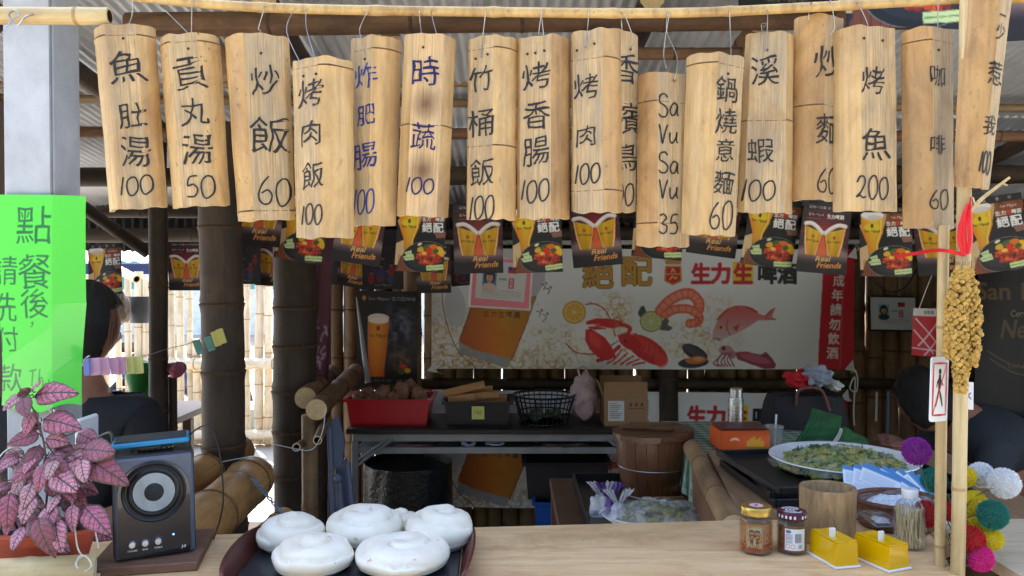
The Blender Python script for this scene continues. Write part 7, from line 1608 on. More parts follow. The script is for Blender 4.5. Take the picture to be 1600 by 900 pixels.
def crate(px0, px1, pyt, Y, d, m_, name, lab, z0=TZ, taper=.9, grp=None):
    a, b = at(px0, pyt, Y), at(px1, pyt, Y); w_ = b.x - a.x; h = a.z - z0; cx = (a.x + b.x) / 2; M = T(cx, Y + d / 2, z0 + .001); m = MB(); t = thing(name, lab, 'crate', M=M)
    hw, hd_ = w_ / 2, d / 2; tk = .006
    def ring(s, z, ins=0): return [((hw * s - ins) * x, (hd_ * s - ins) * y, z) for x, y in ((-1, -1), (1, -1), (1, 1), (-1, 1))]
    R_ = [ring(taper, 0), ring(1, h), ring(1, h, -.012), ring(1, h - .008, -.012)]
    seq = [ring(taper, 0), ring(.985, h - .014), ring(.985, h - .014, -.014), ring(1, h, -.014), ring(1, h, .004), ring(taper, tk, .006)]
    for r_ in seq: m.v += r_
    for i in range(len(seq) - 1):
        for j in range(4): m.f.append((i * 4 + j, i * 4 + (j + 1) % 4, (i + 1) * 4 + (j + 1) % 4, (i + 1) * 4 + j)); m.m.append(0)
    m.f += [(3, 2, 1, 0), tuple((len(seq) - 1) * 4 + j for j in range(4))]; m.m += [0, 0]
    obj('tub', m, m_, t, M, angle=25); return t, M, w_, h, d
t, Mc_, w_, h_, d_ = crate(540, 672, 624, 3.93, .26, mat('red_plastic', (176, 24, 34), .4, var=.08, coat=.2), 'red_crate', 'red plastic crate of taro roots at the left end of the folding table')
rr = random.Random(6)
for i, (px, py, r_, dy) in enumerate(((600, 617, .048, .10), (628, 614, .052, .12), (655, 618, .045, .09), (575, 618, .04, .12), (640, 605, .04, .17), (560, 622, .035, .08), (615, 624, .04, .07), (583, 628, .035, .06), (668 - 6, 628, .032, .06))):
    p = at(px, py, 3.93 + dy); m = MB(); m.sph(p, r_, 16, 12, (.9, .9, 1.05), wob=.25, seed=i); obj('taro_root', m, mat('taro_skin', (132, 96, 78), .8, var=.4, scale=40, bmp=.8), None, label=('tall pale root in the middle of the red crate', 'largest root right of the middle in the red crate', 'root at the right end of the red crate', 'root left of the tall pale one in the red crate', 'root lying at the back of the red crate', 'small root at the left end of the red crate', 'root low at the front of the red crate', 'small root at the front left of the red crate', 'smallest root in the right front corner of the red crate')[i], cat='root vegetable', group='roots in the red crate')
t, Mc_, w_, h_, d_ = crate(694, 798, 628, 3.93, .26, mat('dark_crate', (36, 34, 36), .5, coat=.1), 'black_crate', 'black crate of split firewood with a small yellow price note')
m = MB(); m.box((-.0, -.0, 0), (.062, .0012, .064)); Mn_ = T(at(747, 646, 3.925)) ; 
nt_ = thing('price_note', 'small yellow note reading 140 stuck on the black crate', 'note', M=T(at(747, 645, 3.922))); obj('paper', m, mat('yellow_note', (206, 206, 120), .7, bmp=0), nt_, WM[nt_.name])
def ST4(mb):
    for st in ([(-.015, .012), (-.017, -.010)], [(-.003, .010), (-.006, 0), (.002, -.001)], [(.001, .010), (.0, -.012)], [(.012, .010), (.008, 0), (.012, -.010), (.017, 0), (.013, .010)]): ribbon(mb, smooth_path([Vector((x, 0, z)) for x, z in st], 4), .0022, lambda x, z=0: -.0012)
m = MB(); ST4(m); obj('lettering', m, INKB, nt_, WM[nt_.name])
FW = mat_wood('split_firewood', (176, 130, 84), (140, 98, 62), (198, 156, 108), (30, 30, 3), .7)
for i, (a, b, dy) in enumerate((((693, 615), (757, 600), .05), ((712, 622), (780, 616), .04), ((722, 612), (770, 608), .10), ((700, 624), (742, 620), .02), ((740, 624), (792, 622), .06), ((730, 606), (765, 612), .14))):
    p, q = at(*a, 3.97 + dy), at(*b, 3.97 + dy); M = frame(p, q); L = (q - p).length; m = MB(); m.prism([(-.018, -.012), (.016, -.016), (.02, .010), (-.004, .018), (-.018, .008)], 0, L)
    obj('firewood_stick', m, FW, None, M, ('longest stick leaning out at the top left of the black crate', 'stick lying across the front of the black crate', 'stick lying behind the front one in the black crate', 'short stick at the left end of the black crate', 'short stick at the right end of the black crate', 'stick at the back of the black crate')[i], 'firewood', 'sticks in the black crate')
# wire basket
yb3 = 4.02; Mw = T(at(850, 640, yb3).x, yb3, TZ + .001); wb_ = thing('plastic_basket', 'round black openwork basket on the folding table', 'basket', M=Mw); rT_ = 96 / F * yb3 / 2; rB_ = rT_ * .74; hB = at(0, 617, yb3).z - TZ
for r_, z, tk in ((rT_, hB, .006), (rT_ * .985, hB - .022, .004), (rB_ + (rT_ - rB_) * .45, hB * .4, .004), (rB_, .005, .006)):
    m = MB(); m.tube([Vector((r_ * math.cos(2 * math.pi * i / 40), r_ * math.sin(2 * math.pi * i / 40), z)) for i in range(40)], tk, 6, closed=True); obj('rim' if z == hB else 'ring', m, BLK, wb_, Mw)
m = MB()
for i in range(30): a = 2 * math.pi * i / 30; m.tube([(rB_ * math.cos(a), rB_ * math.sin(a), .005), (rT_ * math.cos(a), rT_ * math.sin(a), hB)], .0028, 5)
m.lathe([(0, .004), (rB_, .004)], 24); obj('ribs', m, BLK, wb_, Mw)
m = MB(); m.box((.03, -.01, .06), (.05, .04, .02), ch=.008); m.sph((-.04, .0, .04), .035, 10, 8, wob=.3); m.sph((.06, .03, .045), .03, 10, 8, wob=.3); obj('wrapped_goods', m, mat('dull_green', (80, 92, 70), .6), None, Mw, 'small wrapped goods lying inside the black openwork basket', 'goods')
# translucent bag
m = MB(); p = at(913, 620, 4.05); m.sph(p, 1, 40, 26, (.075, .06, .115), wob=.22, seed=4, fr=2.6); 
m.tube(smooth_path([p + Vector((-.02, 0, .10)), p + Vector((-.03, 0, .14)), p + Vector((0, 0, .15)), p + Vector((.02, 0, .11))]), .006, 6)
obj('plastic_bag', m, mat('milky_plastic_bag', (206, 180, 184), .35, var=.25, scale=14, bmp=.8, bd=.006, trans=.3), None, label='milky pink plastic bag between the basket and the cardboard box', cat='bag', angle=60)
# cardboard box with open flaps
ybx = 3.92; a, b = at(944, 663, ybx), at(1012, 622, ybx); CARD = mat('cardboard', (150, 116, 84), .8, var=.08, scale=20, bmp=.2); w_ = b.x - a.x; h_ = b.z - TZ; cx = (a.x + b.x) / 2; Mx_ = T(cx, ybx, TZ + .001)
cb = thing('cardboard_box', 'open brown cardboard carton with a white label on the folding table', 'box', M=Mx_)
m = MB(); tk = .004
m.box((0, 0, h_ / 2), (w_, tk, h_)); m.box((0, .20, h_ / 2), (w_, tk, h_)); m.box((-w_ / 2 + tk / 2, .10, h_ / 2), (tk, .2 - tk, h_)); m.box((w_ / 2 - tk / 2, .10, h_ / 2), (tk, .2 - tk, h_)); m.box((0, .1, tk / 2), (w_ - 2 * tk, .2 - tk, tk)); obj('carton', m, CARD, cb, Mx_)
fz = .085
m = MB(); m.box((0, .04, fz / 2), (w_, tk, fz), M=Matrix.Rotation(R(0), 4, 'X')); m.v = [tuple(Matrix.Rotation(R(-12), 4, 'X') @ Vector(q) + Vector((0, -.04, h_ + .002))) for q in m.v]; obj('flap', m, CARD, cb, Mx_)
m = MB(); m.box((0, .0, fz / 2), (tk, .19, fz)); m.v = [tuple(Matrix.Rotation(R(-20), 4, 'Y') @ Vector(q) + Vector((-w_ / 2, .1, h_ + .002))) for q in m.v]; obj('flap', m, CARD, cb, Mx_)
m = MB(); m.box((0, .0, fz / 2), (w_, tk, fz)); m.v = [tuple(Matrix.Rotation(R(6), 4, 'X') @ Vector(q) + Vector((0, .2, h_ + .002))) for q in m.v]; obj('flap', m, CARD, cb, Mx_)
c = Cv(0, 0, 70, 42, 4, (150, 116, 84)); c.poly([(6, 4), (32, 4), (32, 34), (6, 34)], (206, 208, 210)); 
for i in range(8): c.line([(9, 8 + i * 3), (20 + (i * 7) % 9, 8 + i * 3)], .8, (90, 90, 96), sm=False)
for i in range(3): c.line([(39 + i * 9, 15), (46 + i * 9, 15)], .9, (70, 50, 36), sm=False); c.poly([(41 + i * 9, 7), (44.5 + i * 9, 7), (44.5 + i * 9, 12), (41 + i * 9, 12)], (80, 58, 42))
c.text('MADE IN', 52, 37, 3.6, (84, 60, 44), 0); inst('print', print_mesh('carton_print', c, w_ * .99, h_ * .98, 90, 54), cb, Mx_ @ T(0, -.0032, h_ * .99))
# rolled towels on the shelf
zs_ = at(0, 704, 3.88).z + .004; TW = mat('blue_grey_towel', (150, 164, 186), .9, bmp=.7, scale=80)
def spiral_roll(cx, Y, z, r_, ln, lab, flat=1., nm='rolled_towel'):
    P = []; 
    for i in range(70): t = i / 69; a = t * 2.6 * 2 * math.pi; q = r_ * (.45 + .55 * t); P.append((cx + q * math.cos(a) * (1 / flat), z + r_ + q * math.sin(a) * flat))
    m = MB(); n = len(P); vs = []
    for (x, zz) in P: vs += [(x, Y, zz), (x, Y + ln, zz)]
    th = .006; ctr = (cx, z + r_)
    for (x, zz) in P: d = math.hypot(x - ctr[0], zz - ctr[1]) or 1; vs += [(x - (x - ctr[0]) / d * th, Y, zz - (zz - ctr[1]) / d * th), (x - (x - ctr[0]) / d * th, Y + ln, zz - (zz - ctr[1]) / d * th)]
    o = 2 * n; fs = []
    for i in range(n - 1): fs += [(2 * i, 2 * i + 1, 2 * i + 3, 2 * i + 2), (o + 2 * i, o + 2 * i + 2, o + 2 * i + 3, o + 2 * i + 1), (2 * i, 2 * i + 2, o + 2 * i + 2, o + 2 * i)]
    m.add(vs, fs); obj(nm, m, TW, None, label=lab, cat='towel')
spiral_roll(at(732, 692, 3.86).x, 3.90, zs_, .040, .22, 'round rolled blue-grey towel on the table shelf')
spiral_roll(at(774, 694, 3.86).x, 3.90, zs_, .028, .22, 'flattened folded blue-grey towel on the table shelf', .55)
crumple('shelf_bundle', 650, 696, 3.95, .10, .018, mat('dull_pink_bag', (120, 90, 94), .6, bmp=.6), 'flat crumpled bags on the left part of the table shelf', 12, 'bag')
crumple('shelf_bundle', 880, 695, 3.95, .14, .018, mat('dull_brown_bag', (90, 78, 68), .6, bmp=.6), 'flat brown bundle on the right part of the table shelf', 15, 'bag')
# bin with black liner, black crate, blue tub
yb4 = 3.80; Mq = T(at(632, 780, yb4).x, yb4 + .14, .002); bn_ = thing('waste_bin', 'round bin with a shiny black bag liner below the folding table', 'bin', M=Mq); rQ = 142 / F * yb4 / 2; hQ = at(0, 738, yb4).z
m = MB(); m.lathe([(rQ * .75, 0), (rQ * .95, hQ - .02), (rQ * .9, hQ - .02), (rQ * .72, .01), (0, .01)], 36); obj('bin', m, mat('bin_plastic', (40, 44, 48), .5), bn_, Mq)
m = MB(); m.grid(lambda u, v: (lambda a: Vector(((rQ * (1.0 + .035 * mnoise.noise((math.cos(a) * 5, math.sin(a) * 5, v * 3)) - .25 * max(0, v - .55))) * math.cos(a), (rQ * (1. + .035 * mnoise.noise((math.cos(a) * 5, math.sin(a) * 5, v * 3)) - .25 * max(0, v - .55))) * math.sin(a), hQ - .22 + .24 * math.sin(min(1, v * 1.8) * math.pi / 2) - (.25 * (v - .55) if v > .55 else 0))))(u * 6.2832), 90, 24)
obj('liner', m, mat('black_liner', (16, 17, 20), .22, bmp=.8, bd=.01, scale=12), bn_, Mq, angle=80)
t, *_r = crate(820, 952, 724, 3.80, .34, mat('dark_bin_plastic', (30, 30, 34), .5), 'storage_crate', 'big black storage crate below the folding table', z0=at(0, 782, 3.8).z + .0, taper=.92)
t, *_r = crate(836, 922, 785, 3.72, .30, mat('blue_plastic', (18, 84, 170), .4, coat=.2), 'blue_tub', 'blue plastic tub below the black storage crate', z0=.004, taper=.88)
m = MB(); m.box((at(886, 790, 3.8).x, 4.0, (at(0, 782, 3.8).z - .006) / 2 + .2), (.40, .1, .02)); 
# bags by the barrel
FB = mat('white_plastic_bag', (206, 210, 220), .35, var=.15, scale=14, bmp=.8, bd=.006, trans=.2)
def bagshape(px, py, Y, rx, rz, m_, lab, seed):
    m = MB(); p = at(px, py, Y); m.sph(p, 1, 40, 26, (rx, rx * .8, rz), wob=.25, seed=seed, fr=2.6)
    for s_ in (-1, 1):     # two gathered handles above the knot
        q = p + Vector((0, 0, rz * .8)); K = 10
        m.grid(lambda u, v: q + Vector((s_ * (.004 + v * .030) + (u - .5) * (.012 + .022 * v), .006 * math.sin(u * 14 + v * 5 + seed), v * .05 + .008 * mnoise.noise((u * 6, v * 5, seed + s_)))), 14, 12)
    return obj('tied_bag', m, m_, None, label=lab, cat='bag', angle=60)
bagshape(940, 797, 2.60, .042, .055, FB, 'white tied plastic bag beside the wooden barrel', 3)
bagshape(953, 800, 2.55, .018, .055, mat('purple_bag', (96, 66, 140), .4, bmp=.6), 'narrow purple plastic bag between the white ones', 4)
bagshape(966, 806, 2.52, .026, .045, FB, 'smaller white tied bag in front of the barrel', 6)
m = MB(); m.box((at(948, 830, 2.58).x, 2.62, .30), (.16, .2, .6), ch=.01); obj('side_box', m, BARK, None, label='dark box that the tied plastic bags stand on', cat='box')

# ------------------------------------------------------------------ left side: bamboo bench logs, rail, folding chair
bn = thing('bamboo_bench', 'bench of thick amber bamboo logs bound with wire beside the speaker', 'bench', (-.95, 2.6, 0))
culm('seat_log', (on(268, 836, .80).x, 1.80, .745), (at(408, 705, 3.05).x, 2.95, .745), .084, .082, (.22, .6, .93), bn, ORG, n=22, seed=1)
culm('seat_log', (-1.15, 1.9, .77), (-1.12, 3.25, .78), .066, .064, (.3, .75), bn, ORG, n=22, seed=2)
culm('seat_log', (at(340, 850, 2.15).x - .02, 2.05, .66), (at(448, 775, 2.75).x, 2.72, .665), .042, .040, (.4, .9), bn, ORG, n=18, seed=3)
for x, y in ((-1.0, 2.0), (-1.0, 2.85)): culm('leg', (x, y, 0), (x, y, .66), .035, .035, (.4, .8), bn, BAMD)
def wrap(p, r_, ax, t=.0025, m_=WIRE, nm='wire_binding', par=bn, n=2):
    m = MB(); 
    for k_ in range(n): m.tube([Vector((p[0] + r_ * math.cos(a), p[1] + k_ * .006, p[2] + r_ * math.sin(a))) for a in [2 * math.pi * i / 30 for i in range(30)]], t, 6, closed=True)
    obj(nm, m, m_, par)
lx = lambda y: on(268, 836, .80).x + (at(418, 705, 3.05).x - on(268, 836, .80).x) * (y - 1.8) / 1.25
wrap((lx(2.72), 2.72, .755), .0745, 0, .0016, n=1); wrap((at(448, 775, 2.75).x + .003, 2.66, .664), .0435, 0, .0016, n=1)
q0 = Vector((lx(2.72) + .05, 2.70, .81)); BLW = mat('blue_twine', (110, 134, 158), .6)
for s in (0, math.pi):
    P = [q0.lerp(at(446, 808, 2.55), i / 30) + Vector((.006 * math.cos(i * .8 + s), .006 * math.sin(i * .8 + s), 0)) for i in range(31)]
    m = MB(); m.tube(P, .0028, 6); obj('twine', m, BLW, bn)
cord('binding_wire', [at(345, 722, 2.6), at(400, 714, 2.6), at(428, 730, 2.55)], .0018, WIRE, 'thin wire running over the top of the bamboo bench', 'wire')
rl = thing('bamboo_rail', 'rail of two thick dark bamboos with cut ends on a bamboo stake', 'rail', (-.85, 3.5, 0))
pE = at(496, 632, 3.15)
culm('rail_pole', at(494, 640, 3.15), at(556, 582, 4.25), .042, .046, (.1, .5, .8), rl, LOG, n=18, seed=4)
culm('rail_pole', at(478, 622, 3.3), at(520, 583, 4.1), .045, .045, (.3, .7), rl, LOG, n=16, seed=6)
culm('stake', at(485, 660, 3.22) * 0 + Vector((at(484, 660, 3.22).x, 3.22, 0)), Vector((at(484, 660, 3.22).x, 3.22, at(0, 648, 3.22).z)), .033, .033, (.25, .6), rl, BAM, seed=7)
culm('stake', Vector((at(500, 660, 3.4).x, 3.4, 0)), Vector((at(502, 660, 3.4).x, 3.4, at(0, 640, 3.4).z)), .03, .03, (.25, .6), rl, BAMD, seed=8)
culm('pipe_end', at(463, 699, 2.98), at(478, 690, 3.3), .016, .016, (.5,), rl, BAM, hollow=(0,))
culm('pipe_end', at(496, 688, 3.0), at(512, 655, 3.3), .018, .02, (.5,), rl, BAM, hollow=(0,))
cord('rail_wire', [at(428, 694, 2.95), at(455, 700, 2.92), at(480, 704, 2.92), at(494, 696, 2.92), at(505, 670, 2.95), at(508, 640, 2.98)], .0018, WIRE, 'wire tying the dark rail to the second bamboo post', 'wire')
fc = thing('folding_chair', 'folded blue-grey plastic chair leaning by the end of the folding table', 'chair', (at(530, 900, 3.3).x, 3.3, 0))
FCM = mat('blue_grey_plastic', (92, 106, 134), .45, var=.1)
def slab(name, pp, Y, d, dy=0):
    pts = [at(x, y, Y) for x, y in pp]; m = MB(); n = len(pts); m.add([p + Vector((0, dy, 0)) for p in pts] + [p + Vector((0, dy + d, 0)) for p in pts], [tuple(range(n)), tuple(range(2 * n - 1, n - 1, -1))] + [((i + 1) % n, i, n + i, n + (i + 1) % n) for i in range(n)]); obj(name, m, FCM, fc)
slab('backrest', [(512, 662), (528, 648), (538, 690), (534, 726), (520, 734), (513, 700)], 3.3, .02)
slab('seat', [(524, 728), (540, 716), (552, 790), (552, 850), (536, 850)], 3.34, .025)
for a, b in (((514, 665), (523, 850)), ((531, 745), (528, 850)), ((528, 745), (541, 850)), ((543, 722), (556, 850))): m = MB(); m.tube([at(*a, 3.29), at(*b, 3.29) * 1, Vector((at(b[0] + 2, 900, 3.29).x, 3.3, .01))], .012, 8); obj('leg', m, FCM, fc)
m = MB(); m.sph(at(528, 748, 3.28), .020, 10, 8); obj('hinge', m, FCM, fc)
# grey tub hanging left, plastic bags by the fence side
hgm = mat('pale_grey_cloth', (196, 200, 206), .6, var=.1, bmp=.5)
m = MB(); c0 = at(219, 484, 4.6); m.grid(lambda u, v: (lambda a: Vector((c0.x + .068 * (1 - .35 * max(0, v - .5)) * math.cos(a), c0.y + .05 * math.sin(a), c0.z + .075 - .15 * v)))(u * 6.2832), 30, 10); m.lathe([(0, 0), (.05, .003)], 20, (c0.x, c0.y, c0.z - .075)); obj('hanging_tub', m, mat('grey_tub', (120, 128, 140), .5), None, label='grey plastic tub hanging left of the thin dark post', cat='tub')
crumple('hanging_bag', 188, 482, 4.5, .055, .09, mat('beige_bag', (150, 136, 128), .6, bmp=.5), 'beige bag hanging by the seated person in front of the fence', 21, 'bag', ry=.05, wob=.25)
m = MB(); p = at(220, 602, 3.9); 
def gsh(u, v): a = u * 6.2832; return Vector((p.x + (.062 + .012 * math.sin(v * 9)) * math.cos(a) * (1 if v > .1 else .8), p.y + .06 * math.sin(a), p.z + .11 - .27 * v + .01 * mnoise.noise((a, v * 4, 1))))
m.grid(gsh, 24, 12); m.grid(lambda u, v: gsh(u, 0) * (1 - v) + Vector((p.x, p.y, p.z + .13)) * v, 24, 3); obj('green_jerrycan', m, mat('green_plastic', (28, 130, 50), .5), None, label='green plastic can between the seated person and the thin dark post', cat='can')
lt2 = thing('side_table', 'dark side table behind the seated person', 'table', (at(215, 660, 3.9).x, 3.9, 0)); m = MB(); m.box((at(205, 640, 3.9).x, 3.95, at(0, 646, 3.9).z), (.62, .5, .03)); obj('tabletop', m, BARK, lt2)
for dx in (-.28, .28): m = MB(); m.box((at(205, 640, 3.9).x + dx, 3.9, at(0, 646, 3.9).z / 2 - .01), (.04, .04, at(0, 646, 3.9).z - .03)); obj('leg', m, BARK, lt2)
for i, (px, py, colr) in enumerate(((188, 622, (200, 160, 40)), (196, 626, (190, 50, 60)), (183, 616, (50, 90, 190)))): crumple('toy_bag', px, py, 3.75, .035, .018, mat('toy_%d' % i, colr, .5), ('small yellow bag on the dark side table', 'small red bag on the dark side table', 'small blue bag on the dark side table')[i], 30 + i, 'bag', ry=.03)
cr_ = MB(); cr_.tube([at(262, 577, 3.35), at(282, 575, 3.25)], .026, 12); obj('cross_bar', cr_, LOG, None, label='stub of dark pole crossing at the top of the short stake', cat='pole')
crumple('pink_rag', 278, 578, 3.22, .016, .028, mat('pink_rag', (180, 96, 126), .8), 'small pink rag on the end of the short stake', 33)

# ------------------------------------------------------------------ right poles and what hangs on them
culm('front_pole', Vector((at(1490, 895, 1.46).x, 1.46, 0)), Vector((at(1512, -30, 1.46).x, 1.46, at(0, -60, 1.46).z)), .0125, .0125, (.30, .535, .735, .89), None, BAML, NODEL, n=18, label='thicker upright pale bamboo pole at the right front corner', cat='pole')
culm('front_pole', Vector((at(1466, 895, 1.50).x, 1.50, 0)), Vector((at(1474, 352, 1.50).x, 1.50, at(0, 352, 1.50).z)), .0105, .010, (.35, .62, .88), None, BAML, NODEL, n=16, label='thinner upright pale bamboo pole left of the thick one', cat='pole')
RED = mat('red_ribbon', (214, 24, 34), .5, var=.08, bmp=.2)
rb = thing('red_ribbon', 'red ribbon tied round the poles with one end stretched left', 'ribbon', at(1505, 400, 1.44))
m = MB(); P = smooth_path([at(1402, 401, 1.60), at(1430, 396, 1.55), at(1462, 391, 1.475), at(1485, 393, 1.44), at(1508, 399, 1.44)], 8)
for i, p in enumerate(P): m.v += [tuple(p + Vector((0, 0, .0034))), tuple(p + Vector((0, -.0016, 0))), tuple(p - Vector((0, 0, .0034))), tuple(p + Vector((0, .0012, 0)))]
for i in range(len(P) - 1):
    for j in range(4): a = i * 4; m.f.append((a + j, a + (j + 1) % 4, a + 4 + (j + 1) % 4, a + 4 + j)); m.m.append(0)
obj('band', m, RED, rb)
for pts, w_ in (([(1507, 398), (1504, 370), (1506, 340), (1512, 318)], (.008, .009, .007, .002)), ([(1512, 397), (1516, 375), (1515, 345), (1516, 308)], (.006, .006, .006, .001)), ([(1508, 398), (1500, 380), (1502, 352), (1510, 335)], (.003, .006, .007, .005))):
    P = smooth_path([at(*p, 1.435) for p in pts], 8); m = MB()
    for i, p in enumerate(P): t = i / (len(P) - 1) * 3; k_ = min(2, int(t)); ww = w_[k_] + (w_[k_ + 1] - w_[k_]) * (t - k_); m.v += [tuple(p - Vector((ww / 1.2, 0, 0))), tuple(p + Vector((0, -.004, 0))), tuple(p + Vector((ww / 1.2, 0, 0))), tuple(p + Vector((0, .002, 0)))]
    for i in range(len(P) - 1):
        for j in range(4): a = i * 4; m.f.append((a + j, a + (j + 1) % 4, a + 4 + (j + 1) % 4, a + 4 + j)); m.m.append(0)
    obj('tail', m, RED, rb)
TWG = mat('dry_twig', (190, 166, 122), .7, var=.3, scale=60)
m = MB(); m.tube(smooth_path([at(1508, 336, 1.44), at(1535, 310, 1.43), at(1558, 292, 1.42), at(1578, 277, 1.41)]), [.0042 - .002 * i / 18 for i in range(19)], 8); m.tube([at(1566, 286, 1.415), at(1574, 290, 1.41)], .0015, 6); m.tube([at(1524, 320, 1.43), at(1520, 308, 1.43)], .0014, 6)
obj('dry_twig', m, TWG, None, label='dry twig sticking out from the red ribbon knot', cat='twig')
# millet
ML = mat('millet_grain', (186, 150, 76), .8, var=.4, scale=80, bmp=.8, bd=.001)
ml = thing('millet_bunch', 'hanging bunch of dried golden millet ears on the pole', 'millet', at(1508, 620, 1.42))
lump = MB(); lump.sph((0, 0, 0), 1, 9, 7, wob=.35, seed=1, fr=3); rr = random.Random(11)
def ear(pts, r0, n, Y):
    P = smooth_path([at(x, y, Y) for x, y in pts], 12); m = MB()
    for i in range(n):
        t = i / n * (len(P) - 1); k_ = int(t); p = P[k_].lerp(P[min(k_ + 1, len(P) - 1)], t - k_); prof = math.sin(math.pi * min(1, .12 + .80 * i / n)) ** .5
        a = i * 2.4; q = r0 * prof * rr.uniform(.6, 1.05); c_ = p + Vector((math.cos(a) * q, math.sin(a) * q * .8, rr.uniform(-.002, .002))); m.sph(c_, rr.uniform(.0034, .0056), 8, 6, (1, 1, rr.uniform(.8, 1.2)), wob=.4, seed=i, fr=3.5)
        for _ in range(3): d = Vector((rr.gauss(0, 1), rr.gauss(0, 1), rr.gauss(0, 1))).normalized(); m.sph(c_ + d * .0048, .0016, 5, 4)
    m.tube(P, .0015, 5); obj('ear', m, ML, ml)
ear([(1505, 418), (1500, 480), (1498, 540), (1502, 612)], .0135, 190, 1.415)
ear([(1512, 420), (1520, 470), (1522, 520), (1519, 570)], .0125, 150, 1.425)
ear([(1498, 422), (1488, 470), (1486, 520), (1484, 560)], .0105, 130, 1.43)
ear([(1508, 424), (1508, 480), (1510, 530), (1506, 590)], .0125, 160, 1.435)
m = MB()
for k_ in range(4): m.tube(smooth_path([at(1508, 400, 1.435), at(1502 + k_ * 4, 410, 1.425), at(1498 + k_ * 6, 424, 1.42)]), .0008, 5)
obj('tie_string', m, TWG, ml)
# no-walking sign
Msn = T(at(1467, 608, 1.475)) @ Matrix.Rotation(R(27), 4, 'Z') @ Matrix.Rotation(R(2), 4, 'Y'); sg = thing('prohibition_sign', 'white sign with a red frame and black walking figure hung on the thinner pole', 'sign', M=Msn)
sw, shh = .050, .120
m = MB(); n_ = 6; rc = .006; poly = []
for cx_, cz_, a0 in ((sw / 2 - rc, shh / 2 - rc, 0), (-sw / 2 + rc, shh / 2 - rc, 90), (-sw / 2 + rc, -shh / 2 + rc, 180), (sw / 2 - rc, -shh / 2 + rc, 270)):
    for k_ in range(n_): a = R(a0 + 90 * k_ / (n_ - 1)); poly.append((cx_ + rc * math.cos(a), cz_ + rc * math.sin(a)))
m.prism(poly, -.001, .001); m.v = [(x, -z, y) for x, y, z in m.v]; obj('plate', m, mat('sign_white', (232, 234, 238), .35, bmp=0, var=.02), sg, Msn, angle=30)
def flat(pts, y=-.0016): q = MB(); q.add([(x, y, z) for x, z in pts], [tuple(range(len(pts)))]); return q
fr = MB(); t_ = .0035; hw, hh_ = sw / 2 - .006, shh / 2 - .012
for a, b in (((-hw, hh_), (hw, hh_)), ((-hw, -hh_), (hw, -hh_)), ((-hw, -hh_), (-hw, hh_)), ((hw, -hh_), (hw, hh_)), ((hw, hh_), (-hw, -hh_))): ribbon(fr, [Vector((a[0], 0, a[1])), Vector(((a[0] + b[0]) / 2, 0, (a[1] + b[1]) / 2)), Vector((b[0], 0, b[1]))], t_ if a[0] == b[0] or a[1] == b[1] else .0028, lambda x, z=0: -.0020)
obj('red_frame', fr, mat('sign_red', (206, 30, 40), .4, bmp=0), sg, Msn)
fg = MB(); hc = [(.004 * math.cos(R(a)), .033 + .0055 * math.sin(R(a))) for a in range(0, 360, 30)]; fg.add([(x, -.0016, z) for x, z in hc], [tuple(range(12))])
for pts, w_ in (([(0, .028), (0, .014), (-.001, 0)], .0085), ([(-.001, .002), (.004, -.014), (.009, -.032)], .0045), ([(-.001, .002), (-.005, -.014), (-.010, -.032)], .0045), ([(0, .024), (.006, .012), (.010, .006)], .003), ([(0, .024), (-.006, .014), (-.009, .004)], .003)): ribbon(fg, [Vector((x, 0, z)) for x, z in pts], w_, lambda x, z=0: -.0015)
obj('figure', fg, INKB, sg, Msn)
M2 = T(at(1505, 618, 1.50)) @ Matrix.Rotation(R(-20), 4, 'Z'); s2 = thing('small_sign', 'white card with blue lettering showing behind the thicker pole', 'sign', M=M2)
m = MB(); m.box((0, 0, 0), (.034, .002, .052), ch=.0006); obj('card', m, mat('sign_white', (232, 234, 238)), s2, M2); m = MB(); v, t, h = glyph('OK', .02); sc2 = .013 / h[1]; m.add([(x * sc2 * .8 + .004, -.0016, y * sc2) for x, y in v], t); obj('lettering', m, mat('sign_blue_ink', (60, 80, 160), .5), s2, M2)
# pompom flowers
def pom_mesh(nm, colr, seed):
    rr_ = random.Random(seed); m = MB(); m.sph((0, 0, 0), .80, 20, 14, wob=.06)
    for i in range(2600):
        z = 1 - 2 * (i + .5) / 2600; a = i * 2.39996; q = math.sqrt(1 - z * z); d = Vector((q * math.cos(a), q * math.sin(a), z)); d = (d + Vector((rr_.gauss(0, .05), rr_.gauss(0, .05), rr_.gauss(0, .05)))).normalized()
        s_ = d.cross(Vector((rr_.gauss(0, 1), rr_.gauss(0, 1), rr_.gauss(0, 1)))).normalized() * .028; L = rr_.uniform(.9, 1.04); m.add([d * .74 - s_, d * .74 + s_, d * L + s_ * .8, d * L - s_ * .8], [(0, 1, 2, 3)])
    return mesh_of(nm, m, mat(nm, colr, .9, var=.12, scale=200, bmp=0, sheen=.3), 180)
cols = {'purple': (150, 24, 160), 'teal': (0, 128, 112), 'yellow': (236, 216, 10), 'white': (236, 238, 240), 'red': (206, 16, 24), 'pink': (230, 24, 150)}
PMs = {k_: pom_mesh('pompom_' + k_, c_, i) for i, (k_, c_) in enumerate(cols.items())}
pv = at(1502, 885, 1.50)
STG = mat('craft_stem', (60, 84, 62), .6)
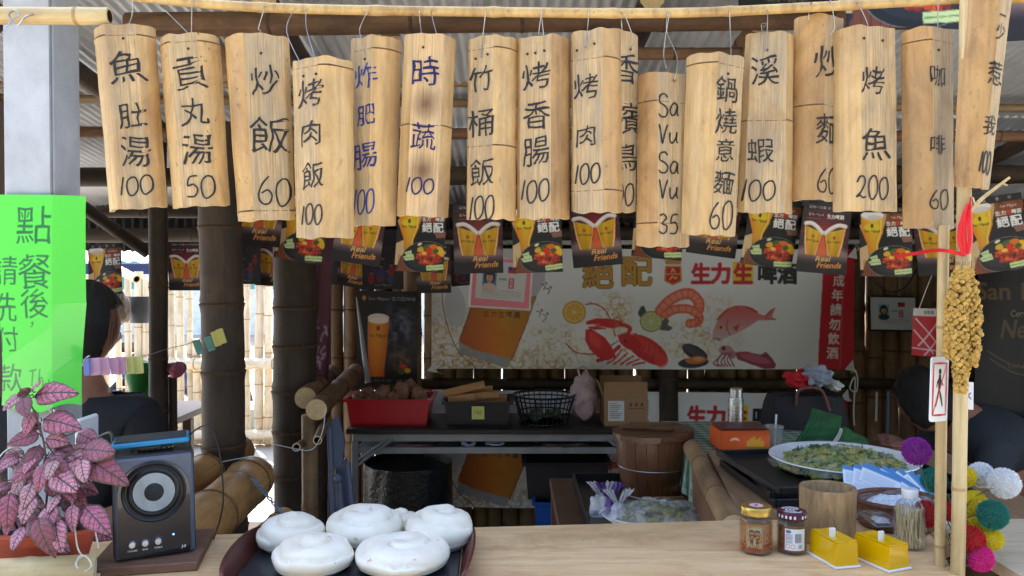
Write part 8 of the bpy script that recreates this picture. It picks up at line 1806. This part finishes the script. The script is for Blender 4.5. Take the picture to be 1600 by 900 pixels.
for k_, px, py, d_, Y, lb in (('purple', 1432, 705, 44, 1.62, 'purple pompom, leftmost of the pompom flowers'), ('teal', 1459, 750, 40, 1.60, 'teal pompom left of the bamboo poles'), ('red', 1447, 803, 42, 1.60, 'red pompom left of the bamboo poles'), ('yellow', 1508, 745, 33, 1.56, 'yellow pompom beside the thicker pole at the top'), ('white', 1533, 742, 40, 1.57, 'smaller white pompom next to the top yellow one'), ('white', 1569, 755, 48, 1.52, 'larger white pompom at the far right'),
                            ('yellow', 1523, 785, 38, 1.54, 'yellow pompom in the middle above the teal one'), ('teal', 1551, 804, 47, 1.48, 'teal pompom at the right of the bunch'), ('yellow', 1526, 815, 40, 1.54, 'yellow pompom behind the lower ones'), ('yellow', 1549, 842, 36, 1.49, 'lowest yellow pompom at the right'), ('red', 1513, 845, 50, 1.49, 'large red pompom low in the bunch'), ('red', 1490, 800, 34, 1.58, 'red pompom seen behind the two poles'), ('pink', 1531, 872, 42, 1.47, 'hot pink pompom at the bottom of the bunch')):
    p = at(px, py, Y); M = T(p); t = thing('pompom_flower', lb, 'pompom flower', M=M, group='wool pompom flowers at the right corner'); inst('pompom', PMs[k_], t, M @ Matrix.Scale(d_ / F * Y / 2, 4) @ Matrix.Rotation(px * .37, 4, 'Z'))
    m = MB(); m.tube(smooth_path([p, p.lerp(pv, .5) + Vector((.02 * math.sin(px), .02, .03)), pv + Vector((.004 * math.sin(px * 3), .004 * math.cos(px * 3), 0))], 6), .0012, 5); obj('stem', m, STG, t)
vz = MB(); vz.lathe([(0, 0), (.018, 0), (.020, .02), (.016, .035), (.014, .035), (0, .02)], 24, (pv.x, pv.y, CZ + .005)); obj('small_vase', vz, mat('dark_green_glass', (30, 56, 40), .2), None, label='small dark vase holding the pompom stems', cat='vase')
m = MB()
for i in range(9): rr_ = random.Random(i); p = at(1500 + rr_.uniform(-6, 8), 868 + rr_.uniform(-10, 14), 1.47); d = Vector((rr_.uniform(-1, 1), -.3, rr_.uniform(-.4, 1))).normalized() * .02; e_ = d.cross(Vector((0, 1, 0))).normalized() * .006; m.add([p - d, p + e_, p + d, p - e_], [(0, 1, 2, 3)])
obj('craft_leaves', m, mat('dark_craft_leaf', (36, 70, 44), .6), None, label='dark green craft leaves among the pompom stems', cat='leaves')

# ------------------------------------------------------------------ people
SKN = mat('skin', (150, 106, 84), .5, var=.06, sss=.1, bmp=.1); HAIR = mat('black_hair', (20, 17, 17), .45, var=.3, scale=8, st=(30, 30, 3), bmp=.8, bd=.004)
SHB = mat('black_shirt', (24, 25, 30), .85, bmp=.5, scale=12, bd=.006); SHG = mat('grey_shirt', (44, 50, 58), .85, bmp=.5, scale=12, bd=.006)
def skinned(name, pts, edges, m_, parent, root=0, sub=2, **k):
    me = bpy.data.meshes.new(name); me.from_pydata([p[0] for p in pts], edges, []); me.materials.append(m_)
    o = bpy.data.objects.new(name, me); COL.objects.link(o); setp(o, parent, Matrix.Translation(WM[parent.name].translation) if parent else Matrix.Identity(4))
    off = WM[o.name].translation
    for v in me.vertices: v.co -= off
    sk = o.modifiers.new('skin', 'SKIN'); sk.use_smooth_shade = True; L = me.skin_vertices[0].data
    for i, p in enumerate(pts): L[i].radius = p[1] if hasattr(p[1], '__len__') else (p[1], p[1]); L[i].use_root = (i == root)
    ss = o.modifiers.new('sub', 'SUBSURF'); ss.levels = sub; ss.render_levels = sub; 
    return tag(o, **k)
def head_mesh(M, parent):
    """skull with brow, nose, lips, chin and ears; faces +x of its frame"""
    m = MB(); nu, nv = 40, 30; vs = []
    for j in range(nv + 1):
        ph = -math.pi / 2 + math.pi * j / nv
        for i in range(nu):
            a = 2 * math.pi * i / nu; x, y, z = math.cos(ph) * math.cos(a), math.cos(ph) * math.sin(a), math.sin(ph)
            X, Y_, Z = x * .098, y * .076, z * .118
            if Z < -.02: Y_ *= 1 - .35 * min(1, (-Z - .02) / .09); X *= 1 - .12 * min(1, (-Z - .02) / .09)
            if x > .3:
                f = (x - .3) / .7; X += .022 * math.exp(-((y / .20) ** 2)) * math.exp(-(((Z + .012) / .020) ** 2)) * f   # nose
                X += .007 * math.exp(-((y / .5) ** 2)) * math.exp(-(((Z - .026) / .010) ** 2)) * f - .008 * math.exp(-(((abs(y) - .34) / .16) ** 2)) * math.exp(-(((Z - .010) / .012) ** 2)) * f
                X += .006 * math.exp(-((y / .3) ** 2)) * math.exp(-(((Z + .048) / .009) ** 2)) * f + .010 * math.exp(-((y / .35) ** 2)) * math.exp(-(((Z + .085) / .018) ** 2)) * f
            vs.append((X, Y_, Z))
    m.v = vs; m.f = [(j * nu + i, j * nu + (i + 1) % nu, (j + 1) * nu + (i + 1) % nu, (j + 1) * nu + i) for j in range(nv) for i in range(nu)]; m.m = [0] * len(m.f)
    for s in (-1, 1): m.sph((-.005, s * .078, -.005), .03, 12, 8, (.6, .25, 1.05))
    return m
def person(lab, Mh, body, bedges, shirt, sedges, shm, hairlen, group=None):
    t = thing('person', lab, 'person', M=Matrix.Translation(Vector((body[0][0][0], body[0][0][1], 0))), group=group)
    skinned('body', body, bedges, SKN, t); skinned('shirt', shirt, sedges, shm, t)
    hm = head_mesh(Mh, t); h = obj('head', hm, SKN, t, Mh, angle=80)
    hr = MB(); nu, nv = 64, 30; vs = []; keep = []
    for j in range(nv + 1):
        ph = -1.1 + (math.pi / 2 + 1.1) * j / nv
        for i in range(nu):
            a = 2 * math.pi * i / nu; x, y, z = math.cos(ph) * math.cos(a), math.cos(ph) * math.sin(a), math.sin(ph); st = 1 + .035 * mnoise.noise((a * 12, z * 2, 3.)) + .03 * mnoise.noise((a * 3, z * 3, 1.))
            k_ = 1.0
            face = max(0, x - .25) * (z < .52)
            q = st * (1.10 if not face else .86)
            vs.append((x * .104 * q - .006, y * .084 * q, z * .122 * q + .006))
    hr.v = vs; hr.f = [(j * nu + i, j * nu + (i + 1) % nu, (j + 1) * nu + (i + 1) % nu, (j + 1) * nu + i) for j in range(nv) for i in range(nu)]; hr.m = [0] * len(hr.f)
    rr_ = random.Random(3)
    for i in range(420):
        a = rr_.uniform(R(60), R(300)); z = rr_.uniform(-.3, .9); q = math.sqrt(max(0, 1 - z * z)); p = Vector((q * math.cos(a) * .112 - .006, q * math.sin(a) * .090, z * .128 + .006)); d = Vector((p.x * .5 - .02, p.y * .6, -.9)).normalized(); L = rr_.uniform(.03, .07) * hairlen; s_ = d.cross(p).normalized() * .0016
        hr.add([p - s_, p + s_, p + d * L + p.normalized() * .006], [(0, 1, 2)])
    obj('hair', hr, HAIR, t, Mh, angle=80); 
    for s in (-1, 1):
        m = MB(); m.sph((.078, s * .030, .010), .011, 12, 8); ey = obj('eye', m, mat('eye_white', (220, 216, 210), .2, bmp=0), h, Mh); 
        m = MB(); m.sph((.0865, s * .030, .010), .0046, 8, 6); obj('eye', m, mat('eye_dark', (24, 18, 16), .2, bmp=0), h, Mh)
    return t
def hand(base, d, side, curl=.5):
    """palm and five finger chains from a wrist point; returns vertices and edges to append (index 0 = wrist joined by caller)"""
    d = Vector(d).normalized(); s = Vector(side).normalized(); n = d.cross(s); pts = []; ed = []
    P = Vector(base); pts.append((tuple(P + d * .045), (.026, .016)))
    for k_, (o_, L) in enumerate(((-.027, .062), (-.009, .072), (.009, .068), (.026, .054))):
        b0 = len(pts); q = P + d * .085 + s * o_; pts.append((tuple(q), .0105)); ed.append((0, b0)); dd = d
        for g_ in range(3): dd = (dd + n * curl * .45).normalized(); q = q + dd * L / 3; pts.append((tuple(q), .0092 - .0008 * g_)); ed.append((len(pts) - 2, len(pts) - 1))
    b0 = len(pts); q = P + d * .03 - s * .035; pts.append((tuple(q), .012)); ed.append((0, b0)); q = q + (d - s * .7).normalized() * .03 + n * .01; pts.append((tuple(q), .011)); ed.append((b0, b0 + 1)); q = q + (d - s * .2).normalized() * .028; pts.append((tuple(q), .0095)); ed.append((b0 + 1, b0 + 2)); return pts, ed
def build(pts, edges, joins):
    pts = list(pts); edges = list(edges)
    for wi, hp in joins:
        hpts, hed = hp; b = len(pts); pts += hpts; edges += [(wi, b)] + [(a + b, c_ + b) for a, c_ in hed]
    return pts, edges
# left: seated on a stool behind the column, turned away to the right, head bent a little
h0 = at(134, 512, 2.35); Mh = T(h0) @ Matrix.Rotation(R(58), 4, 'Z') @ Matrix.Rotation(R(12), 4, 'Y')
x, y = h0.x, 2.35; hz = h0.z
body = [((x - .03, y - .02, .60), .13), ((x - .03, y - .02, .80), .12), ((x - .02, y - .01, 1.02), .135), ((x - .02, y, hz - .17), .06), ((x - .01, y, hz - .09), .052),
        ((x - .22, y - .04, hz - .26), .06), ((x - .26, y + .02, hz - .50), .045), ((x - .14, y + .18, hz - .56), .032), ((x + .18, y - .04, hz - .26), .06), ((x + .20, y - .10, hz - .50), .045), ((x + .06, y - .28, hz - .57), .034), ((x - .0, y - .34, hz - .56), .027),
        ((x - .12, y + .02, .56), .10), ((x - .06, y + .44, .54), .08), ((x - .06, y + .46, .10), .05), ((x + .08, y + .0, .56), .10), ((x + .14, y + .40, .54), .08), ((x + .14, y + .42, .10), .05), ((x - .06, y + .58, .04), .04), ((x + .14, y + .54, .04), .04)]
be = [(0, 1), (1, 2), (2, 3), (3, 4), (2, 5), (5, 6), (6, 7), (2, 8), (8, 9), (9, 10), (10, 11), (0, 12), (12, 13), (13, 14), (0, 15), (15, 16), (16, 17), (14, 18), (17, 19)]
bp, be2 = build(body, be, [(11, hand((x - .0, y - .34, hz - .56), (-.9, -.35, .1), (0, .3, 1))), (7, hand((x - .14, y + .18, hz - .56), (.5, .8, 0), (1, -.5, 0)))])
shirt = [((x - .03, y - .02, .58), .155), ((x - .03, y - .02, .80), .145), ((x - .02, y - .01, 1.02), .16), ((x - .02, y - .005, hz - .20), .085), ((x - .22, y - .04, hz - .26), .078), ((x - .25, y - .01, hz - .42), .064), ((x + .18, y - .04, hz - .26), .078), ((x + .195, y - .08, hz - .42), .064)]
se = [(0, 1), (1, 2), (2, 3), (2, 4), (4, 5), (2, 6), (6, 7)]
person('person in a black shirt sitting behind the column, seen from behind with short dark hair', Mh, bp, be2, shirt, se, SHB, 1.0)
sl_ = thing('stool', 'wooden stool under the person in black', 'stool', (x - .03, y, 0)); m = MB(); m.lathe([(0, 0), (.16, 0), (.16, .03), (0, .03)], 24, (x - .03, y - .02, .43)); obj('seat', m, BARK, sl_)
for i in range(4): a = R(45 + 90 * i); m = MB(); m.tube([(x - .03 + .11 * math.cos(a), y - .02 + .11 * math.sin(a), .43), (x - .03 + .15 * math.cos(a), y - .02 + .15 * math.sin(a), 0)], .014, 8); obj('leg', m, BARK, sl_)
# right: bending forward, head to the left, grey shirt
h1 = at(1442, 628, 3.05); Mh = T(h1) @ Matrix.Rotation(R(105), 4, 'Z') @ Matrix.Rotation(R(40), 4, 'Y')
X1 = h1.x; yy = 3.05; hz = h1.z
body = [((X1 + .42, yy + .05, .72), .13), ((X1 + .36, yy + .04, .80), .12), ((X1 + .22, yy + .02, .90), .125), ((X1 + .09, yy + .01, hz - .02), .06), ((X1 + .04, yy, hz - .01), .052),
        ((X1 + .18, yy - .18, .86), .055), ((X1 + .10, yy - .22, .62), .042), ((X1 - .04, yy - .20, .50), .03), ((X1 + .18, yy + .22, .86), .055), ((X1 + .10, yy + .26, .62), .042), ((X1 - .04, yy + .2, .5), .03),
        ((X1 + .44, yy - .08, .62), .10), ((X1 + .30, yy - .10, .40), .07), ((X1 + .40, yy - .10, .08), .045), ((X1 + .44, yy + .16, .62), .10), ((X1 + .30, yy + .18, .40), .07), ((X1 + .40, yy + .18, .08), .045), ((X1 + .28, yy - .10, .04), .04), ((X1 + .28, yy + .18, .04), .04)]
be = [(0, 1), (1, 2), (2, 3), (3, 4), (2, 5), (5, 6), (6, 7), (2, 8), (8, 9), (9, 10), (0, 11), (11, 12), (12, 13), (0, 14), (14, 15), (15, 16), (13, 17), (16, 18)]
bp, be2 = build(body, be, [(7, hand((X1 - .04, yy - .20, .50), (-.8, 0, -.5), (0, 1, 0))), (10, hand((X1 - .04, yy + .2, .5), (-.8, 0, -.5), (0, 1, 0)))])
shirt = [((X1 + .42, yy + .05, .74), .155), ((X1 + .34, yy + .04, .83), .15), ((X1 + .22, yy + .02, .90), .145), ((X1 + .12, yy + .01, hz - .03), .08), ((X1 + .18, yy - .18, .86), .075), ((X1 + .12, yy - .21, .70), .06), ((X1 + .18, yy + .22, .86), .075), ((X1 + .12, yy + .25, .70), .06)]
person('person in a dark grey shirt bending down behind the bamboo poles', Mh, bp, be2, shirt, se, SHG, .6)
